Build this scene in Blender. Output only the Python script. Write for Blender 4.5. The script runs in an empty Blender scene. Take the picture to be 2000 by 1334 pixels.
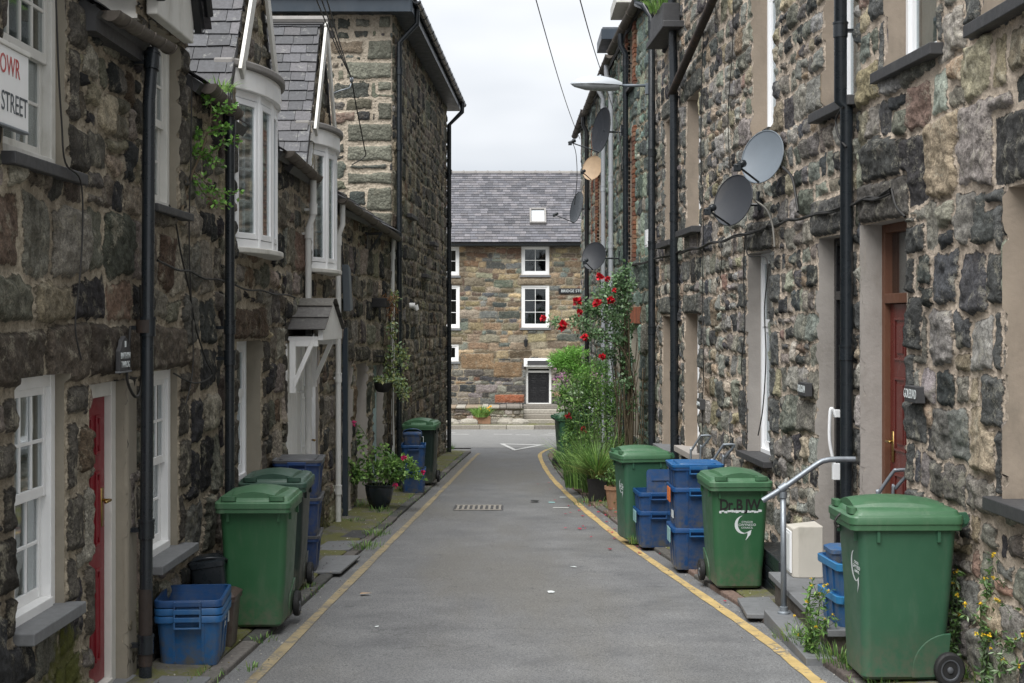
import bpy, bmesh, math, random
import numpy as np
from mathutils import Vector, Matrix

# ------------------------------------------------------------------ camera, world, sun
SC = bpy.context.scene
COL = SC.collection
F = 2778.0      # focal length in photograph pixels (2000 wide)
HZ = 625.0      # eye level row in the photograph
CZ = 1.85       # eye height
S = 0.0375      # the street falls away from the camera
cam = bpy.data.cameras.new('camera')
cam.lens = 50.0; cam.sensor_width = 36.0; cam.shift_y = -0.021
cam.clip_start = 0.1; cam.clip_end = 2000
co = bpy.data.objects.new('camera', cam); COL.objects.link(co)
co.location = (0, 0, CZ); co.rotation_euler = (math.radians(90), 0, 0)
SC.camera = co
SUN_EL, SUN_AZ = 60, -156
W = bpy.data.worlds.new('World'); SC.world = W; W.use_nodes = True
nt = W.node_tree; nt.nodes.clear()
out = nt.nodes.new('ShaderNodeOutputWorld'); bg = nt.nodes.new('ShaderNodeBackground')
sky = nt.nodes.new('ShaderNodeTexSky'); sky.sky_type = 'NISHITA'; sky.sun_disc = False
sky.sun_elevation = math.radians(SUN_EL); sky.sun_rotation = math.radians(SUN_AZ); sky.dust_density = 4
tcw = nt.nodes.new('ShaderNodeTexCoord'); nw = nt.nodes.new('ShaderNodeTexNoise')
nw.inputs['Scale'].default_value = 2.2; nw.inputs['Detail'].default_value = 4; nw.inputs['Roughness'].default_value = .5
mpw = nt.nodes.new('ShaderNodeMapping'); mpw.inputs['Scale'].default_value = (1, 1, 2.6)
crw = nt.nodes.new('ShaderNodeValToRGB')
crw.color_ramp.elements[0].position = .36; crw.color_ramp.elements[0].color = (5.0, 5.35, 5.85, 1)
crw.color_ramp.elements[1].position = .6; crw.color_ramp.elements[1].color = (8.2, 8.35, 8.55, 1)
mixw = nt.nodes.new('ShaderNodeMix'); mixw.data_type = 'RGBA'; mixw.inputs[0].default_value = .93
nt.links.new(tcw.outputs['Generated'], mpw.inputs[0]); nt.links.new(mpw.outputs[0], nw.inputs['Vector'])
nt.links.new(nw.outputs['Fac'], crw.inputs[0]); nt.links.new(sky.outputs[0], mixw.inputs[6])
nt.links.new(crw.outputs[0], mixw.inputs[7]); nt.links.new(mixw.outputs[2], bg.inputs[0])
bg.inputs[1].default_value = 0.098
nt.links.new(bg.outputs[0], out.inputs[0])
sl = bpy.data.lights.new('sun', 'SUN'); sl.energy = 4.3; sl.angle = math.radians(55); sl.color = (1, .99, .975)
so = bpy.data.objects.new('sun', sl); COL.objects.link(so)
so.rotation_euler = (math.radians(90 - SUN_EL), 0, math.radians(-24))
SC.view_settings.view_transform = 'Standard'; SC.view_settings.look = 'None'
SC.view_settings.exposure = 0.5; SC.view_settings.gamma = 1
SC.cycles.use_denoising = True; SC.cycles.max_bounces = 6; SC.cycles.diffuse_bounces = 3
SC.cycles.transparent_max_bounces = 12

# ------------------------------------------------------------------ geometry of the street
LD = [2, 9, 18, 20, 22.5, 32.6]; LXv = [-2.36, -2.27, -2.15, -2.10, -1.88, -1.50]
RD = [2, 8.4, 11.4, 17, 23.2, 35.9]; RXv = [2.86, 2.70, 2.48, 2.20, 1.92, 1.75]
def WX(side, d): return np.interp(d, LD, LXv) if side == 'L' else np.interp(d, RD, RXv)
SG = {'L': 1.0, 'R': -1.0}
def hit(side, x, off=0.0):
    lo, hi = 2.5, 80.0; k = (x - 1000) / F; sg = SG[side]
    for _ in range(50):
        m = (lo + hi) / 2; v = (WX(side, m) + sg * off) - k * m
        if (v * sg) < 0: lo = m
        else: hi = m
    return lo
def P(side, x, y, off=0.0):
    d = float(hit(side, x, off)); return Vector((float(WX(side, d)) + SG[side] * off, d, CZ + (HZ - y) * d / F))
def zy(y, d): return CZ + (HZ - y) * d / F
def A(x, y, d): return Vector(((x - 1000) * d / F, d, zy(y, d)))      # a point at a known distance
def gz(d): return -S * min(d, 60.0)
def TL(u, v, h): return (float(WX('L', u)) + h, u, v)
def TR(u, v, h): return (float(WX('R', u)) - h, u, v)
TS = {'L': TL, 'R': TR}

# ------------------------------------------------------------------ noise
def h2(ix, iy, s):
    a = (ix.astype(np.int64) * 374761393 + iy.astype(np.int64) * 668265263 + s * 974634777) & 0x7fffffff
    a = ((a ^ (a >> 13)) * 1274126177) & 0x7fffffff
    return ((a ^ (a >> 16)) & 0xffff) / 65535.0
def vn(x, y, s):
    ix = np.floor(x); iy = np.floor(y); fx = x - ix; fy = y - iy
    fx = fx * fx * (3 - 2 * fx); fy = fy * fy * (3 - 2 * fy)
    a = h2(ix, iy, s); b = h2(ix + 1, iy, s); c = h2(ix, iy + 1, s); d = h2(ix + 1, iy + 1, s)
    return (a * (1 - fx) + b * fx) * (1 - fy) + (c * (1 - fx) + d * fx) * fy
def fbm(x, y, s, sc, o=3):
    r = 0; am = 1; t = 0
    for k in range(o):
        r = r + am * (vn(x / sc, y / sc, s + k * 17) - .5); t += am; am *= .55; sc *= .5
    return r / t * 2

# ------------------------------------------------------------------ objects
def link(o, parent=None):
    COL.objects.link(o)
    if parent is not None:
        o.parent = parent; o.matrix_parent_inverse = Matrix.Translation(-Vector(parent.location))
    return o
def tag(o, label=None, cat=None, group=None, kind=None):
    if label: o['label'] = label
    if cat: o['category'] = cat
    if group: o['group'] = group
    if kind: o['kind'] = kind
    return o
def thing(name, loc, label, cat, group=None):
    o = bpy.data.objects.new(name, None); o.empty_display_size = .1; o.location = loc
    COL.objects.link(o); return tag(o, label, cat, group)
def local(o):      # the part's mesh is in its thing's own coordinates
    o.matrix_parent_inverse = Matrix.Identity(4); return o
def copy_tree(o, parent=None):
    c = o.copy(); COL.objects.link(c)
    if parent is not None: c.parent = parent
    for ch in list(o.children): copy_tree(ch, c)
    return c

class MB:
    def __init__(s): s.v = []; s.f = []; s.c = []; s.cur = (.5, .5, .5)
    def add(s, vs, fs, c=None):
        b = len(s.v); s.v += [tuple(p) for p in vs]; s.f += [tuple(i + b for i in q) for q in fs]
        s.c += [c or s.cur] * len(vs); return s
    def bT(s, T, u0, u1, v0, v1, a, b, c=None):
        vs = [T(u, v, h) for h in (a, b) for v in (v0, v1) for u in (u0, u1)]
        return s.add(vs, [(0, 1, 3, 2), (4, 6, 7, 5), (0, 4, 5, 1), (2, 3, 7, 6), (0, 2, 6, 4), (1, 5, 7, 3)], c)
    def box(s, x0, x1, y0, y1, z0, z1, c=None):
        return s.bT(lambda u, v, h: (u, h, v), x0, x1, z0, z1, y0, y1, c)
    def tube(s, pts, r, n=8, c=None, cap=True):
        pts = [Vector(p) for p in pts]; rs = r if isinstance(r, (list, tuple)) else [r] * len(pts)
        vs = []; fs = []; up = None
        for i, p in enumerate(pts):
            t = (pts[min(i + 1, len(pts) - 1)] - pts[max(i - 1, 0)])
            t = t.normalized() if t.length > 1e-9 else Vector((0, 0, 1))
            if up is None:
                up = Vector((0, 0, 1)) if abs(t.z) < .9 else Vector((0, 1, 0))
                up = (up - t * up.dot(t)).normalized()
            else:
                up = (up - t * up.dot(t))
                up = up.normalized() if up.length > 1e-6 else t.orthogonal().normalized()
            sd = t.cross(up)
            for k in range(n):
                a = 2 * math.pi * k / n; vs.append(p + (up * math.cos(a) + sd * math.sin(a)) * rs[i])
        for i in range(len(pts) - 1):
            for k in range(n):
                a = i * n + k; b = i * n + (k + 1) % n; fs.append((a, b, b + n, a + n))
        if cap: fs.append(tuple(range(n))[::-1]); fs.append(tuple(range((len(pts) - 1) * n, len(pts) * n)))
        return s.add(vs, fs, c)
    def loft(s, rings, c=None, cap=(True, True)):
        n = len(rings[0]); vs = [p for r in rings for p in r]; fs = []
        for i in range(len(rings) - 1):
            for k in range(n):
                a = i * n + k; b = i * n + (k + 1) % n; fs.append((a, b, b + n, a + n))
        if cap[0]: fs.append(tuple(range(n))[::-1])
        if cap[1]: fs.append(tuple(range((len(rings) - 1) * n, len(rings) * n)))
        return s.add(vs, fs, c)
    def lathe(s, prof, cx=0, cy=0, n=20, c=None, M=None):
        rings = []
        for r, z in prof:
            ring = [Vector((cx + r * math.cos(2 * math.pi * k / n), cy + r * math.sin(2 * math.pi * k / n), z)) for k in range(n)]
            rings.append([M @ p for p in ring] if M else ring)
        return s.loft(rings, c)
    def prism(s, poly, T, a, b, c=None):      # poly in (u,v), thickness in h
        n = len(poly); vs = [T(u, v, a) for u, v in poly] + [T(u, v, b) for u, v in poly]
        fs = [tuple(range(n))[::-1], tuple(range(n, 2 * n))] + [(i, (i + 1) % n, (i + 1) % n + n, i + n) for i in range(n)]
        return s.add(vs, fs, c)
    def build(s, name, mat, parent=None, smooth=False, bevel=0, recalc=True, auto=None):
        me = bpy.data.meshes.new(name); me.from_pydata(s.v, [], s.f)
        if recalc and len(s.f) < 60000:
            bm = bmesh.new(); bm.from_mesh(me); bmesh.ops.recalc_face_normals(bm, faces=bm.faces); bm.to_mesh(me); bm.free()
        ca = me.color_attributes.new('Col', 'FLOAT_COLOR', 'POINT')
        arr = np.ones((len(s.v), 4), dtype=np.float32)
        if s.c: arr[:, :3] = np.array(s.c, dtype=np.float32)[:, :3]
        ca.data.foreach_set('color', arr.ravel())
        me.materials.append(mat)
        if smooth: me.polygons.foreach_set('use_smooth', [True] * len(me.polygons))
        o = bpy.data.objects.new(name, me); link(o, parent)
        if bevel:
            m = o.modifiers.new('b', 'BEVEL'); m.width = bevel; m.segments = 2; m.limit_method = 'ANGLE'; m.angle_limit = math.radians(40)
        if auto:
            me.polygons.foreach_set('use_smooth', [True] * len(me.polygons))
            try: me.set_sharp_from_angle(angle=math.radians(auto))
            except Exception: pass
        return o
def rring(w, d, r, z, n=4, cx=0, cy=0):
    pts = []
    for qx, qy, a0 in ((1, 1, 0), (-1, 1, 90), (-1, -1, 180), (1, -1, 270)):
        for k in range(n + 1):
            a = math.radians(a0 + 90 * k / n)
            pts.append((cx + qx * (w / 2 - r) + r * math.cos(a), cy + qy * (d / 2 - r) + r * math.sin(a), z))
    return pts
def spline(pts, n=8):
    pts = [Vector(p) for p in pts]; out_ = []
    for i in range(len(pts) - 1):
        p0 = pts[max(i - 1, 0)]; p1 = pts[i]; p2 = pts[i + 1]; p3 = pts[min(i + 2, len(pts) - 1)]
        for k in range(n):
            t = k / n
            out_.append(.5 * ((2 * p1) + (p2 - p0) * t + (2 * p0 - 5 * p1 + 4 * p2 - p3) * t * t + (3 * p1 - p0 - 3 * p2 + p3) * t ** 3))
    out_.append(pts[-1]); return out_

# ------------------------------------------------------------------ materials
class NT:
    def __init__(s, name):
        s.m = bpy.data.materials.new(name); s.m.use_nodes = True; s.t = s.m.node_tree
        s.b = s.t.nodes['Principled BSDF']; s.tc = s.t.nodes.new('ShaderNodeTexCoord')
    def n(s, k): return s.t.nodes.new(k)
    def l(s, a, b): s.t.links.new(a, b)
    def mapped(s, sc=(1, 1, 1)):
        m = s.n('ShaderNodeMapping'); m.inputs['Scale'].default_value = sc; s.l(s.tc.outputs['Object'], m.inputs[0]); return m.outputs[0]
    def noise(s, scale, det=4, rough=.6, vec=None, sc=None):
        n = s.n('ShaderNodeTexNoise'); n.inputs['Scale'].default_value = scale; n.inputs['Detail'].default_value = det
        n.inputs['Roughness'].default_value = rough
        s.l(vec if vec is not None else (s.mapped(sc) if sc else s.tc.outputs['Object']), n.inputs['Vector']); return n.outputs['Fac']
    def mr(s, v, a, b, c, d, smooth=False):
        n = s.n('ShaderNodeMapRange'); n.inputs[1].default_value = a; n.inputs[2].default_value = b
        n.inputs[3].default_value = c; n.inputs[4].default_value = d
        if smooth: n.interpolation_type = 'SMOOTHSTEP'
        s.l(v, n.inputs[0]); return n.outputs[0]
    def math(s, op, a, b):
        n = s.n('ShaderNodeMath'); n.operation = op
        for i, v in enumerate((a, b)):
            if isinstance(v, (int, float)): n.inputs[i].default_value = v
            else: s.l(v, n.inputs[i])
        return n.outputs[0]
    def mix(s, fac, a, b, mode='MIX'):
        n = s.n('ShaderNodeMix'); n.data_type = 'RGBA'; n.blend_type = mode
        for i, v in ((0, fac), (6, a), (7, b)):
            if isinstance(v, (int, float)): n.inputs[i].default_value = v
            elif isinstance(v, tuple): n.inputs[i].default_value = (*v, 1)
            else: s.l(v, n.inputs[i])
        return n.outputs[2]
    def attr(s, name):
        n = s.n('ShaderNodeAttribute'); n.attribute_name = name; return n
    def bump(s, h, strength=.3, dist=.01):
        n = s.n('ShaderNodeBump'); n.inputs['Strength'].default_value = strength; n.inputs['Distance'].default_value = dist
        s.l(h, n.inputs['Height']); s.l(n.outputs[0], s.b.inputs['Normal'])
    def col(s, c):
        if isinstance(c, tuple): s.b.inputs['Base Color'].default_value = (*c, 1)
        else: s.l(c, s.b.inputs['Base Color'])
    def rough(s, r):
        if isinstance(r, (int, float)): s.b.inputs['Roughness'].default_value = r
        else: s.l(r, s.b.inputs['Roughness'])
_pm = {}
def pm(name, c, rough=.6, var=.15, scale=12, dirt=.25, dirtc=(.10, .09, .07), bump=.1, metal=0, streak=False, spec=.5, bscale=60):
    if name in _pm: return _pm[name]
    N = NT(name); N.b.inputs['Metallic'].default_value = metal
    try: N.b.inputs['Specular IOR Level'].default_value = spec
    except Exception: pass
    n1 = N.noise(scale, 5, .6, sc=(1, 1, .25) if streak else None)
    a = tuple(min(1, x * (1 + var)) for x in c); b = tuple(x * (1 - var) for x in c)
    base = N.mix(n1, b, a)
    if dirt:
        n2 = N.noise(scale * .35 + 1.3, 6, .65, sc=(1, 1, .4)); d = N.mr(n2, .5, .78, 0, dirt, True); base = N.mix(d, base, dirtc)
    N.col(base); n3 = N.noise(scale * 1.7, 4); N.rough(N.mr(n3, .3, .7, max(0, rough - .08), min(1, rough + .1)))
    if bump: N.bump(N.noise(bscale, 5), bump, .004)
    _pm[name] = N.m; return N.m

def stone_mat(name, mortar, mortar2, lichen, lich_amt=.25, streaks=.5, contrast=.75, moss=0.0):
    N = NT(name); c = N.attr('Col').outputs['Color']; e = N.attr('edge').outputs['Fac']
    w = N.noise(38, 5, .65); w2 = N.noise(9, 3, .5)
    e2 = N.math('ADD', e, N.math('MULTIPLY', N.math('SUBTRACT', w, .5), .035))
    e3 = N.math('ADD', e2, N.math('MULTIPLY', N.math('SUBTRACT', w2, .5), .022))
    mask = N.mr(e3, -.002, .005, 0, 1, True)
    fine = N.noise(95, 5, .8); mid = N.noise(17, 7, .78); big = N.noise(1.3, 4, .6)
    st = N.mix(1.0, c, N.mix(N.mr(mid, .3, .72, 0, 1), (1 - contrast * .62,) * 3, (1 + contrast * .8,) * 3), 'MULTIPLY')
    st = N.mix(1.0, st, N.mix(N.mr(fine, .3, .7, 0, 1), (.38, .38, .38), (1.75, 1.75, 1.72)), 'MULTIPLY')
    lic = N.mr(N.math('ADD', N.math('MULTIPLY', N.noise(7, 7, .72), .7), N.math('MULTIPLY', fine, .3)), .52, .60, 0, lich_amt, True)
    st = N.mix(lic, st, lichen)
    rust = N.mr(N.noise(3.1, 5, .7), .6, .75, 0, .3, True); st = N.mix(rust, st, (.17, .13, .09))
    mo = N.mix(N.mr(N.noise(16, 6, .7), .28, .56, 0, 1), mortar2, mortar)
    mo = N.mix(1.0, mo, N.mix(N.mr(fine, .3, .7, 0, 1), (.6, .6, .6), (1.4, 1.4, 1.4)), 'MULTIPLY')
    mo = N.mix(N.mr(N.noise(2.3, 5, .7), .56, .76, 0, .45, True), mo, tuple(x * .4 for x in mortar))
    col = N.mix(mask, mo, st)
    sk = N.mr(N.noise(5, 5, .6, sc=(1, 1, .1)), .48, .74, 0, streaks, True)
    col = N.mix(sk, col, N.mix(1.0, col, (.33, .31, .28), 'MULTIPLY'))
    col = N.mix(N.mr(big, .35, .65, 0, 1), N.mix(1.0, col, (.84, .83, .82), 'MULTIPLY'), N.mix(1.0, col, (1.12, 1.11, 1.08), 'MULTIPLY'))
    if moss:
        ms = N.mr(N.math('ADD', N.attr('moss').outputs['Fac'], N.math('MULTIPLY', N.noise(14, 6, .7), .7)), .85, 1.05, 0, moss, True)
        col = N.mix(ms, col, N.mix(fine, (.04, .05, .01), (.17, .175, .035)))
    N.col(col); N.rough(.88)
    hgt = N.math('ADD', N.math('MULTIPLY', mid, .7), N.math('MULTIPLY', fine, .35))
    vo = N.n('ShaderNodeTexVoronoi'); vo.inputs['Scale'].default_value = 26; vo.inputs['Randomness'].default_value = 1; N.l(N.tc.outputs['Object'], vo.inputs['Vector'])
    hgt = N.math('ADD', hgt, N.math('MULTIPLY', vo.outputs['Distance'], .55))
    N.bump(N.math('ADD', hgt, N.math('MULTIPLY', mask, .8)), 1.0, .026)
    try: N.b.inputs['Specular IOR Level'].default_value = .25
    except Exception: pass
    return N.m
M_LEFT = stone_mat('dark_rubble', (.44, .385, .30), (.22, .185, .14), (.36, .335, .26), .6, .7, 1.1, moss=.9)
M_RIGHT = stone_mat('grey_rubble', (.60, .51, .42), (.36, .30, .24), (.46, .44, .36), .5, .3, 1.0)
M_GREEN = stone_mat('green_slate_rubble', (.42, .36, .27), (.26, .22, .16), (.34, .38, .33), .45, .3, .85)
M_TALL = stone_mat('tall_rubble', (.48, .42, .34), (.29, .25, .195), (.30, .29, .24), .35, .35, .8)
M_FAR = stone_mat('brown_rubble', (.32, .275, .21), (.15, .13, .10), (.33, .31, .25), .35, .3, .85)

def colmat(name, rough=.7, var=.35, scale=30, trans=0.0, bump=.2, spec=.4, lichen=0):
    N = NT(name); c = N.attr('Col').outputs['Color']
    n = N.noise(scale, 6, .65)
    cc = N.mix(1.0, c, N.mix(N.mr(n, .3, .7, 0, 1), (1 - var,) * 3, (1 + var,) * 3), 'MULTIPLY')
    if lichen: cc = N.mix(N.mr(N.noise(11, 7, .75), .56, .66, 0, lichen, True), cc, (.30, .30, .27))
    N.col(cc); N.rough(rough)
    try: N.b.inputs['Specular IOR Level'].default_value = spec
    except Exception: pass
    if bump: N.bump(n, bump, .004)
    if trans:
        tr = N.n('ShaderNodeBsdfTranslucent'); N.l(cc, tr.inputs[0]); mx = N.n('ShaderNodeMixShader'); mx.inputs[0].default_value = trans
        N.l(N.b.outputs[0], mx.inputs[1]); N.l(tr.outputs[0], mx.inputs[2]); N.l(mx.outputs[0], N.t.nodes['Material Output'].inputs[0])
    return N.m
M_SLATE = colmat('roof_slate', .62, .4, 35, lichen=.35, spec=.5)
M_LEAF = colmat('leaf', .5, .2, 20, trans=.35, bump=0)
M_PETAL = colmat('petal', .6, .15, 30, trans=.2, bump=0)
M_BLOCK = colmat('cut_stone', .85, .35, 28, bump=.6, spec=.25, lichen=.2)
def glass_mat():
    N = NT('window_glass'); g = N.n('ShaderNodeBsdfGlossy'); g.inputs['Roughness'].default_value = .03; g.inputs['Color'].default_value = (.9, .93, .95, 1)
    t = N.n('ShaderNodeBsdfTransparent'); t.inputs[0].default_value = (.72, .76, .76, 1)
    fr = N.n('ShaderNodeLayerWeight'); fr.inputs[0].default_value = .35
    nz = N.noise(1.6, 2); bp = N.n('ShaderNodeBump'); bp.inputs['Strength'].default_value = .05; bp.inputs['Distance'].default_value = .02
    N.l(nz, bp.inputs['Height']); N.l(bp.outputs[0], g.inputs['Normal'])
    fac = N.mr(fr.outputs['Facing'], 0, 1, .05, .6)
    mx = N.n('ShaderNodeMixShader'); N.l(fac, mx.inputs[0]); N.l(t.outputs[0], mx.inputs[1]); N.l(g.outputs[0], mx.inputs[2])
    N.l(mx.outputs[0], N.t.nodes['Material Output'].inputs[0]); return N.m
M_GLASS = glass_mat()
M_WHITE = pm('white_paint', (.78, .78, .77), .45, .06, 9, .25, (.36, .34, .29), .05)
M_OLDWHITE = pm('weathered_white_paint', (.60, .59, .55), .6, .1, 8, .55, (.22, .20, .15), .25)
M_UPVC = pm('white_plastic', (.84, .85, .86), .35, .03, 5, .12, (.45, .45, .42), 0)
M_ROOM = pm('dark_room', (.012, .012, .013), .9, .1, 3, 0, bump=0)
M_CURT = pm('net_curtain', (.48, .47, .44), .9, .12, 30, .1, (.3, .3, .28), .2)
M_RENDER_L = pm('grey_render', (.24, .215, .17), .9, .18, 6, .5, (.10, .09, .065), .5)
M_RENDER_R = pm('tan_render', (.28, .23, .18), .9, .3, 4, .65, (.13, .11, .085), .8, bscale=28)
M_RENDER_P = pm('pale_render', (.32, .295, .27), .9, .25, 4, .6, (.17, .15, .125), .8, bscale=28)
M_SLAB = pm('slate_slab', (.15, .155, .16), .7, .25, 14, .35, (.07, .07, .065), .4)
M_SLABD = pm('dark_slate_sill', (.045, .045, .047), .6, .25, 14, .3, (.09, .09, .085), .4)
M_BLACK = pm('black_iron', (.012, .013, .015), .38, .25, 10, .3, (.035, .028, .02), .15, spec=.5)
M_BPLAS = pm('black_plastic_pipe', (.014, .018, .022), .3, .2, 10, .2, (.04, .04, .035), .05)
M_RUST = pm('rusty_iron', (.03, .022, .018), .7, .4, 25, .7, (.14, .075, .045), .5)
M_WPIPE = pm('white_pipe', (.62, .62, .60), .45, .05, 5, .45, (.30, .28, .22), .05, streak=True)
M_GPIPE = pm('pale_grey_pipe', (.42, .44, .47), .4, .05, 5, .3, (.25, .25, .22), .05, streak=True)
M_GUT = pm('weathered_gutter', (.10, .085, .07), .75, .4, 18, .7, (.22, .20, .16), .5)
M_LEAD = pm('lead_flashing', (.20, .19, .18), .7, .3, 14, .5, (.30, .28, .24), .4)
M_RED = pm('red_gloss_paint', (.20, .010, .018), .4, .1, 8, .25, (.16, .01, .012), .05)
M_MAROON = pm('maroon_door_paint', (.115, .022, .018), .3, .12, 8, .2, (.05, .012, .01), .05)
M_BROWN = pm('brown_door_frame', (.13, .055, .03), .5, .25, 10, .4, (.05, .025, .018), .2, streak=True)
M_BDOOR = pm('black_door_paint', (.014, .014, .016), .28, .2, 8, .2, (.03, .03, .03), .05)
M_BRASS = pm('brass', (.35, .24, .09), .4, .1, 20, .2, bump=0, metal=1)
M_STEEL = pm('galvanised_steel', (.24, .265, .29), .45, .2, 22, .3, (.22, .23, .24), .15, metal=.55)
M_CHROME = pm('chrome', (.6, .6, .6), .2, .1, 20, .1, bump=0, metal=1)
def bin_mat(name, c, scuff):
    N = NT(name); n = N.noise(3, 5); base = N.mix(n, tuple(x * .85 for x in c), tuple(min(1, x * 1.15) for x in c))
    sk = N.mr(N.noise(9, 7, .75, sc=(1, 1, .25)), .48, .72, 0, .42, True); base = N.mix(sk, base, scuff)
    z = N.n('ShaderNodeSeparateXYZ'); N.l(N.tc.outputs['Object'], z.inputs[0])
    low = N.math('MULTIPLY', N.mr(z.outputs['Z'], .0, .35, 1, 0), N.mr(N.noise(14, 6, .7), .38, .65, 0, 1)); base = N.mix(low, base, (.11, .10, .075))
    scr = N.mr(N.noise(60, 3, .6, sc=(1, 1, .07)), .7, .76, 0, .22, True); base = N.mix(scr, base, tuple(min(1, x * 2 + .08) for x in c))
    N.col(base); N.rough(N.mr(N.noise(6, 4), .3, .7, .34, .52)); N.bump(N.noise(220, 3), .08, .002); return N.m
M_BIN = bin_mat('green_bin_plastic', (.028, .105, .044), (.08, .13, .08))
M_BIN2 = bin_mat('dark_green_bin_plastic', (.006, .018, .014), (.05, .08, .055))
M_BIN3 = bin_mat('blue_green_bin_plastic', (.034, .105, .060), (.08, .13, .09))
M_LID = bin_mat('faded_green_lid_plastic', (.048, .125, .062), (.14, .2, .13))
M_LID2 = bin_mat('faded_dark_lid_plastic', (.03, .07, .05), (.09, .12, .10))
M_BLUE = bin_mat('blue_box_plastic', (.006, .052, .165), (.05, .09, .15))
M_BLUE2 = bin_mat('bright_blue_box_plastic', (.010, .095, .26), (.10, .17, .23))
M_BLUEL = bin_mat('light_blue_rim_plastic', (.025, .17, .36), (.10, .17, .23))
M_NAVY = bin_mat('navy_box_plastic', (.006, .040, .15), (.04, .05, .09))
M_CADDY = bin_mat('brown_caddy_plastic', (.055, .035, .03), (.10, .08, .07))
M_GLID = bin_mat('grey_lid_plastic', (.075, .078, .085), (.15, .15, .15))
M_RUBBER = pm('rubber', (.013, .013, .014), .7, .2, 30, .3, (.06, .055, .045), .2)
M_HUB = pm('grey_hub', (.08, .085, .095), .5, .15, 20, .2, bump=.05)
M_PRINT = pm('white_print', (.62, .66, .66), .6, .08, 50, .3, (.2, .3, .22), 0)
M_INK = pm('black_print', (.012, .012, .012), .5, .1, 50, .2, bump=0)
M_ORANGE = pm('orange_label', (.62, .16, .03), .6, .1, 50, .2, bump=0)
M_MINT = pm('pale_label', (.24, .42, .42), .6, .08, 40, .3, (.12, .2, .22), 0)
M_DISH = pm('grey_dish', (.14, .165, .19), .45, .14, 6, .35, (.10, .10, .09), .05)
M_DISHD = pm('dark_grey_dish', (.024, .027, .033), .5, .15, 6, .3, (.10, .09, .08), .05)
M_DISHT = pm('rusty_tan_dish', (.42, .30, .19), .6, .25, 9, .7, (.24, .12, .06), .1)
M_CABLE = pm('black_cable', (.018, .017, .016), .6, .2, 20, .1, bump=0)
M_WCABLE = pm('pale_cable', (.17, .16, .14), .6, .1, 20, .2, bump=0)
M_POTD = pm('dark_glazed_pot', (.012, .018, .024), .15, .3, 8, .2, (.03, .03, .03), 0)
M_TERRA = pm('terracotta', (.30, .17, .10), .85, .25, 14, .5, (.14, .12, .09), .3)
M_SOIL = pm('soil', (.035, .025, .018), .95, .4, 60, 0, bump=.8)
M_STEM = pm('stem', (.10, .075, .045), .8, .3, 30, .3, bump=.2)
M_GSTEM = pm('green_stem', (.07, .10, .035), .7, .3, 30, .2, bump=.1)
M_FASCIA = pm('dark_fascia_board', (.026, .038, .052), .4, .15, 5, .25, (.06, .06, .06), .05)
M_BRICK = colmat('brick', .9, .3, 30, bump=.5, spec=.2)
M_METER = pm('meter_box_plastic', (.52, .49, .43), .6, .08, 6, .5, (.26, .25, .19), .05)
# ------------------------------------------------------------------ rubble walls
PAL_L = [((.112, .106, .094), 5), ((.030, .030, .031), 4.5), ((.18, .165, .14), 4), ((.26, .225, .17), 2), ((.115, .085, .062), 1.2), ((.082, .082, .068), 2), ((.10, .088, .075), 2)]
PAL_R = [((.165, .162, .15), 5.5), ((.058, .060, .063), 4.5), ((.225, .22, .20), 4), ((.27, .22, .16), 2), ((.19, .135, .11), .55), ((.16, .155, .14), 2), ((.30, .26, .20), 1.2)]
PAL_G = [((.145, .19, .165), 5), ((.10, .13, .118), 4), ((.20, .24, .205), 3), ((.24, .23, .19), 2), ((.085, .10, .10), 2)]
PAL_T = [((.10, .105, .092), 4), ((.06, .06, .06), 3), ((.15, .14, .11), 3), ((.18, .14, .10), 1.5), ((.13, .10, .08), 1), ((.085, .10, .09), 2)]
PAL_F = [((.20, .155, .105), 4), ((.14, .108, .078), 4.5), ((.12, .13, .115), 3), ((.29, .225, .14), 2.5), ((.16, .10, .07), 1.8), ((.085, .09, .088), 2.5), ((.19, .17, .13), 3)]
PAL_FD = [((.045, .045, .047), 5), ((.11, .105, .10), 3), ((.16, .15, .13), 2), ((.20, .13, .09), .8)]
DARKQ = (.052, .052, .053)
def lin(x, y, s, sc):      # creased, unsmoothed noise for broken faces
    x = x / sc; y = y / sc; ix = np.floor(x); iy = np.floor(y); fx = x - ix; fy = y - iy
    a = h2(ix, iy, s); b = h2(ix + 1, iy, s); c = h2(ix, iy + 1, s); d = h2(ix + 1, iy + 1, s)
    return np.where(fx + fy < 1, a + (b - a) * fx + (c - a) * fy, d + (c - d) * (1 - fx) + (b - d) * (1 - fy)) * 2 - 1
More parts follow.
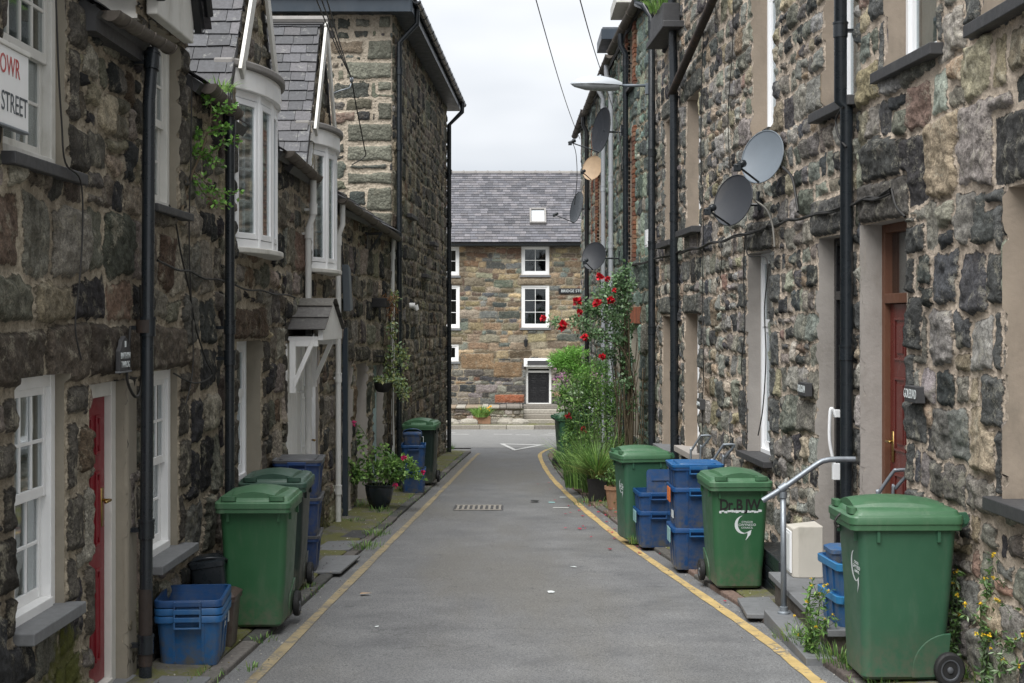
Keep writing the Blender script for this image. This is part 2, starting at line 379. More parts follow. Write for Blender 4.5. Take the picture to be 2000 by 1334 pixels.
class Wall:
    """a wall panel of rubble stones: real relief, per-stone colour, openings with reveals"""
    def __init__(s, T, u0, u1, v0, v1, seed, pal, rows=(.14, .32), asp=(.75, 2.1), mort=.035, amp=.03, rough=.012,
                 warp=.035, du=.025, dv=.0125, tilt=.12, pw=5.0, big=.12, bounds=None):
        s.T = T; s.u0, s.u1, s.v0, s.v1 = u0, u1, v0, v1; s.seed = seed; s.pal = pal; s.rows = rows; s.asp = asp
        s.mort = mort; s.amp = amp; s.rough = rough; s.warp = warp; s.du = du; s.dv = dv; s.tilt = tilt; s.pw = pw; s.big = big
        s.ops = []; s.rects = []; s.keep = None; s.palf = None; s.moss = None; s.flat = []
    def opening(s, u0, u1, v0, v1, depth=.12, reveal=None, quoin=None, lintel=None, qside='both', back=True, border=.03):
        o = dict(u0=u0, u1=u1, v0=v0, v1=v1, depth=depth, reveal=reveal, back=back); s.ops.append(o)
        rg = random.Random(int(u0 * 1000) + s.seed)
        if lintel:
            c, hh, ov = lintel; kk = rg.uniform(.85, 1.2); cc = tuple(x * kk for x in c)
            s.rects.append((u0 - ov, u1 + ov, v1 + .004, v1 + hh, cc, .042))
        if quoin:
            c, w1, w2, hmin, hmax = quoin
            for side in ((-1,) if qside == 'near' else (1,) if qside == 'far' else (-1, 1)):
                v = v0; k = rg.randint(0, 1)
                while v < v1 - .05:
                    hh = min(rg.uniform(hmin, hmax), v1 - v); w = (w1, w2)[k] * rg.uniform(.85, 1.15); k = 1 - k
                    kk = rg.uniform(.7, 1.5); cc = tuple(x * kk for x in c)
                    a = (u0 - w, u0 - border) if side < 0 else (u1 + border, u1 + w)
                    s.rects.append((a[0], a[1], v, v + hh, cc, .038)); v += hh
        return o
    def axis(s, a, b, st, marks):
        ks = sorted(set([a, b] + [m for m in marks if a < m < b])); r = []
        for p, q in zip(ks[:-1], ks[1:]):
            n = max(1, int(round((q - p) / st))); r += list(np.linspace(p, q, n, endpoint=False))
        return np.array(r + [b])
    def build(s, name, mat, parent):
        us = s.axis(s.u0, s.u1, s.du, [x for o in s.ops for x in (o['u0'], o['u1'])])
        vs = s.axis(s.v0, s.v1, s.dv, [x for o in s.ops for x in (o['v0'], o['v1'])])
        U, V = np.meshgrid(us, vs, indexing='ij'); sd = s.seed
        Uw = U + s.warp * fbm(U, V, sd + 3, .22, 3) + .5 * s.warp * fbm(U, V, sd + 31, .05, 3)
        Vw = V + s.warp * .8 * fbm(U, V, sd + 5, .26, 3) + .5 * s.warp * fbm(U, V, sd + 33, .05, 3) + .05 * fbm(U, V, sd + 9, 1.6, 1)
        rg = random.Random(sd)
        cols, wts = zip(*s.pal)
        F1 = np.full(U.shape, 1e3); F2 = F1.copy(); G1 = np.ones(U.shape); G2 = G1.copy(); ID = np.zeros(U.shape, int)
        seeds = []; v = s.v0 - .1
        while v < s.v1 + .2:
            hh = rg.uniform(*s.rows); hh *= 1.35 if rg.random() < s.big else 1; u = s.u0 - rg.uniform(.1, .5)
            while u < s.u1 + .3:
                w = hh * rg.uniform(*s.asp); w = max(w, .09); 
                if hh > .2 and rg.random() < .3 and w < .4:
                    f = rg.uniform(.35, .65)
                    seeds.append((u + w / 2, v + hh * f / 2, w / 2, hh * f / 2)); seeds.append((u + w / 2, v + hh * (1 + f) / 2, w / 2, hh * (1 - f) / 2))
                else: seeds.append((u + w / 2, v + hh / 2 + rg.uniform(-.1, .1) * hh, w / 2 * rg.uniform(.85, 1.1), hh / 2 * rg.uniform(.8, 1.12)))
                u += w
            v += hh
        n = len(seeds); sc = np.zeros((n + len(s.rects), 3)); sh = np.zeros((n + len(s.rects), 4)); p = s.pw; mg = s.warp * 1.6 + .06
        for i, (cu, cv, a, b) in enumerate(seeds):
            pal = s.palf(cu, cv, rg) if s.palf else None
            c = rg.choices([q[0] for q in pal], [q[1] for q in pal])[0] if pal else rg.choices(cols, wts)[0]
            k = rg.uniform(.6, 1.55); sc[i] = [x * k * rg.uniform(.93, 1.07) for x in c]
            sh[i] = (rg.uniform(.35, 1.15), rg.uniform(-1, 1), rg.uniform(-1, 1), rg.uniform(0, 1))
            i0, i1 = np.searchsorted(us, (cu - 2.1 * a - mg, cu + 2.1 * a + mg)); j0, j1 = np.searchsorted(vs, (cv - 2.1 * b - mg, cv + 2.1 * b + mg))
            if i1 <= i0 or j1 <= j0: continue
            sl_ = (slice(i0, i1), slice(j0, j1)); x = np.abs(Uw[sl_] - cu); y = np.abs(Vw[sl_] - cv)
            m = ((x / a) ** p + (y / b) ** p) ** (1 / p) + 1e-6
            g = np.sqrt(((x / a) ** (p - 1) / a) ** 2 + ((y / b) ** (p - 1) / b) ** 2) * m ** (1 - p) + 1e-6
            f1 = F1[sl_]; f2 = F2[sl_]; g1 = G1[sl_]; g2 = G2[sl_]; idd = ID[sl_]
            n1 = m < f1; n2 = (~n1) & (m < f2)
            f2[n1] = f1[n1]; g2[n1] = g1[n1]; f1[n1] = m[n1]; g1[n1] = g[n1]; idd[n1] = i
            f2[n2] = m[n2]; g2[n2] = g[n2]
        e = (F2 - F1) / (G1 + G2); e = np.minimum(e, np.maximum((1.35 - F1) / G1, -.05) + .02)
        cu_ = np.array([q[0] for q in seeds] + [(r[0] + r[1]) / 2 for r in s.rects]); cv_ = np.array([q[1] for q in seeds] + [(r[2] + r[3]) / 2 for r in s.rects])
        ampv = np.zeros(n + len(s.rects)); ampv[:n] = s.amp
        U3 = U + .45 * (Uw - U); V3 = V + .45 * (Vw - V)
        for k, (a0, a1, b0, b1, c, am) in enumerate(s.rects):
            ccu, ccv = (a0 + a1) / 2, (b0 + b1) / 2; hx, hy = (a1 - a0) / 2, (b1 - b0) / 2; r = .02
            i0, i1 = np.searchsorted(us, (a0 - .3, a1 + .3)); j0, j1 = np.searchsorted(vs, (b0 - .3, b1 + .3)); sl_ = (slice(i0, i1), slice(j0, j1))
            if i1 <= i0 or j1 <= j0: continue
            qx = np.abs(U3[sl_] - ccu) - hx + r; qy = np.abs(V3[sl_] - ccv) - hy + r
            sdist = np.sqrt(np.maximum(qx, 0) ** 2 + np.maximum(qy, 0) ** 2) + np.minimum(np.maximum(qx, qy), 0) - r
            ee = e[sl_]; idd = ID[sl_]; ins = sdist < 0
            ee[ins] = -sdist[ins] + s.mort * .15; idd[ins] = n + k; ee[~ins] = np.minimum(ee[~ins], sdist[~ins])
            sc[n + k] = c; sh[n + k] = (1, rg.uniform(-.4, .4), rg.uniform(-.4, .4), 0); ampv[n + k] = am
        tn = s.mort / 2 * (.45 + 1.1 * np.clip(.5 + fbm(U, V, sd + 77, .6, 3), 0, 1.4))
        e2 = e - tn
        pr = np.clip(e2 / .024, 0, 1); prof = .92 * pr ** .6 + .08 * np.clip(e2 / .09, 0, 1)
        am = sh[ID, 0] * ampv[ID]
        ru = U - cu_[ID]; rv = V - cv_[ID]
        rock = fbm(U, V, sd + 41, .11, 4); crease = lin(U * .8 + V * .6, V * .8 - U * .6, sd + 71, .07) + .7 * lin(U, V, sd + 72, .032); rock2 = np.abs(fbm(U + rv * .3, V, sd + 53, .16, 2))
        h = prof * (am + s.tilt * (sh[ID, 1] * ru + sh[ID, 2] * rv) * .7 + s.rough * (rock * .7 - rock2 * .3 + crease * .5)) + (1 - pr) * .006 * fbm(U, V, sd + 61, .07, 3)
        h = np.maximum(h, -.015); h[0, :] = -.12; h[-1, :] = -.12
        for o in s.ops:      # calm the relief right at an opening
            dx = np.maximum(np.maximum(o['u0'] - U, U - o['u1']), 0); dy = np.maximum(np.maximum(o['v0'] - V, V - o['v1']), 0)
            dd = np.hypot(dx, dy); h = np.where(dd < .03, np.clip(h, .0, .035), h)
        if s.T in (TL, TR): X = np.interp(U, *(((LD, LXv)) if s.T is TL else ((RD, RXv)))) + (h if s.T is TL else -h); Pn = np.stack([X, U, V], -1)
        else:
            o0 = np.array(s.T(0, 0, 0)); eu = np.array(s.T(1, 0, 0)) - o0; ev = np.array(s.T(0, 1, 0)) - o0; eh = np.array(s.T(0, 0, 1)) - o0
            Pn = o0 + U[..., None] * eu + V[..., None] * ev + h[..., None] * eh
        nu, nv = len(us), len(vs); mu = (us[:-1] + us[1:]) / 2; mv = (vs[:-1] + vs[1:]) / 2
        MU, MV = np.meshgrid(mu, mv, indexing='ij'); kp = np.ones(MU.shape, bool)
        for o in s.ops: kp &= ~((MU > o['u0']) & (MU < o['u1']) & (MV > o['v0']) & (MV < o['v1']))
        if s.keep is not None: kp &= s.keep(MU, MV)
        I, J = np.nonzero(kp); a = I * nv + J; quads = np.stack([a, a + nv, a + nv + 1, a + 1], -1)
        flip = s.T is TR
        if not flip: quads = quads[:, ::-1] if s.T is TL else quads
        used = np.zeros(nu * nv, bool); used[quads.ravel()] = True; idx = np.cumsum(used) - 1
        me = bpy.data.meshes.new(name); me.vertices.add(int(used.sum())); me.vertices.foreach_set('co', Pn.reshape(-1, 3)[used].astype(np.float32).ravel())
        q = idx[quads].astype(np.int32); nq = len(q); me.loops.add(nq * 4); me.loops.foreach_set('vertex_index', q.ravel())
        me.polygons.add(nq); me.polygons.foreach_set('loop_start', np.arange(0, nq * 4, 4, dtype=np.int32))
        me.polygons.foreach_set('use_smooth', np.ones(nq, bool)); me.update(calc_edges=True)
        cc = np.ones((nu * nv, 4), np.float32); cc[:, :3] = sc[ID].reshape(-1, 3)
        ca = me.color_attributes.new('Col', 'FLOAT_COLOR', 'POINT'); ca.data.foreach_set('color', cc[used].ravel())
        at = me.attributes.new('edge', 'FLOAT', 'POINT'); at.data.foreach_set('value', e2.reshape(-1)[used].astype(np.float32))
        if s.moss is not None:
            at = me.attributes.new('moss', 'FLOAT', 'POINT'); at.data.foreach_set('value', s.moss(U, V).reshape(-1)[used].astype(np.float32))
        me.materials.append(mat); ob = bpy.data.objects.new(name, me); link(ob, parent)
        # reveals follow the wall's own broken edge
        for o in s.ops:
            i0, i1 = [int(np.argmin(np.abs(us - o[k]))) for k in ('u0', 'u1')]; j0, j1 = [int(np.argmin(np.abs(vs - o[k]))) for k in ('v0', 'v1')]
            loop = [(i0, j) for j in range(j0, j1)] + [(i, j1) for i in range(i0, i1)] + [(i1, j) for j in range(j1, j0, -1)] + [(i, j0) for i in range(i1, i0, -1)]
            m = MB()
            ov = [tuple(Pn[i, j]) for i, j in loop]; iv = [s.T(float(us[i]), float(vs[j]), -o['depth'] - .10) for i, j in loop]
            L = len(loop); m.add(ov + iv, [(k, (k + 1) % L, (k + 1) % L + L, k + L) for k in range(L)])
            if o['reveal'] is not None: m.build('reveal', o['reveal'], parent, recalc=False)
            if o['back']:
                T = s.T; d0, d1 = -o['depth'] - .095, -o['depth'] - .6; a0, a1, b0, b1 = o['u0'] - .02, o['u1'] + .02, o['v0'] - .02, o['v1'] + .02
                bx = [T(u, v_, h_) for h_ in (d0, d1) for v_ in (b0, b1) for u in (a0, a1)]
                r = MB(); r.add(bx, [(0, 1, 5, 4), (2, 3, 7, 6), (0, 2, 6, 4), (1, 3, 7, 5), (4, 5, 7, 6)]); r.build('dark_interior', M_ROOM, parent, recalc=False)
        return ob

# ------------------------------------------------------------------ windows and doors
def window(T, parent, u0, u1, v0, v1, dep, cols=2, rows=(2, 2), kind='sash', mat=None, curtain=None, fr=.05, label=None, bars=True, name='window'):
    """box frame, two sashes with glazing bars, glass; v0 is the top of the sill"""
    mat = mat or M_WHITE; m = MB(); h0 = -dep - .07; h1 = -dep
    m.bT(T, u0, u0 + fr, v0, v1, h0, h1); m.bT(T, u1 - fr, u1, v0, v1, h0, h1)
    m.bT(T, u0 + fr, u1 - fr, v1 - fr, v1, h0, h1 - .002); m.bT(T, u0 + fr, u1 - fr, v0, v0 + fr * .9, h0, h1 + .012)
    w = m.build(name, mat, parent, bevel=.004)
    if label: w['label'] = label
    a0, a1, b0, b1 = u0 + fr, u1 - fr, v0 + fr * .9, v1 - fr
    g = MB(); mid = (b0 + b1) / 2; st = .04 if kind == 'sash' else .055
    if kind == 'sash':
        parts = [(mid - .02, b1, rows[0], -.022), (b0, mid + .02, rows[1], -.048)]
    elif kind == 'upvc':
        sp = b0 + (b1 - b0) * rows[0]; parts = [(sp, b1, 1, -.012), (b0, sp, 1, -.026)]
    elif kind == 'mid':
        parts = [(b0, b1, rows[0], -.02)]
    for (q0, q1, nr, hh) in parts:
        f = MB(); A0, A1 = -dep + hh - .022, -dep + hh
        f.bT(T, a0, a0 + st, q0, q1, A0, A1); f.bT(T, a1 - st, a1, q0, q1, A0, A1)
        f.bT(T, a0 + st, a1 - st, q1 - st, q1, A0, A1 - .002); f.bT(T, a0 + st, a1 - st, q0, q0 + st * 1.3, A0, A1 - .002)
        x0, x1, y0, y1 = a0 + st, a1 - st, q0 + st * 1.3, q1 - st
        if bars:
            for k in range(1, cols):
                x = x0 + (x1 - x0) * k / cols; f.bT(T, x - .009, x + .009, y0, y1, A0 + .004, A1 - .003)
            for k in range(1, int(nr)):
                y = y0 + (y1 - y0) * k / nr; f.bT(T, x0, x1, y - .009, y + .009, A0 + .005, A1 - .004)
        f.build('sash', mat, w, bevel=.003)
        g = MB(); g.bT(T, x0, x1, y0, y1, A0 + .006, A0 + .010); g.build('pane', M_GLASS, w)
    if curtain:
        c = MB(); N = 40; vs = []; fs = []; z0 = b0 if curtain != 'half' else b0
        for i in range(N + 1):
            u = a0 + (a1 - a0) * i / N; hh = -dep - .085 + .012 * math.sin(i * 1.7) + .006 * math.sin(i * 4.1)
            vs += [T(u, z0, hh), T(u, b1 if curtain != 'half' else b0 + (b1 - b0) * .5, hh)]
        for i in range(N): fs.append((2 * i, 2 * i + 2, 2 * i + 3, 2 * i + 1))
        c.add(vs, fs); c.build('curtain', M_CURT, w, smooth=True)
    return w
def sill(T, parent, u0, u1, v, out_=.07, dep=.12, th=.06, mat=None):
    m = MB(); m.bT(T, u0, u1, v - th, v, -dep, out_); return m.build('sill', mat or M_SLAB, parent, bevel=.006)
def door(T, parent, u0, u1, v0, v1, dep, mat, fmat, transom=None, panels=True, hinge_far=True, thk=.045, handle='brass', glassed=False, fr=.06):
    f = MB(); h0 = -dep - .08; h1 = -dep + .01
    f.bT(T, u0, u0 + fr, v0, v1, h0, h1); f.bT(T, u1 - fr, u1, v0, v1, h0, h1); f.bT(T, u0 + fr, u1 - fr, v1 - fr, v1, h0, h1 - .003)
    f.bT(T, u0 + fr, u1 - fr, v0, v0 + .03, h0, h1 + .01)
    top = v1 - fr
    if transom: f.bT(T, u0 + fr, u1 - fr, transom, transom + .07, h0, h1 + .003); top = transom
    fo = f.build('door_frame', fmat, parent, bevel=.004)
    if transom:
        g = MB(); g.bT(T, u0 + fr, u1 - fr, transom + .07, v1 - fr, -dep - .05, -dep - .045); g.build('pane', M_GLASS, fo)
    a0, a1, b0, b1 = u0 + fr + .004, u1 - fr - .004, v0 + .034, top - .004
    d = MB(); d.bT(T, a0, a1, b0, b1, -dep - .04 - thk, -dep - .03)
    if panels:
        w = (a1 - a0); H = b1 - b0
        for x0, x1 in ((a0 + .1, a0 + w / 2 - .04), (a0 + w / 2 + .04, a1 - .1)):
            for y0, y1 in ((b0 + .12, b0 + H * .40), (b0 + H * .48, b0 + H * .74), (b0 + H * .80, b1 - .1)):
                t = .018
                d.bT(T, x0, x1, y0, y0 + t, -dep - .03, -dep - .02); d.bT(T, x0, x1, y1 - t, y1, -dep - .03, -dep - .02)
                d.bT(T, x0, x0 + t, y0 + t, y1 - t, -dep - .03, -dep - .02); d.bT(T, x1 - t, x1, y0 + t, y1 - t, -dep - .03, -dep - .02)
                d.bT(T, x0 + .05, x1 - .05, y0 + .05, y1 - .05, -dep - .03, -dep - .022)
    do = d.build('door', mat, parent, bevel=.003)
    ux = a0 + .07 if hinge_far else a1 - .07
    if handle:
        hm = MB(); hm.bT(T, ux - .02, ux + .02, b0 + .88, b0 + 1.1, -dep - .03, -dep - .02)
        sg = 1 if hinge_far else -1
        hm.tube([T(ux, b0 + 1.03, -dep - .025), T(ux, b0 + 1.03, -dep + .025), T(ux + sg * .1, b0 + 1.03, -dep + .028)], .009, 8)
        hm.build('handle', M_BRASS if handle == 'brass' else M_CHROME, do, smooth=True)
    return do

def text_mesh(txt, size, thick=.002, T=None, mat=None, name='lettering', parent=None, sx=1.0, align='CENTER', bold=0):
    cu = bpy.data.curves.new('t', 'FONT'); cu.body = txt; cu.size = size; cu.extrude = thick; cu.align_x = align; cu.align_y = 'CENTER'; cu.resolution_u = 3; cu.offset = bold
    o = bpy.data.objects.new('t', cu); COL.objects.link(o); bpy.context.view_layer.update()
    me = bpy.data.meshes.new_from_object(o.evaluated_get(bpy.context.evaluated_depsgraph_get()))
    COL.objects.unlink(o); bpy.data.objects.remove(o)
    for v in me.vertices: v.co = Vector(T(v.co.x * sx, v.co.y, v.co.z + thick))
    me.materials.clear(); me.materials.append(mat); me.name = name
    ob = bpy.data.objects.new(name, me); link(ob, parent); return ob
def downpipe(side, parent, pts, r=.045, mat=None, joints=(), name='downpipe', jr=1.25):
    m = MB(); m.tube(pts, r, 14)
    for (p, q) in zip(pts[:-1], pts[1:]): pass
    top, bot = Vector(pts[0]), Vector(pts[-1])
    for z in joints:
        # find the point of the pipe at height z
        for a, b in zip(pts[:-1], pts[1:]):
            a, b = Vector(a), Vector(b)
            if min(a.z, b.z) <= z <= max(a.z, b.z) and abs(a.z - b.z) > .05:
                t = (z - a.z) / (b.z - a.z); c = a.lerp(b, t); dr = (b - a).normalized()
                m.tube([c - dr * .05, c + dr * .05], r * jr, 14); m.tube([c - dr * .062, c - dr * .048], r * (jr + .1), 14)
                sg = SG.get(side, 0); m.box(*(sorted((c.x, c.x - sg * .10))), c.y - .02, c.y + .02, c.z - .012, c.z + .012) if sg else None
                break
    return m.build(name, mat or M_BPLAS, parent, auto=40)
def gutter(parent, a, b, r=.06, mat=None, sag=0, n=8, name='gutter', brackets=5, jag=.0):
    a, b = Vector(a), Vector(b); m = MB(); dr = (b - a).normalized(); sd = dr.cross(Vector((0, 0, 1))).normalized(); N = 10
    rg = random.Random(int(a.y * 100)); rings = []
    for i in range(n + 1):
        t = i / n; c = a.lerp(b, t); c.z -= sag * math.sin(math.pi * t) + rg.uniform(-jag, jag)
        ro = [c + sd * (r * math.cos(math.pi + math.pi * k / N)) + Vector((0, 0, r * math.sin(math.pi + math.pi * k / N))) for k in range(N + 1)]
        ri = [c + sd * (r * .84 * math.cos(math.pi * 2 - math.pi * k / N)) + Vector((0, 0, r * .84 * math.sin(math.pi * 2 - math.pi * k / N))) for k in range(N + 1)]
        rings.append([tuple(p) for p in ro + ri])
    m.loft(rings)
    for k in range(brackets + 1):
        t = k / brackets if brackets else 0; c = a.lerp(b, min(max(t, .01), .99)); c.z -= sag * math.sin(math.pi * t)
        ring = []
        for off in (-.012, .012):
            ring.append([tuple(c + dr * off + sd * (r * 1.13 * math.cos(math.pi + math.pi * q / N)) + Vector((0, 0, r * 1.13 * math.sin(math.pi + math.pi * q / N)))) for q in range(N + 1)])
        m.loft(ring, cap=(True, True))
    return m.build(name, mat or M_GUT, parent, auto=40)
def slates(name, mat, parent, O, U, V, wid, length, gauge=.175, sw=.24, keep=None, pal=((.075, .078, .088), (.10, .10, .112), (.055, .057, .065), (.12, .115, .125)), seed=1, th=.007, back=True, ridge=None):
    O, U, V = Vector(O), Vector(U).normalized(), Vector(V).normalized(); Nn = U.cross(V).normalized()
    if Nn.z < 0: Nn = -Nn
    m = MB(); rg = random.Random(seed); k = 0; v = 0.0
    while v < length - .02:
        g = gauge * (1 - .12 * v / length); u = -sw * rg.random() if k % 2 else -sw * (.5 + .2 * rg.random())
        while u < wid:
            w = sw * rg.uniform(.72, 1.2); u0, u1 = max(u, 0) + .0025, min(u + w, wid) - .0025
            if u1 - u0 > .03 and (keep is None or keep((u0 + u1) / 2, v + g / 2)):
                L = min(g * 1.12, length - v); c = rg.choice(pal); kf = rg.uniform(.36, .68); c = tuple(x * kf for x in c)
                j = rg.uniform(-.006, .006); t1 = th * 2.3 + rg.uniform(0, .004); sk = rg.uniform(-.004, .004)
                b = [O + U * u0 + V * (v + j + sk), O + U * u1 + V * (v + j - sk), O + U * u1 + V * (v + L), O + U * u0 + V * (v + L)]
                top = [b[0] + Nn * t1, b[1] + Nn * t1, b[2] + Nn * th * .6, b[3] + Nn * th * .6]; low = [b[0] + Nn * (t1 - th), b[1] + Nn * (t1 - th), b[2] - Nn * .003, b[3] - Nn * .003]
                m.add([tuple(p) for p in low + top], [(4, 5, 6, 7), (0, 1, 5, 4), (0, 4, 7, 3), (1, 2, 6, 5), (3, 7, 6, 2)], c)
            u += w
        v += g; k += 1
    return m.build(name, mat, parent, recalc=False)

# ------------------------------------------------------------------ foliage
def leaf(m, p, dr, up, L, w, c):
    p = Vector(p); dr = dr.normalized(); sd = dr.cross(up)
    if sd.length < 1e-3: sd = dr.orthogonal()
    sd.normalize(); nn = sd.cross(dr); c2 = p + dr * L * .5 - nn * L * .06
    m.add([p, c2 + sd * w * .5 + nn * w * .15, p + dr * L - nn * L * .12, c2 - sd * w * .5 + nn * w * .15, c2], [(0, 1, 4), (1, 2, 4), (2, 3, 4), (3, 0, 4)], c)
def rdir(rg, zb=0.0):
    v = Vector((rg.gauss(0, 1), rg.gauss(0, 1), rg.gauss(0, 1) + zb)); return v.normalized() if v.length > 0 else Vector((0, 0, 1))
def lcol(rg, pal):
    c = rg.choice(pal); k = rg.uniform(.65, 1.4); return tuple(x * k for x in c)
_k = lambda L: [tuple(min(.9, x * 1.45) for x in c) for c in L]
GR = _k([(.055, .115, .03), (.075, .15, .04), (.04, .085, .028), (.10, .18, .05)])
GRL = _k([(.12, .22, .05), (.16, .27, .07), (.09, .17, .04), (.20, .30, .10)])
GRD = _k([(.03, .06, .02), (.045, .09, .03), (.06, .10, .04)])
GRY = _k([(.20, .24, .08), (.15, .19, .06), (.26, .27, .12)])
GRP = _k([(.16, .22, .13), (.11, .17, .08), (.22, .28, .18)])
def cloud(m, rg, c, r, n, L, pal, asp=.55, droop=0.0, shell=.3):
    c = Vector(c)
    for _ in range(n):
        d = rdir(rg); t = (shell + (1 - shell) * rg.random()) ; p = c + Vector((d.x * r[0], d.y * r[1], d.z * r[2])) * t
        dd = rdir(rg, -droop * 2) * .8 + d * .5; l = L * rg.uniform(.6, 1.3); leaf(m, p, dd, rdir(rg, 1.5), l, l * asp, lcol(rg, pal))
def branchy(st, lf, rg, p0, dr, length, r, depth, L, pal, spread=.7, nl=6, asp=.55, grav=0.0, ends=None):
    """a small shrub: forking stems with leaves along the outer ones"""
    p = Vector(p0); d = Vector(dr).normalized(); pts = [p.copy()]; n = 4
    for i in range(n):
        d = (d + rdir(rg) * .16 + Vector((0, 0, -grav))).normalized(); p = p + d * length / n; pts.append(p.copy())
    st.tube(pts, [r * (1 - .5 * i / n) for i in range(n + 1)], 5)
    if depth <= 1:
        for i in range(nl):
            q = pts[1 + rg.randrange(n)]; leaf(lf, q + rdir(rg) * .01, (rdir(rg) + d * .6), rdir(rg, 2), L * rg.uniform(.7, 1.3), L * asp * rg.uniform(.8, 1.2), lcol(rg, pal))
    if depth == 0:
        if ends is not None: ends.append((pts[-1], d))
        return
    for k in range(rg.randint(2, 3)):
        branchy(st, lf, rg, pts[rg.randint(2, n)], (d + rdir(rg) * spread), length * rg.uniform(.6, .85), r * .6, depth - 1, L, pal, spread, nl, asp, grav, ends)
def blades(m, rg, c, rad, n, h, w, pal, lean=.6):
    c = Vector(c)
    for _ in range(n):
        a = rg.uniform(0, 6.283); rr = rad * math.sqrt(rg.random()); b = c + Vector((math.cos(a) * rr, math.sin(a) * rr, 0))
        H = h * rg.uniform(.5, 1.15); d = Vector((math.cos(a), math.sin(a), 0)) * lean * rg.uniform(.2, 1.1); col = lcol(rg, pal); sd = Vector((-math.sin(a + rg.uniform(-1, 1)), math.cos(a), 0)).normalized() * w / 2
        ps = [b + d * H * t * t + Vector((0, 0, H * (t - .35 * t * t * d.length * 1.3))) for t in (0, .35, .7, 1)]
        vs = []
        for p, k in zip(ps, (1, .9, .6, .05)): vs += [p - sd * k, p + sd * k]
        m.add(vs, [(0, 1, 3, 2), (2, 3, 5, 4), (4, 5, 7, 6)], col)
def blossom(m, rg, c, r, pal, n=14):
    c = Vector(c); m.marks = getattr(m, 'marks', []) + [(len(m.v), len(m.f))]
    for k in range(n):
        d = rdir(rg, .4); leaf(m, c + d * r * .15, d, rdir(rg), r * rg.uniform(.8, 1.15), r * .9, lcol(rg, pal))
def blooms(m, parent, name='bloom'):      # every bloom a part of its plant
    mk = m.marks + [(len(m.v), len(m.f))]
    for (v0, f0), (v1, f1) in zip(mk[:-1], mk[1:]):
        q = MB(); q.v = m.v[v0:v1]; q.c = m.c[v0:v1]; q.f = [tuple(i - v0 for i in f) for f in m.f[f0:f1]]; q.build(name, M_PETAL, parent, recalc=False)
# ------------------------------------------------------------------ ground
YL = ([2, 5, 8.5, 14.2, 21.8, 31.0, 32.9], [-1.68, -1.63, -1.56, -1.38, -1.13, -.84, -.76])
YR = ([2, 5, 8.5, 10.06, 13.3, 15.8, 20, 25.6, 31.3], [2.15, 2.02, 1.83, 1.74, 1.44, 1.22, .94, .69, .62])
def road_mat(name, c1, c2, patch, sp=1.0):
    N = NT(name); n1 = N.noise(2.1, 5, .62); n2 = N.noise(170, 2, .5); n3 = N.noise(70, 3, .7); n4 = N.noise(.55, 4, .6, sc=(1, .25, 1))
    base = N.mix(N.mr(n1, .3, .7, 0, 1), c1, c2); base = N.mix(N.mr(n4, .42, .62, 0, .8, True), base, patch)
    sp_ = N.math('ADD', N.math('MULTIPLY', n2, .5), N.math('MULTIPLY', n3, .5))
    base = N.mix(1.0, base, N.mix(N.mr(sp_, .36, .64, 0, 1), (.42, .42, .42), (1.75, 1.74, 1.7)), 'MULTIPLY')
    st = N.mr(N.noise(3.3, 6, .75), .62, .72, 0, .5, True); base = N.mix(st, base, tuple(x * .5 for x in c1))
    v = N.n('ShaderNodeTexVoronoi'); v.feature = 'DISTANCE_TO_EDGE'; v.inputs['Scale'].default_value = .8
    wn = N.n('ShaderNodeTexNoise'); wn.inputs['Scale'].default_value = 2.5; wn.inputs['Detail'].default_value = 5; N.l(N.tc.outputs['Object'], wn.inputs['Vector'])
    vm = N.n('ShaderNodeVectorMath'); vm.operation = 'MULTIPLY_ADD'; vm.inputs[1].default_value = (.6, .6, .6); N.l(wn.outputs['Color'], vm.inputs[0]); N.l(N.tc.outputs['Object'], vm.inputs[2]); N.l(vm.outputs[0], v.inputs['Vector'])
    ck = N.math('MULTIPLY', N.mr(v.outputs['Distance'], 0, .007, .35, 0), N.mr(N.noise(.7, 3), .46, .54, 0, 1)); base = N.mix(ck, base, (.02, .02, .02))
    N.col(base); N.rough(N.mr(n1, .3, .7, .72, .9)); N.bump(sp_, .7 * sp, .006); return N.m
M_ROAD = road_mat('asphalt', (.092, .094, .098), (.150, .152, .155), (.118, .114, .105))
M_ROAD2 = road_mat('pale_asphalt', (.14, .14, .14), (.185, .185, .18), (.16, .16, .155))
M_GROUND = road_mat('ground_asphalt', (.12, .12, .115), (.16, .155, .15), (.13, .13, .12))
def pave_mat():
    N = NT('worn_pavement'); n = N.noise(5, 6, .7); f = N.noise(120, 4, .7)
    base = N.mix(N.mr(n, .35, .65, 0, 1), (.075, .072, .064), (.15, .14, .122)); base = N.mix(1.0, base, N.mix(f, (.6, .6, .6), (1.45, 1.45, 1.45)), 'MULTIPLY')
    ms = N.mr(N.math('ADD', N.math('MULTIPLY', N.noise(2.2, 4), .6), N.math('MULTIPLY', N.noise(26, 5, .7), .4)), .43, .53, 0, .92, True)
    base = N.mix(ms, base, N.mix(f, (.055, .06, .016), (.17, .17, .04)))
    N.col(base); N.rough(.92); N.bump(N.math('ADD', f, N.math('MULTIPLY', n, 1.2)), .7, .012); return N.m
M_PAVE = pave_mat()
def paint_mat(name, c, wear):
    N = NT(name); w = N.math('ADD', N.math('MULTIPLY', N.noise(30, 6, .75), .6), N.math('MULTIPLY', N.noise(4, 4, .6), .4)); f = N.noise(160, 3)
    base = N.mix(N.mr(N.noise(6, 5), .3, .7, 0, 1), tuple(x * .72 for x in c), c); base = N.mix(1.0, base, N.mix(f, (.7, .7, .7), (1.25, 1.25, 1.25)), 'MULTIPLY')
    N.col(N.mix(N.mr(w, wear, wear + .07, 0, .8, True), base, (.13, .125, .115))); N.rough(.8); N.bump(f, .4, .004); return N.m
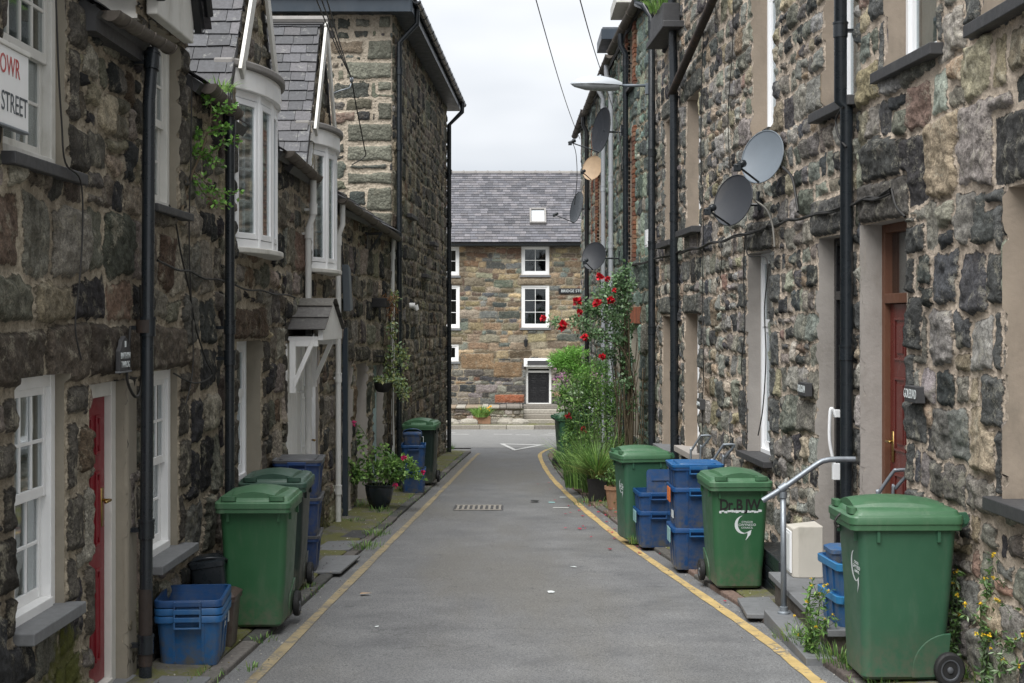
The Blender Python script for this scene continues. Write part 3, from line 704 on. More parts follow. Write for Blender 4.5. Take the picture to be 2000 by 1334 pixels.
M_YEL = paint_mat('yellow_road_paint', (.54, .39, .16), .51)
M_YEL2 = paint_mat('faded_yellow_road_paint', (.34, .275, .16), .49)
M_WLINE = paint_mat('white_road_paint', (.56, .56, .54), .53)

def sheet(name, mat, xs_l, xs_r, ys, z0, kind='structure', nx=2, noise=0.0):
    m = MB(); n = len(ys)
    for i, y in enumerate(ys):
        a, b = xs_l(y), xs_r(y)
        for k in range(nx):
            x = a + (b - a) * k / (nx - 1)
            m.v.append((x, y, gz(y) + z0)); m.c.append((.5, .5, .5))
    for i in range(n - 1):
        for k in range(nx - 1):
            a = i * nx + k; m.f.append((a, a + 1, a + nx + 1, a + nx))
    o = m.build(name, mat, smooth=True); tag(o, kind=kind); return o
ys0 = [-40, 60, 140]
sheet('ground', M_GROUND, lambda y: -90, lambda y: 90, ys0, -.02)
yy = list(np.arange(-2, 36.01, .5))
KL = lambda y: float(np.interp(y, *YL)) - .20
KR = lambda y: float(np.interp(y, YR[0] + [33, 35], YR[1] + [.70, .98])) + .17
def ext(f, a, b): return lambda y: f(y)
sheet('road', M_ROAD, lambda y: KL(y) - .05, lambda y: KR(y) + .05, yy, 0.0)
sheet('main_road', M_ROAD2, lambda y: -30, lambda y: 30, list(np.arange(35.2, 48.01, .8)), .006)
# pavements: raised a little, with their own edge face
def pavement(name, xs, side, y0, y1, z=.045):
    m = MB(); ys = list(np.arange(y0, y1 + .01, .35)); rg = random.Random(5)
    rows = []
    for y in ys:
        e = xs(y) + rg.uniform(-.012, .012); w = float(WX(side, y)) + (-.25 if side == 'L' else .25)
        rows.append([(e, y, gz(y) - .03), (e, y, gz(y) + z - .01), (e + (-.02 if side == 'L' else .02), y, gz(y) + z), ((e + w) / 2, y, gz(y) + z + .012 + rg.uniform(-.008, .008)), (w, y, gz(y) + z + .02)])
    for r in rows: m.v += r; m.c += [(.5,) * 3] * 5
    for i in range(len(rows) - 1):
        for k in range(4): a = i * 5 + k; m.f.append((a, a + 1, a + 6, a + 5))
    return tag(m.build(name, M_PAVE, smooth=False), kind='structure')
pavement('pavement_left', lambda y: KL(y) - .12, 'L', 2, 33.4)
pavement('pavement_right', lambda y: KR(y) + .12, 'R', 2, 36.2)
def kerb(name, xs, side, y0, y1, col):
    rg = random.Random(8 if side == 'L' else 9); m = MB(); y = y0; sg = -1 if side == 'L' else 1
    while y < y1:
        L = min(rg.uniform(.55, 1.0), y1 - y + .05); c = rg.choice(col); k = rg.uniform(.75, 1.25); c = tuple(q * k for q in c)
        a, b = xs(y + .006), xs(y + L - .006); w = .115; j = rg.uniform(-.008, .008); zt = .040 + rg.uniform(-.007, .007)
        vs = [(a + j, y + .006, gz(y) - .03), (b + j, y + L - .006, gz(y + L) - .03), (b + j + sg * w, y + L - .006, gz(y + L) - .03), (a + j + sg * w, y + .006, gz(y) - .03)]
        m.add(vs + [(p[0], p[1], p[2] + .03 + zt) for p in vs], [(4, 5, 6, 7), (0, 1, 5, 4), (2, 3, 7, 6), (0, 4, 7, 3), (1, 2, 6, 5)], c); y += L
    o = m.build(name, M_BLOCK, bevel=.012); return tag(o, kind='structure')
kerb('kerb_left', KL, 'L', 2, 33.2, [(.10, .095, .085), (.13, .12, .11), (.085, .085, .08)])
kerb('kerb_right', KR, 'R', 2, 35.2, [(.15, .105, .085), (.12, .10, .09), (.10, .095, .085)])
# painted lines, sheets just above the road
def line(name, pts, w, mat, lab, seed=0, z=.005):
    m = MB(); P_ = spline([(x, y, 0) for x, y in pts], 10); rg = random.Random(seed)
    for i, p in enumerate(P_):
        t = (P_[min(i + 1, len(P_) - 1)] - P_[max(i - 1, 0)]).normalized(); s_ = Vector((t.y, -t.x, 0)); j = rg.uniform(-.006, .006)
        for sg in (-1, 1):
            q = p + s_ * sg * (w / 2 + j); m.v.append((q.x, q.y, gz(q.y) + z)); m.c.append((.5,) * 3)
    for i in range(len(P_) - 1): m.f.append((2 * i, 2 * i + 1, 2 * i + 3, 2 * i + 2))
    return tag(m.build(name, mat), kind='structure', label=lab)
line('road_marking', list(zip(YL[1], YL[0])), .075, M_YEL2, None)
line('road_marking', list(zip(YR[1], YR[0])) + [(.72, 33.4), (1.0, 35.1), (1.5, 36.3)], .085, M_YEL, None, 3)
def tri(pts, z=.011):      # give way triangle outline
    m = MB(); c = sum((Vector(p) for p in pts), Vector((0, 0))) / 3
    o = [Vector(p) for p in pts]; i = [c + (q - c) * .72 for q in o]
    m.add([(q.x, q.y, gz(q.y) + z) for q in o + i], [(k, (k + 1) % 3, (k + 1) % 3 + 3, k + 3) for k in range(3)])
    return tag(m.build('road_marking', M_WLINE), kind='structure')
tri([(-.33, 37.3), (.85, 36.7), (.05, 33.9)])
for (xa, xb, yy_) in ((-2.35, -1.75, 44.2), (-1.9, -1.3, 43.0), (-.55, 0, 43.0), (0.1, .55, 42.6), (.85, 1.5, 42.4), (1.1, 1.9, 43.6), (2.4, 3.4, 42.4), (-4, -3, 43.4)):
    line('road_marking', [(xa, yy_), (xb, yy_ - .1)], .18, M_WLINE, None, 4, z=.012)

# ------------------------------------------------------------------ left terrace
def op(side, xf, yt, yb, w):
    d = hit(side, xf); return dict(u0=d - w, u1=d, v0=zy(yb, d), v1=zy(yt, d))
def groundz(d): return gz(d) - .12
QL = ((.06, .055, .048), .16, .3, .2, .42)
LNT = (.06, .055, .047)

def moss_left(U, V):
    g = -S * U; low = np.clip(1.15 - (V - g) / 1.05, 0, 1)
    return low * (.36 + .62 * np.exp(-((U - 7.25) / .35) ** 2) + .25 * np.exp(-((U - 16.5) / 2.5) ** 2)) + .45 * np.exp(-((U - 7.75) / .12) ** 2 - ((V - 3.4) / .5) ** 2)

# --- house A: the nearest cottage
HA = thing('stone_cottage', (-2.6, 7, gz(7)), 'nearest dark stone cottage with a red door and the white street name sign', 'house', 'stone cottages along the left side')
wa = Wall(TL, 4.0, 10.90, groundz(10.85), 4.6, 11, PAL_L, rows=(.18, .42), asp=(.7, 1.7), mort=.052, amp=.045, warp=.05, du=.022, dv=.0125, rough=.018, big=.25)
wa.moss = moss_left
a1 = op('L', 125, 728, 1182, .70); ad = op('L', 238, 733, 1322, .62); a2 = op('L', 346, 719, 1068, .82)
a3 = op('L', 344, 84, 416, .74); a0 = op('L', 126, -90, 336, .86)
ad['v0'] = gz(7.9) + .05; ad['v1'] = 1.50
for o_ in (a1, a2): wa.opening(**o_, depth=.05, reveal=M_RENDER_L, quoin=QL, border=.01)
wa.opening(**ad, depth=.10, reveal=M_RENDER_L)
for o_ in (a3, a0): wa.opening(**o_, depth=.05, reveal=M_RENDER_L, quoin=QL, border=.04)
# one long course of lintels over the ground floor openings
for (p, q, k) in ((6.1, 6.95, 1), (6.98, 7.62, 1.3), (7.65, 8.42, .8), (8.45, 9.75, 1.1)):
    wa.rects.append((p, q, 1.53, 1.53 + .30, tuple(x * k for x in (.075, .062, .05)), .04))
wa.flat = []
EA = 3.52
def keepA(U, V):
    top = np.full(U.shape, EA)
    for c, hw in (((a3['u0'] + a3['u1']) / 2, .62), ((a0['u0'] + a0['u1']) / 2, .66)): top = np.where(np.abs(U - c) < hw, 4.05, top)
    return V < top
wa.keep = keepA
wa.build('wall', M_LEFT, HA)
window(TL, HA, **dict(u0=a1['u0'], u1=a1['u1'], v0=a1['v0'], v1=a1['v1']), fr=.065, dep=.045, cols=3, rows=(2, 2), curtain=True)
sill(TL, HA, a1['u0'] - .02, a1['u1'] + .05, a1['v0'] + .012, .10, .10, .06)
window(TL, HA, **a2, fr=.065, dep=.045, cols=4, rows=(2, 2), curtain=True)
sill(TL, HA, a2['u0'] - .02, a2['u1'] + .12, a2['v0'] + .012, .12, .10, .055)
window(TL, HA, **a3, fr=.065, dep=.045, cols=4, rows=(2, 2), mat=M_OLDWHITE, curtain=True)
sill(TL, HA, a3['u0'] - .02, a3['u1'] + .18, a3['v0'] + .006, .08, .10, .05, M_SLABD)
window(TL, HA, **a0, fr=.065, dep=.045, cols=4, rows=(2, 2), mat=M_OLDWHITE, curtain=True)
sill(TL, HA, a0['u0'] - .02, a0['u1'] + .17, a0['v0'] + .006, .07, .10, .06, M_SLABD)
door(TL, HA, ad['u0'], ad['u1'], ad['v0'], ad['v1'], .045, M_RED, M_OLDWHITE, panels=True, hinge_far=False, fr=.085)
# render pillar beside the door
m = MB(); m.bT(TL, ad['u1'] + .002, ad['u1'] + .20, gz(8.4) - .1, 1.50, -.05, .036); m.build('door_pier', M_RENDER_L, HA, bevel=.02)
m = MB(); m.bT(TL, ad['u0'] - .02, ad['u1'] + .1, gz(7.9) - .1, gz(7.9) + .052, -.25, .06); m.build('threshold', M_SLAB, HA, bevel=.01)
# main roof (seen edge-on above the gutter)
RL = math.radians(48); VL = Vector((-math.cos(RL), 0, math.sin(RL)))
def main_roof(parent, d0, d1, zE, seed, cut=(), sd='L', length=3.6, ov=.12, pitch=34):
    RL = math.radians(pitch)
    sg = SG[sd]; xe = float(WX(sd, (d0 + d1) / 2)) + sg * ov
    x0 = float(WX(sd, d0)) + sg * ov; x1 = float(WX(sd, d1)) + sg * ov
    O = Vector((x0, d0, zE)); U = Vector((x1 - x0, d1 - d0, 0)); V = Vector((-sg * math.cos(RL), 0, math.sin(RL)))
    L = U.length
    keep = (lambda u, v: not any(a < d0 + u < b and v < t for a, b, t in cut)) if cut else None
    r = slates('roof', M_SLATE, parent, O, U, V, L, length, keep=keep, seed=seed)
    m = MB(); Nn = U.normalized().cross(V); Nn = Nn if Nn.z > 0 else -Nn
    for a, b, t in ([(d0, d1, 0)] if not cut else [(d0, d1, max(c[2] for c in cut))]):
        q = [O + V * t, O + U + V * t, O + U + V * length, O + V * length]; m.add([tuple(p - Nn * .012) for p in q] + [tuple(p - Nn * .09) for p in q], [(0, 1, 2, 3), (4, 5, 6, 7), (0, 1, 5, 4), (1, 2, 6, 5), (0, 3, 7, 4), (2, 3, 7, 6)])
    if cut:      # boards between the dormers
        ks = sorted(cut); p = d0; t = max(c[2] for c in cut)
        for a, b, _ in ks + [(d1, d1, 0)]:
            if a - p > .03:
                f0, f1 = (p - d0) / (d1 - d0), (a - d0) / (d1 - d0); q = [O + U * f0, O + U * f1, O + U * f1 + V * t, O + U * f0 + V * t]
                m.add([tuple(z_ - Nn * .012) for z_ in q] + [tuple(z_ - Nn * .09) for z_ in q], [(0, 1, 2, 3), (4, 5, 6, 7), (0, 1, 5, 4), (1, 2, 6, 5), (0, 3, 7, 4), (2, 3, 7, 6)])
            p = b
    m.build('roof_boards', M_SLABD, r); return r
ca3 = (a3['u0'] + a3['u1']) / 2; ca0 = (a0['u0'] + a0['u1']) / 2
main_roof(HA, 4.0, 10.85, EA - .02, 3, cut=[(ca0 - .66, ca0 + .66, .75), (ca3 - .62, ca3 + .62, .75)])
def white_gable(c, hw, z0, zap):
    g = MB(); pr = [(c - hw, z0), (c + hw, z0), (c + hw, z0 + .25), (c, zap), (c - hw, z0 + .25)]
    g.prism(pr, TL, .03, .10); o = g.build('dormer_gable', M_OLDWHITE, HA, bevel=.01)
    b = MB()
    for s_ in (-1, 1):
        p0, p1 = (c + s_ * (hw + .06), z0 + .10), (c, zap + .10); dx, dz = p1[0] - p0[0], p1[1] - p0[1]; L = math.hypot(dx, dz); nx, nz = -dz / L * .05, dx / L * .05
        b.prism([(p0[0] - nx, p0[1] - nz), (p1[0] - nx, p1[1] - nz), (p1[0] + nx, p1[1] + nz), (p0[0] + nx, p0[1] + nz)], TL, .103, .15)
        b.tube([TL(p0[0], p0[1] + .1, .19), TL(p1[0], p1[1] + .1, .19)], .03, 8)
    b.build('bargeboard', M_BLACK, HA)
    for s_ in (-1, 1):      # the little dormer roof
        x0, zb = c + s_ * (hw + .1), z0 + .12; O = Vector(TL(c, zap + .07, .2)); O2 = Vector(TL(x0, zb, .2))
        sl2 = slates('dormer_roof', M_SLATE, HA, O2 if s_ < 0 else O2, Vector((-1, 0, 0)), (Vector((0, O.y - O2.y, O.z - O2.z))), 2.0, math.hypot(O.y - O2.y, O.z - O2.z), seed=5 + s_)
    # cheeks
    for s_ in (-1, 1): ck = MB(); ck.box(-3.6, -2.3, c + s_ * (hw - .05) - .04, c + s_ * (hw - .05) + .04, z0 - .02, z0 + .3); ck.build('dormer_cheek', M_OLDWHITE, HA)
    return o
za = a3['v1']
white_gable(ca3 - .02, .47, za + .01, za + 1.0)
white_gable(ca0, .70, a0['v1'] + .01, a0['v1'] + 1.1)
# gutters: one length from the near window to the pipe
gA0 = P('L', 178, 14, .15); gA1 = P('L', 326, 80, .16)
gutter(HA, Vector((gA0.x, ca0 + .72, 3.50)), (gA1.x, ca3 - .45, 3.54), .050, M_GUT, jag=.004)
m = MB(); m.bT(TL, ca0 + .66, ca3 - .62, 3.38, 3.52, .0, .09); m.build('eaves_board', M_SLABD, HA)
pt = P('L', 298, 96, .14); pb = P('L', 284, 1302, .12)
downpipe('L', HA, [(pt.x, pt.y, pt.z), (pt.x - .0, pb.y, zy(200, pb.y)), (pb.x, pb.y, gz(pb.y) + .05)], .037, M_BPLAS, joints=(zy(118, pb.y), zy(640, pb.y), zy(1035, pb.y), zy(1260, pb.y)))
m = MB(); m.tube([(pb.x, pb.y, zy(1300, pb.y)), (pb.x, pb.y, zy(1150, pb.y))], .040, 14); m.build('downpipe', M_RUST, HA, auto=40)
m = MB(); m.tube([Vector((pt.x, pt.y, pt.z - .02)), Vector((pt.x, pt.y, pt.z - .1)), Vector((pb.x, pb.y, zy(640, pb.y)))], .0405, 14)
m2 = MB(); m2.tube([Vector((pb.x, pb.y, zy(650, pb.y))), Vector((pb.x, pb.y, zy(625, pb.y)))], .054, 14); m2.build('pipe_joint', M_RUST, HA, auto=40)
# black pipe at the party wall with the next cottage
pk = P('L', 449, 225, .12); pk2 = P('L', 441, 1000, .12)
downpipe('L', HA, [(pk.x, pk.y, pk.z), (pk2.x, pk.y, gz(pk.y) + .04)], .036, M_BPLAS, joints=(zy(640, pk.y), zy(700, pk.y), zy(250, pk.y)))
gutter(HA, (WX('L', 9.95) + .13, ca3 + .72, 3.50), (WX('L', 11) + .13, 10.85, 3.44), .062, M_GUT, jag=.004)

# --- dormer with a bow window, shared by houses B and C
def bow_dormer(H, c, hw, zs, zh, zap, seed, sag=.17, zlow=3.45):
    """bow window on a shallow arc, curved white fascia, stone gable, steep slate roof"""
    u0, u1 = c - hw, c + hw; N = 4; n = 24
    def arc(t, ex=0.0, wd=1.0):
        a = (t - .5) * 2; return (c + a * (hw + ex) * wd, (sag + ex) * (1 - a * a) ** .8)
    sl_ = MB(); 
    def arcslab(m, z0, z1, ex, inner=-.15):
        pts = [arc(k / n, ex) for k in range(n + 1)]; po = [(pts[0][0], inner)] + pts + [(pts[-1][0], inner)]
        vs = [TL(u, z0, h) for u, h in po] + [TL(u, z1, h) for u, h in po]; L = len(po)
        m.add(vs, [tuple(range(L)), tuple(range(L, 2 * L))] + [(i, (i + 1) % L, (i + 1) % L + L, i + L) for i in range(L)])
    arcslab(sl_, zs - .045, zs, .06); sl_.build('sill', M_OLDWHITE, H, bevel=.008)
    fs_ = MB(); arcslab(fs_, zh, zh + .17, .035); fs_.build('fascia', M_WHITE, H, bevel=.006)
    cp = MB(); arcslab(cp, zh + .17, zh + .235, .075); cp.build('lead_capping', M_LEAD, H, bevel=.015)
    win = MB(); posts = [arc(k / N) for k in range(N + 1)]
    for (u, h) in posts: win.tube([TL(u, zs, h - .03), TL(u, zh, h - .03)], .034, 8)
    for k in range(N):
        (ua, ha), (ub, hb) = posts[k], posts[k + 1]
        def Tf(u, v, h, ua=ua, ub=ub, ha=ha, hb=hb): return TL(ua + (ub - ua) * u, v, ha + (hb - ha) * u - .03 + h)
        win.bT(Tf, 0, 1, zs, zs + .07, -.025, .025); win.bT(Tf, 0, 1, zh - .06, zh, -.025, .025)
    wo = win.build('bow_window', M_UPVC, H, bevel=.004)
    for k in range(N):
        (ua, ha), (ub, hb) = posts[k], posts[k + 1]; W_ = math.hypot(ub - ua, hb - ha)
        def Tf(u, v, h, ua=ua, ub=ub, ha=ha, hb=hb): return TL(ua + (ub - ua) * u / W_, v, ha + (hb - ha) * u / W_ - .03 + h)
        f = MB(); a, b, y0, y1 = .03, W_ - .03, zs + .075, zh - .065; st = .048
        f.bT(Tf, a, a + st, y0, y1, -.02, .03); f.bT(Tf, b - st, b, y0, y1, -.02, .03); f.bT(Tf, a + st, b - st, y1 - st, y1, -.02, .028); f.bT(Tf, a + st, b - st, y0, y0 + st, -.02, .028)
        xm = (a + b) / 2; f.bT(Tf, xm - .011, xm + .011, y0 + st, y1 - st, -.008, .008)
        for q in range(1, 4): yq = y0 + st + (y1 - y0 - 2 * st) * q / 4; f.bT(Tf, a + st, b - st, yq - .011, yq + .011, -.007, .0072)
        f.build('sash', M_UPVC, wo, bevel=.003)
        g = MB(); g.bT(Tf, a + st, b - st, y0 + st, y1 - st, .010, .013); g.build('pane', M_GLASS, wo)
    cu = MB(); vs = []
    for k in range(41): u, h = arc(k / 40); h = h * .85 - .14 + .012 * math.sin(k * 1.9); vs += [TL(u, zs + .02, h), TL(u, zh - .02, h)]
    cu.add(vs, [(2 * i, 2 * i + 2, 2 * i + 3, 2 * i + 1) for i in range(40)]); cu.build('curtain', M_CURT, wo, smooth=True)
    # roof of the dormer, running back into the main roof
    zt = zh + .16; e = .10
    for s_ in (-1, 1):
        dz_ = zt - .02 - zlow; dy_ = dz_ * (hw + e) / (zap - zt)
        A0_ = Vector(TL(c + s_ * (hw + e + dy_), zlow, .02)); B0_ = Vector(TL(c, zap, .05)); B0_.x = A0_.x; U_ = Vector((-1, 0, 0)); V_ = Vector((0, B0_.y - A0_.y, B0_.z - A0_.z))
        xw = 2.6
        r = slates('dormer_roof', M_SLATE, H, (A0_.x, A0_.y, A0_.z), U_, V_, xw, V_.length, gauge=.15, sw=.20, seed=seed + s_)
        bd = MB(); Nn = V_.cross(U_).normalized(); Nn = Nn if Nn.z > 0 else -Nn; q = [A0_, A0_ + U_ * xw, B0_ + U_ * xw, B0_]
        bd.add([tuple(p - Nn * .01) for p in q] + [tuple(p - Nn * .07) for p in q], [(0, 1, 2, 3), (4, 5, 6, 7), (0, 1, 5, 4), (1, 2, 6, 5), (0, 3, 7, 4), (2, 3, 7, 6)]); bd.build('roof_boards', M_SLABD, r)
        b = MB(); p0, p1 = (c + s_ * (hw + e + .01), zt - .02), (c + s_ * .02, zap + .01); dx, dz = p1[0] - p0[0], p1[1] - p0[1]; L = math.hypot(dx, dz); nx, nz = -dz / L, dx / L
        sgn = -1 if (nz < 0) else 1; nx, nz = nx * sgn, nz * sgn
        b.prism([p0, p1, (p1[0] - nx * .13, p1[1] - nz * .13), (p0[0] - nx * .13, p0[1] - nz * .13)], TL, .055, .085); b.build('bargeboard', M_OLDWHITE, H, bevel=.004)
        # stone cheek under the near slope
    rt = MB(); B0_ = Vector(TL(c, zap + .02, .05)); rt.tube([B0_ + Vector((.04, 0, 0)), B0_ + Vector((-2.5, 0, 0))], .045, 8); rt.build('ridge', M_LEAD, H, auto=40)
    for s_ in (-1, 1): ck = MB(); ck.box(-4.2, WX('L', c) - .05, c + s_ * hw - .05, c + s_ * hw + .05, zs + .3, zt + .0); ck.build('dormer_cheek', M_RENDER_L, H)
    return lambda U, V: (np.abs(U - c) < (hw + e) * np.clip((zap - V) / (zap - zt), 0, 1)) & (V > zh + .1)
cB, hB = 12.25, .80; sB0, sB1, sBa = zy(488, 12.0), zy(196, 12.1), 5.15
cC, hC = 16.15, .76; sC0, sC1, sCa = zy(527, 16.0), zy(292, 16.0), zy(42, 16.15)
HB = thing('stone_cottage', (-2.5, 12.2, gz(12.2)), 'dark stone cottage with the nearest bow window, two green bins at its foot', 'house', 'stone cottages along the left side')
wb = Wall(TL, 10.85, 13.70, groundz(13.65), 5.3, 12, PAL_L, rows=(.15, .36), asp=(.7, 1.7), mort=.052, amp=.04, warp=.045, du=.025, dv=.0125, rough=.016, big=.2); wb.moss = moss_left
EB = 3.42
b1 = op('L', 508, 664, 930, 1.0); wb.opening(**b1, depth=.12, reveal=M_RENDER_L, lintel=((.085, .06, .042), .30, .16), quoin=QL)
wb.opening(cB - hB, cB + hB, sB0, sB1 + .1, depth=.05, reveal=None)
kb = bow_dormer(HB, cB, hB, sB0, sB1, sBa, 21)
wb.keep = lambda U, V: (V < EB) | kb(U, V) | ((np.abs(U - cB) < hB + .06) & (V < sB1 + .18))
wb.build('wall', M_LEFT, HB)
window(TL, HB, **b1, dep=.12, cols=2, rows=(.6, 1), kind='upvc', mat=M_UPVC, curtain=True); sill(TL, HB, b1['u0'] - .03, b1['u1'] + .05, b1['v0'] + .006, .07, .12, .05)
main_roof(HB, 10.85, 13.65, EB - .02, 31, cut=[(cB - hB, cB + hB, 1.2)])
gutter(HB, (WX('L', 13.2) + .13, cB + hB + .14, 3.42), (WX('L', 15) + .13, 15.0, 3.36), .062, M_GUT, jag=.006)
HC = thing('stone_cottage', (-2.45, 15.5, gz(15.5)), 'dark stone cottage with a white porch canopy, farther bow window and white pipes', 'house', 'stone cottages along the left side')
wc = Wall(TL, 13.65, 17.60, groundz(17.6), 5.6, 13, PAL_L, rows=(.15, .34), asp=(.7, 1.8), mort=.05, amp=.035, warp=.04, du=.03, dv=.016, rough=.014, big=.2); wc.moss = moss_left
c1 = dict(u0=13.85, u1=15.0, v0=gz(14.4) + .06, v1=zy(668, 14.4)); c2 = dict(u0=15.02, u1=15.95, v0=gz(15.5) + .06, v1=zy(672, 15.6))
cc1 = dict(u0=13.85, u1=15.95, v0=gz(15.9) + .04, v1=zy(668, 14.6)); wc.opening(**cc1, depth=.08, reveal=M_RENDER_P, lintel=(LNT, .22, .1), quoin=QL)
wc.opening(cC - hC, cC + hC, sC0, sC1 + .1, depth=.05, reveal=None)
kc = bow_dormer(HC, cC, hC, sC0, sC1, sCa, 41, zlow=3.38)
wc.keep = lambda U, V: (V < 3.36) | kc(U, V) | ((np.abs(U - cC) < hC + .06) & (V < sC1 + .18))
wc.build('wall', M_LEFT, HC)
door(TL, HC, 14.95, 15.93, cc1['v0'] + .01, cc1['v1'] - .005, .03, M_UPVC, M_UPVC, panels=True, hinge_far=False)
m = MB()
for k in range(7): m.bT(TL, 13.87 + k * .154, 13.87 + k * .154 + .148, cc1['v0'] + .04, cc1['v1'] - .06, -.06, -.03 + (.004 if k % 2 else 0))
m.bT(TL, 13.86, 14.94, cc1['v1'] - .058, cc1['v1'] - .006, -.07, 0); m.bT(TL, 13.86, 13.90, cc1['v0'] + .03, cc1['v1'] - .06, -.07, .012); m.build('boarded_panel', M_WHITE, HC, bevel=.003)
main_roof(HC, 13.65, 17.55, 3.34, 33, cut=[(cC - hC, cC + hC, 1.4)])
# porch canopy
pu0, pu1 = 13.95, 15.35; pc = (pu0 + pu1) / 2; ze = zy(645, 13.95); zr = zy(583, 14.6); pr_ = .33
pr = MB(); mt = M_SLATE
for s_ in (-1, 1):
    O = Vector(TL(pc + s_ * (pu1 - pu0) / 2 * 1.08, ze - .01, pr_ + .05)); Rg = Vector(TL(pc, zr, pr_ + .05)); V_ = Vector((0, Rg.y - O.y, Rg.z - O.z))
    slates('porch_roof', M_SLATE, HC, O, Vector((-1, 0, 0)), V_, pr_ + .1, V_.length, gauge=.30, sw=.8, th=.009, pal=((.16, .15, .13), (.19, .18, .17), (.14, .13, .12)), seed=60 + s_)
g = MB(); g.prism([(pu0, ze - .1), (pu1, ze - .1), (pu1, ze), (pc, zr - .03), (pu0, ze)], TL, pr_ - .03, pr_ + .02); g.build('porch_gable', M_WHITE, HC, bevel=.005)
g = MB(); g.bT(TL, pu0, pu1, ze - .1, ze - .06, .0, pr_ - .03)
for u in (pu0 + .03, pu1 - .03):
    g.bT(TL, u - .03, u + .03, ze - .62, ze - .1, .02, .08); g.bT(TL, u - .03, u + .03, ze - .16, ze - .1, .08, pr_ - .03)
    g.prism([(0, 0), (1, 0), (1, 1), (0, 1)], lambda a, b, h, u=u: TL(u - .035 + h * .07, ze - .6 + .46 * a + .11 * b, .06 + (pr_ - .13) * a), 0, 1)
g.build('porch_bracket', M_WHITE, HC, bevel=.004)
for (xx, yt, yb, mt_) in ((606, 340, 925, M_WPIPE), (664, 408, 1010, M_WPIPE)):
    a = P('L', xx, yt, .09); d_ = a.y
    if xx == 606: pts = [(a.x, a.y - .0, 3.30), (a.x, d_, a.z - .1), (a.x, d_, gz(d_) + .5)]
    else: pts = [(a.x, a.y, 3.26), (a.x, d_, zy(440, d_)), (a.x, d_, gz(d_) + .04)]
    if xx == 606:
        downpipe('L', HC, [(a.x + .03, d_, 3.32), (a.x + .03, d_, 2.95), (a.x - .02, d_, 2.8), (a.x - .02, d_, gz(d_) + .1)], .034, mt_, joints=(2.75, 3.0, 1.1))
    else: downpipe('L', HC, [(a.x + .03, d_, 3.26), (a.x + .03, d_, 3.0), (a.x - .02, d_, 2.86), (a.x - .02, d_, gz(d_) + .03)], .034, mt_, joints=(2.8, 1.15, -.2))
gutter(HC, (WX('L', 17.1) + .13, 16.95, 3.30), (WX('L', 22) + .14, 22.35, 3.14), .062, M_GUT, jag=.008, brackets=4)
HD = thing('stone_cottage', (-2.3, 20, gz(20)), 'low plain stone cottage with a hanging basket, built against the tall house', 'house', 'stone cottages along the left side')
wd = Wall(TL, 17.55, 22.54, groundz(22.5), 3.3, 14, PAL_L, rows=(.16, .36), asp=(.6, 1.5), mort=.046, amp=.035, warp=.045, du=.035, dv=.018, rough=.016, big=.3); wd.moss = moss_left
d1_ = dict(u0=19.3, u1=20.25, v0=gz(20) + .05, v1=zy(708, 20.2)); d2_ = dict(u0=20.75, u1=21.55, v0=gz(21) + .05, v1=zy(712, 21.3)); d0_ = dict(u0=17.95, u1=18.75, v0=gz(18.4) + .05, v1=zy(705, 18.7))
for o_ in (d0_, d1_, d2_): wd.opening(**o_, depth=.16, reveal=M_RENDER_P, lintel=(LNT, .24, .1))
wd.build('wall', M_LEFT, HD)
door(TL, HD, **d0_, dep=.16, mat=M_OLDWHITE, fmat=M_OLDWHITE, handle=None)
window(TL, HD, **dict(u0=d1_['u0'], u1=d1_['u1'], v0=d1_['v0'], v1=d1_['v1']), dep=.16, cols=2, rows=(2, 2), curtain=True)
M_PBLUE = pm('pale_blue_door_paint', (.34, .44, .44), .5, .1, 6, .3, (.4, .4, .36), .05)
door(TL, HD, **d2_, dep=.10, mat=M_PBLUE, fmat=M_PBLUE, handle=None)
main_roof(HD, 17.55, 22.5, 3.22, 34)
pq = P('L', 767, 452, .08); downpipe('L', HD, [(pq.x, 22.2, 3.12), (pq.x - .02, 22.2, 2.9), (pq.x - .02, 22.2, gz(22.2) + .3)], .034, M_WPIPE, joints=(2.85, 1.9, .9))
pz = P('L', 674, 640, .05); m = MB(); m.bT(TL, pz.y - .04, pz.y + .05, gz(pz.y), zy(640, pz.y), .02, .085); m.build('cable_duct', M_FASCIA, HD, bevel=.005)

# --- tall house, its gable end looks up the street
HT = thing('tall_stone_house', (-2.2, 27, gz(27)), 'tall stone house with dark boxed eaves rising beyond the low cottages', 'house')
wt = Wall(TL, 22.5, 32.6, groundz(32.6), 6.75, 15, PAL_L + [((.16, .15, .12), 4), ((.2, .17, .13), 2)], rows=(.13, .28), asp=(.8, 2.0), mort=.036, amp=.03, warp=.04, du=.045, dv=.02, rough=.014)
for (x_, y_) in ((797, 420), (842, 474), (826, 536)):
    q = P('L', x_, y_, 0)
    m = MB(); m.bT(TL, q.y - .45, q.y + .45, q.z - .07, q.z, -.05, .12); m.build('sill', M_SLABD, HT, bevel=.01)
wt.build('wall', M_LEFT, HT)
TG = lambda u, v, h: (u, 22.5 - h, v)
wg = Wall(TG, -6.5, -1.88, groundz(22.5), 6.75, 16, PAL_T, rows=(.09, .30), asp=(.8, 2.2), mort=.06, amp=.032, warp=.045, du=.022, dv=.02, rough=.012, big=.2)
v = 2.9; rg = random.Random(3)
while v < 6.7:      # big corner stones
    hh = rg.uniform(.18, .40); w = rg.choice((.26, .42, .75)); k = rg.uniform(.7, 1.6); wg.rects.append((-1.88 - w, -1.885, v, min(v + hh, 6.7), tuple(x * k for x in (.12, .122, .10)), .03)); v += hh + rg.choice((.02, .02, .14))
wg.build('wall', M_TALL, HT)
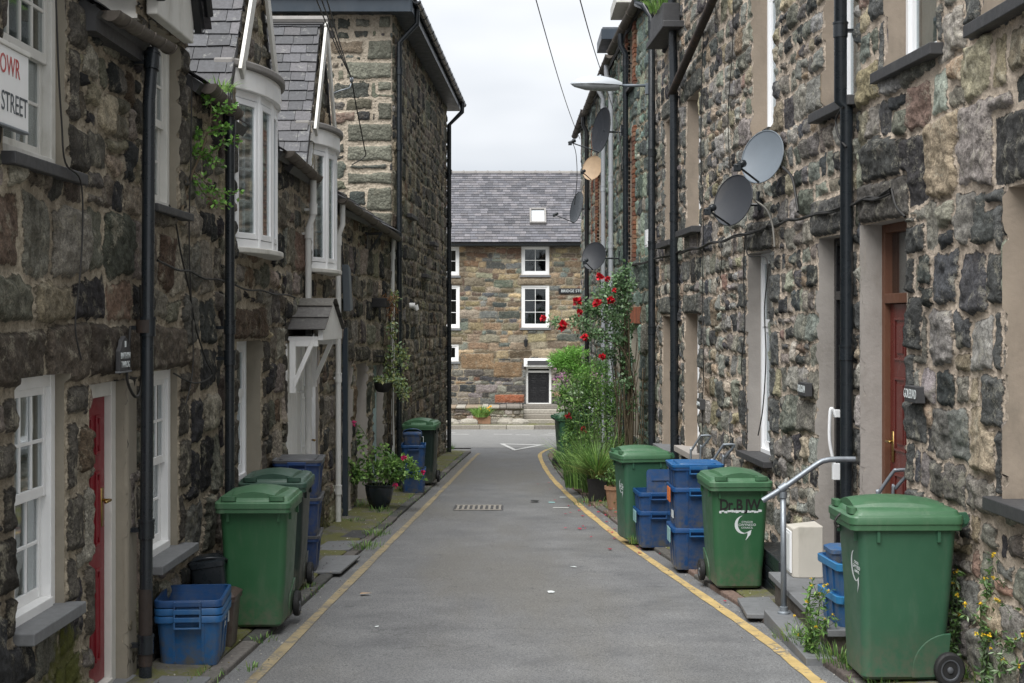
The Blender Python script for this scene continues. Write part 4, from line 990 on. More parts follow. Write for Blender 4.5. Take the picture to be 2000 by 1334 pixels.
# hipped roof with dark boxed eaves
xe0, xe1 = WX('L', 22.5) + .30, WX('L', 32.6) + .30; ze_ = 6.68
m = MB()
q = [(-6.5, 22.2), (xe0, 22.2), (xe1, 32.9), (-6.5, 32.9)]
m.add([(x, y, ze_) for x, y in q] + [(x, y, ze_ + .03) for x, y in q], [(0, 1, 2, 3), (4, 5, 6, 7), (0, 1, 5, 4), (1, 2, 6, 5), (2, 3, 7, 6), (3, 0, 4, 7)])
m.box(-6.5, xe0 + .003, 22.175, 22.2, ze_ - .02, ze_ + .22)
m.add([(xe0, 22.2, ze_ - .02), (xe1, 32.9, ze_ - .02), (xe1, 32.9, ze_ + .22), (xe0, 22.2, ze_ + .22), (xe0 + .025, 22.2, ze_ - .02), (xe1 + .025, 32.9, ze_ - .02), (xe1 + .025, 32.9, ze_ + .22), (xe0 + .025, 22.2, ze_ + .22)],
      [(0, 1, 2, 3), (4, 5, 6, 7), (0, 1, 5, 4), (1, 2, 6, 5), (2, 3, 7, 6), (3, 0, 4, 7)])
m.build('eaves', M_FASCIA, HT, bevel=.004)
slates('roof', M_SLATE, HT, (xe0 + .06, 22.15, ze_ + .2), (xe1 - xe0, 10.8, 0), (-.8, 0, .6), 10.8, 3.5, seed=71)
slates('roof', M_SLATE, HT, (-6.4, 22.12, ze_ + .2), (1, 0, 0), (0, .8, .6), 4.8, 3.2, seed=72)
gutter(HT, (xe0 + .085, 22.2, ze_ + .17), (xe1 + .085, 32.95, ze_ + .15), .06, M_BPLAS, brackets=18)
# downpipes on the tall house
dpx = WX('L', 22.7) + .08
downpipe('L', HT, [(xe0 + .07, 22.6, ze_ + .12), (xe0 + .07, 22.6, ze_ - .12), (dpx + .0, 22.62, ze_ - .42), (dpx, 22.62, gz(22.6) + .04)], .042, M_BPLAS, joints=(4.6, 2.9, 1.2, 5.8))
dpx = WX('L', 32.4) + .08
downpipe('L', HT, [(xe1 + .07, 32.3, ze_ + .1), (xe1 + .07, 32.3, ze_ - .1), (dpx, 32.3, ze_ - .4), (dpx, 32.3, gz(32.3) + .04)], .05, M_BPLAS, joints=(5.2, 4.0, 2.6, 1.2, .0))
# back wall end of the tall house toward the main road
m = MB(); m.box(-8, WX('L', 32.6) - .02, 32.35, 32.58, gz(33) - .2, 6.7); m.build('end_wall', M_RENDER_L, HT)
# ------------------------------------------------------------------ right terrace
QR = ((.075, .078, .078), .17, .34, .20, .40)
LNR = (.06, .06, .06)
ER = 6.55
grpR = 'stone houses along the right side'
H1 = thing('terraced_house', (2.9, 8, gz(8)), 'nearest grey stone house with a maroon door and the GOLEUAD name plate', 'house', grpR)
w1 = Wall(TR, 4.5, 10.42, groundz(10.3) - .1, ER, 51, PAL_R, rows=(.15, .40), asp=(.7, 1.7), mort=.040, amp=.045, warp=.045, du=.02, dv=.0145, rough=.024, big=.2, tilt=.2)
r1 = op('R', 1970, 366, 977, 1.0); rd = op('R', 1690, 440, 1130, .86); rd['v0'] = gz(9.6) + .28
r1u = op('R', 1735, -260, 140, .9); r0u = op('R', 1925, -330, 44, 1.0); 
w1.opening(**r1, depth=.09, reveal=M_RENDER_R, quoin=QR, lintel=(LNR, .40, .20), border=.05)
w1.opening(**rd, depth=.13, reveal=M_RENDER_P, lintel=((.085, .08, .075), .30, .06), quoin=QR, qside='near', border=.012)
for o_ in (r1u, r0u): w1.opening(**o_, depth=.12, reveal=M_RENDER_R, quoin=QR, border=.05)
w1.build('wall', M_RIGHT, H1)
window(TR, H1, **r1, dep=.09, cols=1, rows=(.66, 1), kind='upvc', mat=M_UPVC, curtain=True)
sill(TR, H1, r1['u0'] - .1, r1['u1'] + .13, r1['v0'] + .008, .10, .09, .075, M_SLABD)
door(TR, H1, **rd, dep=.13, mat=M_MAROON, fmat=M_BROWN, transom=zy(592, 10.0), hinge_far=False)
for o_, s1, s2 in ((r1u, .12, .12), (r0u, .12, .12)):
    window(TR, H1, **o_, dep=.12, cols=1, rows=(.66, 1), kind='upvc', mat=M_UPVC, curtain=True); sill(TR, H1, o_['u0'] - s1, o_['u1'] + s2, o_['v0'] + .006, .09, .12, .075, M_SLABD)
m = MB(); m.bT(TR, rd['u1'] + .004, rd['u1'] + .02, rd['v0'], rd['v1'], -.1, .034); m.build('door_pier', M_RENDER_P, H1)
main_roof(H1, 4.5, 10.22, 6.60, 81, sd='R', length=4); main_roof
gutter(H1, (WX('R', 4.5) - .17, 4.5, 6.60), (WX('R', 10.2) - .17, 10.2, 6.56), .06, M_BPLAS)
pa, pb_ = P('R', 1672, 150, .10), P('R', 1659, 965, .10); dA = 10.47
xA = lambda h: WX('R', dA) - h
downpipe('R', H1, [(xA(.17), dA, 6.5), (xA(.13), dA, 6.2), (xA(.13), dA, zy(200, dA)), (xA(.085), dA, zy(210, dA)), (xA(.085), dA, gz(dA) + .3)], .047, M_BPLAS, joints=(zy(690, dA), zy(205, dA), zy(60, dA)), jr=1.12)

H2 = thing('terraced_house', (2.6, 13, gz(13)), 'grey stone house with a black door behind the metal handrail', 'house', grpR)
w2 = Wall(TR, 10.38, 15.65, groundz(15.6) - .1, ER, 52, PAL_R, rows=(.12, .33), asp=(.7, 1.8), mort=.040, amp=.04, warp=.042, du=.026, dv=.0155, rough=.022, big=.15, tilt=.2)
bd = op('R', 1600, 466, 1100, .84); bd['v0'] = gz(10.8) + .28; bw = op('R', 1462, 496, 882, .98)
b2a = op('R', 1472, -160, 268, .92); b2b = op('R', 1613, -200, 220, .80)
w2.opening(**bd, depth=.13, reveal=M_RENDER_P, lintel=((.075, .075, .075), .32, .10), quoin=QR, qside='near', border=.012)
w2.opening(**bw, depth=.12, reveal=M_RENDER_P, lintel=((.07, .07, .068), .30, .12), quoin=QR, border=.05)
for o_ in (b2a, b2b): w2.opening(**o_, depth=.13, reveal=M_RENDER_R)
w2.build('wall', M_RIGHT, H2)
door(TR, H2, **bd, dep=.13, mat=M_BDOOR, fmat=M_BDOOR, transom=zy(585, 11.1), hinge_far=True, handle='chrome')
window(TR, H2, **bw, dep=.12, cols=1, rows=(.64, 1), kind='upvc', mat=M_UPVC, curtain=True); sill(TR, H2, bw['u0'] - .1, bw['u1'] + .12, bw['v0'] + .006, .10, .12, .06, M_SLABD)
for o_ in (b2a, b2b): window(TR, H2, **o_, dep=.13, cols=1, rows=(.64, 1), kind='upvc', mat=M_UPVC, curtain=True)
sill(TR, H2, b2b['u0'] - .08, b2b['u1'] + .16, b2b['v0'] + .006, .10, .12, .075, M_SLABD)
main_roof(H2, 10.22, 15.6, 6.60, 82, sd='R', length=4); gutter(H2, (WX('R', 10.2) - .17, 10.2, 6.58), (WX('R', 15.6) - .17, 15.6, 6.54), .06, M_BPLAS)

H3 = thing('terraced_house', (2.4, 18, gz(18)), 'grey stone house with a diagonal brown pipe and narrow recessed windows', 'house', grpR)
w3 = Wall(TR, 15.6, 20.45, groundz(20.4) - .1, ER, 53, PAL_R, rows=(.13, .27), asp=(.8, 1.9), mort=.038, amp=.035, warp=.03, du=.034, dv=.018, rough=.018, tilt=.15)
c3a = op('R', 1340, 613, 872, .95); c3b = op('R', 1296, 618, 868, .9); c3c = op('R', 1343, 196, 452, .9); c3d = op('R', 1302, 238, 476, .85)
QR3 = ((.08, .085, .082), .14, .28, .22, .30)
for o_ in (c3a, c3b, c3c, c3d): w3.opening(**o_, depth=.14, reveal=M_RENDER_R, lintel=((.085, .088, .082), .26, .16), quoin=QR3, border=.04)
w3.build('wall', M_RIGHT, H3)
for o_, sm in ((c3a, M_RENDER_P), (c3b, M_SLAB), (c3c, M_SLABD), (c3d, M_SLABD)):
    window(TR, H3, **o_, dep=.14, cols=1, rows=(.64, 1), kind='upvc', mat=M_UPVC, curtain=True); sill(TR, H3, o_['u0'] - .12, o_['u1'] + .14, o_['v0'] + .006, .13, .12, .075, sm)
main_roof(H3, 15.6, 20.4, 6.60, 83, sd='R', length=4); gutter(H3, (WX('R', 15.6) - .17, 15.6, 6.56), (WX('R', 20.4) - .17, 20.4, 6.52), .06, M_BPLAS)
q = P('R', 1316, 500, .09); dB_ = q.y
downpipe('R', H3, [(q.x - .04, dB_, 6.5), (q.x, dB_, 4.9), (q.x + .01, dB_, gz(dB_) + .04)], .052, M_BPLAS, joints=(zy(190, dB_), zy(425, dB_), zy(590, dB_), zy(735, dB_)), jr=1.1)
m = MB(); pts = [A(1384, -40, 14.9), A(1352, 90, 16.6), A(1321, 185, 18.2)]
pts = [Vector((WX('R', p.y) - .11, p.y, p.z)) for p in pts]; m.tube(spline(pts, 4), .05, 12); m.build('downpipe', M_RUST, H3, auto=40)
q = P('R', 1273, 500, .09); dC_ = q.y
downpipe('R', H3, [(q.x - .16, dC_ + .5, 6.62), (q.x - .16, dC_ + .5, 6.42), (q.x - .10, dC_ + .1, 6.30), (q.x, dC_, 6.12), (q.x, dC_, gz(dC_) + .04)], .05, M_BPLAS, joints=(6.0, 4.2, 2.9, 1.7, .6), jr=1.12)

H4 = thing('terraced_house', (2.3, 23.5, gz(23.5)), 'greenish stone house with brick trimmed openings behind the red roses', 'house', grpR)
w4 = Wall(TR, 20.4, 27.66, groundz(27.6) - .1, ER + .05, 54, PAL_G, rows=(.15, .38), asp=(.7, 1.7), mort=.028, amp=.03, warp=.04, du=.045, dv=.02, rough=.015, big=.2)
g1 = op('R', 1229, 78, 180, .8); g2 = op('R', 1229, 272, 510, .75); g3 = op('R', 1237, 632, 850, .8)
for o_ in (g1, g2): w4.opening(**o_, depth=.12, reveal=M_RENDER_R)
w4.opening(**g3, depth=.09, reveal=M_RENDER_L, back=False)
w4.build('wall', M_GREEN, H4)
for o_ in (g1, g2): window(TR, H4, **o_, dep=.12, cols=1, rows=(.5, 1), kind='upvc', mat=M_UPVC, curtain=True)
sill(TR, H4, g1['u0'] - .1, g1['u1'] + .2, g1['v0'], .10, .12, .06, M_SLABD)
def TB(u, v, h): return TR(u, v, h - .09)
wn = Wall(TB, g3['u0'] - .02, g3['u1'] + .02, g3['v0'] - .3, g3['v1'] + .02, 55, PAL_G, rows=(.25, .4), asp=(.8, 1.6), mort=.02, amp=.02, du=.04, dv=.02)
wn.build('blocked_opening', M_GREEN, H4)
def bricks(parent, T, u0, u1, v0, v1, h0, h1, seed, bw=.21, bh=.07, soldier=False):
    m = MB(); rg = random.Random(seed)
    if soldier:
        u = u0
        while u < u1 - .02: c = rg.choice([(.24, .085, .05), (.30, .11, .06), (.20, .08, .05)]); m.bT(T, u, min(u + .062, u1), v0, v1, h0, h1 + rg.uniform(-.004, .004), c); u += .072
    else:
        v = v0; k = 0
        while v < v1 - .02:
            c = rg.choice([(.17, .075, .05), (.22, .10, .06), (.14, .07, .05), (.24, .14, .09)]); off = 0
            m.bT(T, u0 + off, u1, v, min(v + .062, v1), h0, h1 + rg.uniform(-.005, .005), c); v += .073; k += 1
    return m.build('brick_trim', M_BRICK, parent, bevel=.003)
for o_ in (g1, g2):
    bricks(H4, TR, o_['u1'] + .0, o_['u1'] + .26, o_['v0'] - .05, o_['v1'] + .1, -.02, .056, 4); 
    bricks(H4, lambda u, v, h, c=o_['u0']: TR(2 * c - u - 0.0, v, h), o_['u0'], o_['u0'] + .24, o_['v0'] - .05, o_['v1'] + .1, -.02, .056, 5)
bricks(H4, TR, g3['u0'] - .15, g3['u1'] + .1, g3['v1'] + .002, g3['v1'] + .26, -.02, .04, 6, soldier=True)
main_roof(H4, 20.4, 27.6, 6.62, 84, sd='R', length=4)
gutter(H4, (WX('R', 20.6) - .17, 20.9, 6.62), (WX('R', 24.6) - .17, 24.9, 6.56), .075, M_GUT, jag=.006, brackets=4)
gutter(H4, (WX('R', 25.2) - .17, 25.2, 6.56), (WX('R', 27.6) - .17, 27.5, 6.52), .07, M_GUT, jag=.006, brackets=3)
H5 = thing('terraced_house', (2.2, 31.5, gz(31.5)), 'farthest stone house on the right, at the junction corner under tilted gutters', 'house', grpR)
w5 = Wall(TR, 27.6, 35.9, groundz(35.9) - .1, ER + .02, 56, PAL_G + PAL_R, rows=(.14, .34), asp=(.7, 1.7), mort=.035, amp=.035, warp=.04, du=.055, dv=.022, rough=.015, big=.2)
k1 = dict(u0=29.2, u1=30.1, v0=zy(470, 29.7), v1=zy(340, 29.7)); k2 = dict(u0=29.2, u1=30.1, v0=zy(250, 29.7), v1=zy(190, 29.7))
for o_ in (k1,): w5.opening(**o_, depth=.12, reveal=M_RENDER_R)
w5.build('wall', M_GREEN, H5)
window(TR, H5, **k1, dep=.12, cols=1, rows=(.5, 1), kind='upvc', mat=M_UPVC)
bricks(H5, TR, k1['u1'], k1['u1'] + .24, k1['v0'] - .05, k1['v1'] + .1, -.02, .06, 8)
bricks(H5, TR, 31.6, 31.84, 3.4, 6.2, -.02, .038, 9)
m = MB(); m.box(WX('R', 35.9) + .02, 9, 35.55, 35.88, gz(36) - .2, 6.6); m.build('end_wall', M_RENDER_L, H5)
main_roof(H5, 27.6, 35.9, 6.62, 85, sd='R', length=4)
gutter(H5, (WX('R', 28) - .17, 28.0, 6.58), (WX('R', 31.8) - .17, 31.8, 6.50), .075, M_GUT, jag=.006)
gutter(H5, (WX('R', 32) - .17, 32.2, 6.62), (WX('R', 35.8) - .17, 35.9, 6.50), .075, M_RUST, jag=.006)
# box ends of the dormers above the eaves
for (d_, zt, mt_, H_, w_) in ((22.9, 6.95, M_OLDWHITE, H4, .5), (25.9, 6.95, M_FASCIA, H4, .55)):
    x = WX('R', d_); m = MB(); m.box(x - .26, x + 1.2, d_ - .06, d_ + 1.3, zt, zt + .20); m.box(x - .24, x + 1.2, d_ - .04, d_ + 1.28, zt + .2, zt + .23)
    m.box(x - .05, x + 1.2, d_, d_ + 1.24, 6.62, zt); m.build('dormer', mt_, H_, bevel=.01)
for (xx, d_, mt_, H_, r_) in ((1222, None, M_BPLAS, H4, .045), (1193, None, M_GPIPE, H4, .045), (1178, None, M_GPIPE, H5, .045), (1146, None, M_BLACK, H5, .05)):
    d_ = hit('R', xx, .09); x = WX('R', d_) - .09
    downpipe('R', H_, [(x - .08, d_, 6.48), (x - .08, d_, 6.3), (x, d_, 6.15), (x, d_, gz(d_) + .04)], r_, mt_, joints=(6.0, 4.4, 3.2, 1.9, .8), jr=1.12)

# ------------------------------------------------------------------ house across the junction
DF = 50.0
HF = thing('stone_house', (0, DF, gz(DF)), 'long brown stone house with slate roof and skylight across the junction', 'house')
TFF = lambda u, v, h: (u, DF - h, v)
def fx(x): return (x - 1000) * DF / F
def fz(y): return zy(y, DF)
wf = Wall(TFF, -9, 9, -2.2, fz(470), 90, PAL_F, rows=(.10, .30), asp=(1.0, 3.0), mort=.028, amp=.03, warp=.04, du=.045, dv=.035, rough=.012, big=.12)
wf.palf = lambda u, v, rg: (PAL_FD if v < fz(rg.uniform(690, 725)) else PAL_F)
fo = []
for (xa, xb, ya, yb, c_, r_, nm) in ((1018, 1073, 480, 537, 2, 2, 'a'), (1018, 1073, 557, 640, 2, 3, 'b'), (843, 897, 482, 538, 2, 2, 'c'), (843, 898, 557, 641, 2, 3, 'd'), (852, 896, 672, 706, 1, 1, 'e'), (1200, 1255, 557, 640, 2, 3, 'f'), (640, 695, 557, 640, 2, 3, 'g')):
    o_ = dict(u0=fx(xa), u1=fx(xb), v0=fz(yb), v1=fz(ya)); wf.opening(**o_, depth=.04, reveal=M_RENDER_L, lintel=((.16, .13, .095), .24, .12) if nm in 'bdef' else None); fo.append((o_, c_, r_))
fd = dict(u0=fx(1027), u1=fx(1077), v0=fz(789), v1=fz(716)); wf.opening(**fd, depth=.12, reveal=M_RENDER_L)
wf.rects += [(fx(966), fx(1023), fz(786), fz(770), (.24, .09, .05), .04), (fx(900), fx(965), fz(720), fz(690), (.19, .13, .08), .03), (fx(965), fx(1020), fz(735), fz(706), (.17, .115, .07), .03)]
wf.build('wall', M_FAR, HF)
for o_, c_, r_ in fo:
    window(TFF, HF, **o_, dep=.03, cols=c_, rows=(r_, r_), kind='mid', mat=M_WHITE, fr=.075); sill(TFF, HF, o_['u0'] - .05, o_['u1'] + .05, o_['v0'] - .01, .06, .03, .07)
door(TFF, HF, **fd, dep=.10, mat=M_BDOOR, fmat=M_WHITE, transom=fz(728), handle=None, fr=.08)
m = MB(); m.bT(TFF, fx(1023), fx(1081), fz(716), fz(700), 0, .18); m.bT(TFF, fx(1027), fx(1077), fz(712), fz(703), .18, .20); m.build('door_hood', M_WHITE, HF, bevel=.01)
m = MB(); m.bT(TFF, fx(1030), fx(1072), fz(712.5), fz(704), .201, .212); m.build('fanlight_panel', M_SLABD, HF)
# roof with sagging ridge
O = Vector((-9, DF - .28, fz(474))); V_ = Vector((0, 3.7, fz(337) * 1.0 + (0) - fz(474)))
zrid = zy(337, DF + 3.4); V_ = Vector((0, 3.68, zrid - O.z)); Lr = V_.length
slates('roof', M_SLATE, HF, O, (1, 0, 0), V_, 18, Lr, gauge=.17, sw=.26, th=.010, seed=91, pal=((.17, .17, .19), (.20, .195, .215), (.14, .14, .16), (.23, .22, .235)))
m = MB(); q = [O, O + Vector((18, 0, 0)), O + V_ + Vector((18, 0, 0)), O + V_]; Nn = Vector((0, -V_.z, V_.y)).normalized()
m.add([tuple(p - Nn * .02) for p in q] + [tuple(p - Nn * .15) for p in q], [(0, 1, 2, 3), (4, 5, 6, 7), (0, 1, 5, 4), (1, 2, 6, 5), (0, 3, 7, 4), (2, 3, 7, 6)])
m.build('roof_boards', M_SLABD, HF)
m = MB(); rt = O + V_
for k in range(40): m.tube([(-9 + k * .45, rt.y, rt.z - .02), (-9 + k * .45 + .44, rt.y, rt.z - .02)], .085, 8, cap=True); m.tube([(-9 + k * .45 + .4, rt.y, rt.z - .015), (-9 + k * .45 + .46, rt.y, rt.z - .015)], .10, 8)
m.build('ridge', M_LEAD, HF, auto=40)
m = MB(); m.box(-9, 9, DF + 3.4 + .4, DF + 8, -2, zrid - .3); m.build('rear_wall', M_RENDER_L, HF)
gutter(HF, (-9, DF - .34, fz(479)), (9, DF - .34, fz(477)), .075, M_BPLAS, brackets=14)
m = MB(); m.bT(TFF, -9, 9, fz(482), fz(473), .04, .24); m.build('eaves', M_BLACK, HF)
sk = MB()
def TS_(u, v, h): return tuple(O + V_.normalized() * v + Vector((u - O.x, 0, 0)) + Nn * h)
vk = Lr * (474 - 442) / 137; vk1 = vk + .95
u0, u1 = fx(1035), fx(1068)
sk.bT(TS_, u0, u0 + .07, vk, vk1, .0, .12); sk.bT(TS_, u1 - .07, u1, vk, vk1, .0, .12); sk.bT(TS_, u0 + .07, u1 - .07, vk, vk + .09, .0, .12); sk.bT(TS_, u0 + .07, u1 - .07, vk1 - .08, vk1, .0, .13)
so_ = sk.build('skylight', M_LEAD, HF, bevel=.01)
g = MB(); g.bT(TS_, u0 + .07, u1 - .07, vk + .09, vk1 - .08, .05, .06)
M_SKYG = pm('skylight_glass', (.5, .53, .55), .12, .05, 3, 0, bump=0); g.build('pane', M_SKYG, so_)
# wall lantern
q = TFF(fx(1027), fz(668), .14)
wl = thing('wall_lantern', (q[0], DF - .05, q[2]), 'small black wall lantern above the door of the far house', 'lamp')
m = MB(); m.lathe([(.0, .13), (.09, .06), (.075, .05), (.055, -.14), (.03, -.17), (0, -.18)], n=8, M=Matrix.Translation(q)); m.build('lantern_body', M_BLACK, wl)
m = MB(); m.tube([(q[0], DF, q[2] + .02), (q[0], DF - .14, q[2] + .16), (q[0], DF - .14, q[2] + .1)], .018, 6); m.build('bracket', M_BLACK, wl)
# stone terrace, steps and pavement in front of the far house
PALK = [(.27, .25, .21), (.22, .20, .17), (.31, .29, .25), (.18, .165, .145), (.24, .19, .14)]
tag(sheet('pavement_far', M_PAVE, lambda y: -30, lambda y: 30, [46.9, 50.2], .13), kind='structure')
m = MB(); rg = random.Random(7); x = -20
while x < 20: w = rg.uniform(.7, 1.1); c = rg.choice(PALK); m.box(x, x + w - .01, 46.72, 46.9, gz(46.8) - .1, gz(46.8) + .14 + rg.uniform(-.01, .01), c); x += w
tag(m.build('kerb_far', M_BLOCK, bevel=.02), kind='structure')
tr_ = thing('terrace_wall', (-2.5, 48.6, gz(48.6)), 'rough low stone terrace wall left of the far steps', 'wall')
TT = lambda u, v, h: (u, 48.75 - h, v)
wtt = Wall(TT, -9, fx(1022), gz(48) - .1, zy(797, 48.7), 92, [(c, 1) for c in PALK], rows=(.08, .17), asp=(1.2, 4), mort=.02, amp=.05, warp=.03, du=.04, dv=.025, rough=.02); wtt.build('wall', M_FAR, tr_)
m = MB(); rg = random.Random(17); x = -9
while x < fx(1020): w = rg.uniform(.2, .6); c = rg.choice(PALK); m.box(x, min(x + w - .01, fx(1020)), 48.66 - rg.uniform(0, .06), 49.97, zy(797, 48.7) - .02, zy(797, 48.7) + rg.uniform(.03, .08), c); x += w
m.build('coping', M_BLOCK, tr_, bevel=.02)
st_ = thing('stone_steps', (1, 49, gz(49)), 'worn stone steps up to the door of the far house', 'steps')
z0 = gz(49) + .13; zt = fd['v0'] - .01; n = 4
for k in range(n):
    c = PALK[k % 4]; m = MB(); m.box(fx(1022) + .004, fx(1092), 49.97 - .30 * (n - k), 49.97, z0 + (zt - z0) * k / n, z0 + (zt - z0) * (k + 1) / n, c); m.build('step', M_BLOCK, st_, bevel=.02)
tr2 = thing('terrace_wall', (4, 48.8, gz(48.8)), 'dark stone terrace wall right of the far steps behind the plants', 'wall')
wt2 = Wall(TT, fx(1093), 9, gz(48) - .1, zy(800, 48.7), 93, [((.12, .12, .12), 2), ((.2, .19, .17), 2)], rows=(.08, .17), asp=(1.2, 4), mort=.02, amp=.05, warp=.03, du=.04, dv=.025); wt2.build('wall', M_FAR, tr2)
m = MB(); m.box(fx(1093), 9, 48.7, 49.97, zy(800, 48.7) - .02, zy(800, 48.7) + .03, PALK[3]); m.build('coping', M_BLOCK, tr2, bevel=.02)
rg = random.Random(29)
rk = MB()
for k in range(46):
    x = rg.uniform(-6, fx(1015)); s_ = rg.uniform(.08, .22); c0 = (x, 48.6 - rg.uniform(0, .5), gz(48.5) + .12); c = rg.choice(PALK)
    rk.loft([[(c0[0] + s_ * a * 1.5 * math.cos(q) * (1 + .2 * math.sin(3 * q + k)), c0[1] + s_ * a * math.sin(q), c0[2] + s_ * b) for q in [j * .785 for j in range(8)]] for a, b in ((.95, 0), (1, .5), (.8, .9), (.3, 1.05))], c)
tag(rk.build('rubble', M_BLOCK, auto=30), 'loose rubble edging along the far terrace wall', 'rubble', kind='stuff')
# bank and other ground beyond: low hillside hidden behind the houses
# ------------------------------------------------------------------ wheeled bins
def make_bin(label, body_m, lid_m, loc, rot, group='green wheeled bins', sc=(1, 1, 1), dark=False):
    t = thing('wheeled_bin', (0, 0, 0), label, 'wheelie bin', group)
    b = MB()
    b.loft([rring(.40, .50, .05, .03, 5, cy=-.02), rring(.44, .54, .06, .05, 5, cy=-.018), rring(.455, .56, .06, .20, 5, cy=-.012), rring(.475, .575, .06, .28, 5, cy=-.008),
            rring(.50, .60, .06, .52, 5), rring(.535, .655, .055, .90, 5), rring(.54, .66, .055, .915, 5), rring(.575, .70, .05, .925, 5), rring(.578, .705, .05, .955, 5)], cap=(True, True))
    # ribs: small gussets under the rim, moulded wheel arch on both sides
    for x in (-.2, .2): b.box(x - .01, x + .01, -.345, -.325, .84, .925)
    for s_ in (-1, 1):
        for y in (-.2, .2): b.box(*sorted((s_ * .255, s_ * .285)), y - .01, y + .01, .84, .925)
    body = b.build('body', body_m, t, auto=35); local(body)
    for s_ in (-1, 1):
        hwz = lambda z: float(np.interp(z, [.05, .20, .28, .52, .90], [.22, .2275, .2375, .25, .2675]))
        pl = [(.04, .045)] + [(.285 - .245 * math.cos(math.radians(q)), .09 + .215 * math.sin(math.radians(q))) for q in range(0, 91, 10)] + [(.292, .305), (.272, .05)]
        a = MB(); a.prism(pl, lambda u, v, h, s_=s_: (s_ * (hwz(v) + h), u, v), -.01, .009)
        local(a.build('wheel_arch', body_m, t, bevel=.004))
        w = MB(); Mx = Matrix.Translation((s_ * .262, .275, .10)) @ Matrix.Rotation(math.pi / 2 * s_, 4, 'Y')
        w.lathe([(0.045, -.026), (.088, -.026), (.099, -.018), (.101, 0), (.099, .018), (.088, .026), (.066, .026), (.064, .016), (.045, .016)], n=28, M=Mx)
        wo = local(w.build('wheel', M_RUBBER, t, auto=35))
        hb = MB(); hb.lathe([(0, .004), (.0, .008), (.064, .010), (.064, .022), (.056, .023), (.050, .013), (.020, .013), (.018, .026), (.010, .030), (0, .030)], n=24, M=Mx); local(hb.build('hub', M_HUB, wo, auto=35))
    ax = MB(); ax.tube([(-.25, .275, .10), (.25, .275, .10)], .011, 8); local(ax.build('axle', M_STEEL, t, smooth=True))
    l = MB()
    l.loft([rring(.575, .725, .05, .905, 5, cy=-.012), rring(.592, .745, .05, .910, 5, cy=-.012), rring(.594, .747, .055, .940, 5, cy=-.012), rring(.606, .760, .055, .945, 5, cy=-.012), rring(.606, .760, .055, .982, 5, cy=-.012), rring(.592, .742, .05, .992, 5, cy=-.01), rring(.570, .712, .05, .994, 5, cy=-.005),
            rring(.545, .68, .05, 1.018, 5), rring(.50, .63, .06, 1.028, 5), rring(.30, .40, .08, 1.036, 5)])
    # front lip with its grip, raised middle panel that falls towards the front
    for s_ in (-1, 1): l.loft([[(x, y, z) for x, y, z in rring(.12, .05, .02, zz, 3, cx=s_ * .19, cy=-.355)] for zz in (1.0, 1.034)])
    n = 8; T = []
    for k in range(n + 1):
        f = k / n; y = -.335 + .62 * f; hgt = 1.040 + .040 * math.sin(math.pi * (.12 + .88 * f)) ** .7
        ww = .165 + .05 * f
        T.append([(-ww - .03, y, 1.005), (-ww, y, hgt - .022), (-ww * .5, y, hgt - .002), (0, y, hgt + .006), (ww * .5, y, hgt - .002), (ww, y, hgt - .022), (ww + .03, y, 1.005)])
    l.loft(T)
    lid = local(l.build('lid', lid_m, t, auto=38))
    h = MB(); h.tube([(-.25, .385, .955), (.25, .385, .955)], .016, 10)
    for s_ in (-1, 1):
        h.loft([[(s_ * .22 - .018, y, z) for y, z in ((.33, .90), (.40, .93), (.42, .965), (.40, 1.005), (.33, 1.0))], [(s_ * .22 + .018, y, z) for y, z in ((.33, .90), (.40, .93), (.42, .965), (.40, 1.005), (.33, 1.0))]])
    local(h.build('handle', body_m, t, auto=35))
    t.location = loc; t.rotation_euler = (0, 0, math.radians(rot)); t.scale = sc
    return t
def gp(X, d, z=.045): return (X, d, gz(d) + z)
def swoosh(t, T, s=1.0, txt=True):
    """the white crescent mark of the council with its three lines of lettering"""
    m = MB(); out_, in_ = [], []
    for k in range(19):
        a = math.radians(100 + 175 * k / 18); w = .014 * math.sin(math.pi * (k + .5) / 19) + .002
        out_.append((-.0 + .078 * s * math.cos(a), .078 * s * math.sin(a))); in_.append(((.078 - w * 1.4) * s * math.cos(a) + .006 * s, (.078 - w * 1.2) * s * math.sin(a) + .004))
    pts = out_ + [(.062 * s, -.050 * s), (.030 * s, -.135 * s), (.016 * s, -.138 * s), (.036 * s, -.072 * s)][:0]
    vs = [T(u, v, .001) for u, v in out_] + [T(u, v, .001) for u, v in in_]; n = len(out_)
    m.add(vs, [(k, k + 1, n + k + 1, n + k) for k in range(n - 1)])
    m.add([T(u * s, v * s, .0012) for u, v in ((.0, -.079), (.075, -.044), (.066, -.085), (.022, -.135), (.040, -.090), (.040, -.070))], [(0, 1, 2, 5), (2, 3, 4, 5)])
    local(m.build('emblem', M_PRINT, t, recalc=False))
    if txt:
        for q, (w_, z) in enumerate((('CYNGOR', .024), ('GWYNEDD', -.002), ('COUNCIL', -.028))):
            local(text_mesh(w_, .024 if q != 1 else .031, .0004, lambda x, y, h, z=z: T(x + .035 * s, y + z, h + .001), M_PRINT, 'lettering', t, sx=1.05))
front = lambda zc, y0: (lambda u, v, h: (u, y0 - (.055 * (v + zc - .5)) / .4 * .5 - h, v + zc))
def front_T(zc, xc=0.0):
    def T(u, v, h):
        z = v + zc; y = np.interp(z, [.20, .28, .52, .90], [-.292, -.2955, -.30, -.3275]); return (u + xc, float(y) - h - .001, z)
    return T
bin_near = make_bin('large green wheeled bin with a domed lid, beside the maroon door', M_BIN3, M_LID, gp(2.285, 8.47), -89, sc=(.95, .875, 1.0))
swoosh(bin_near, front_T(.68, .12), 1.15)
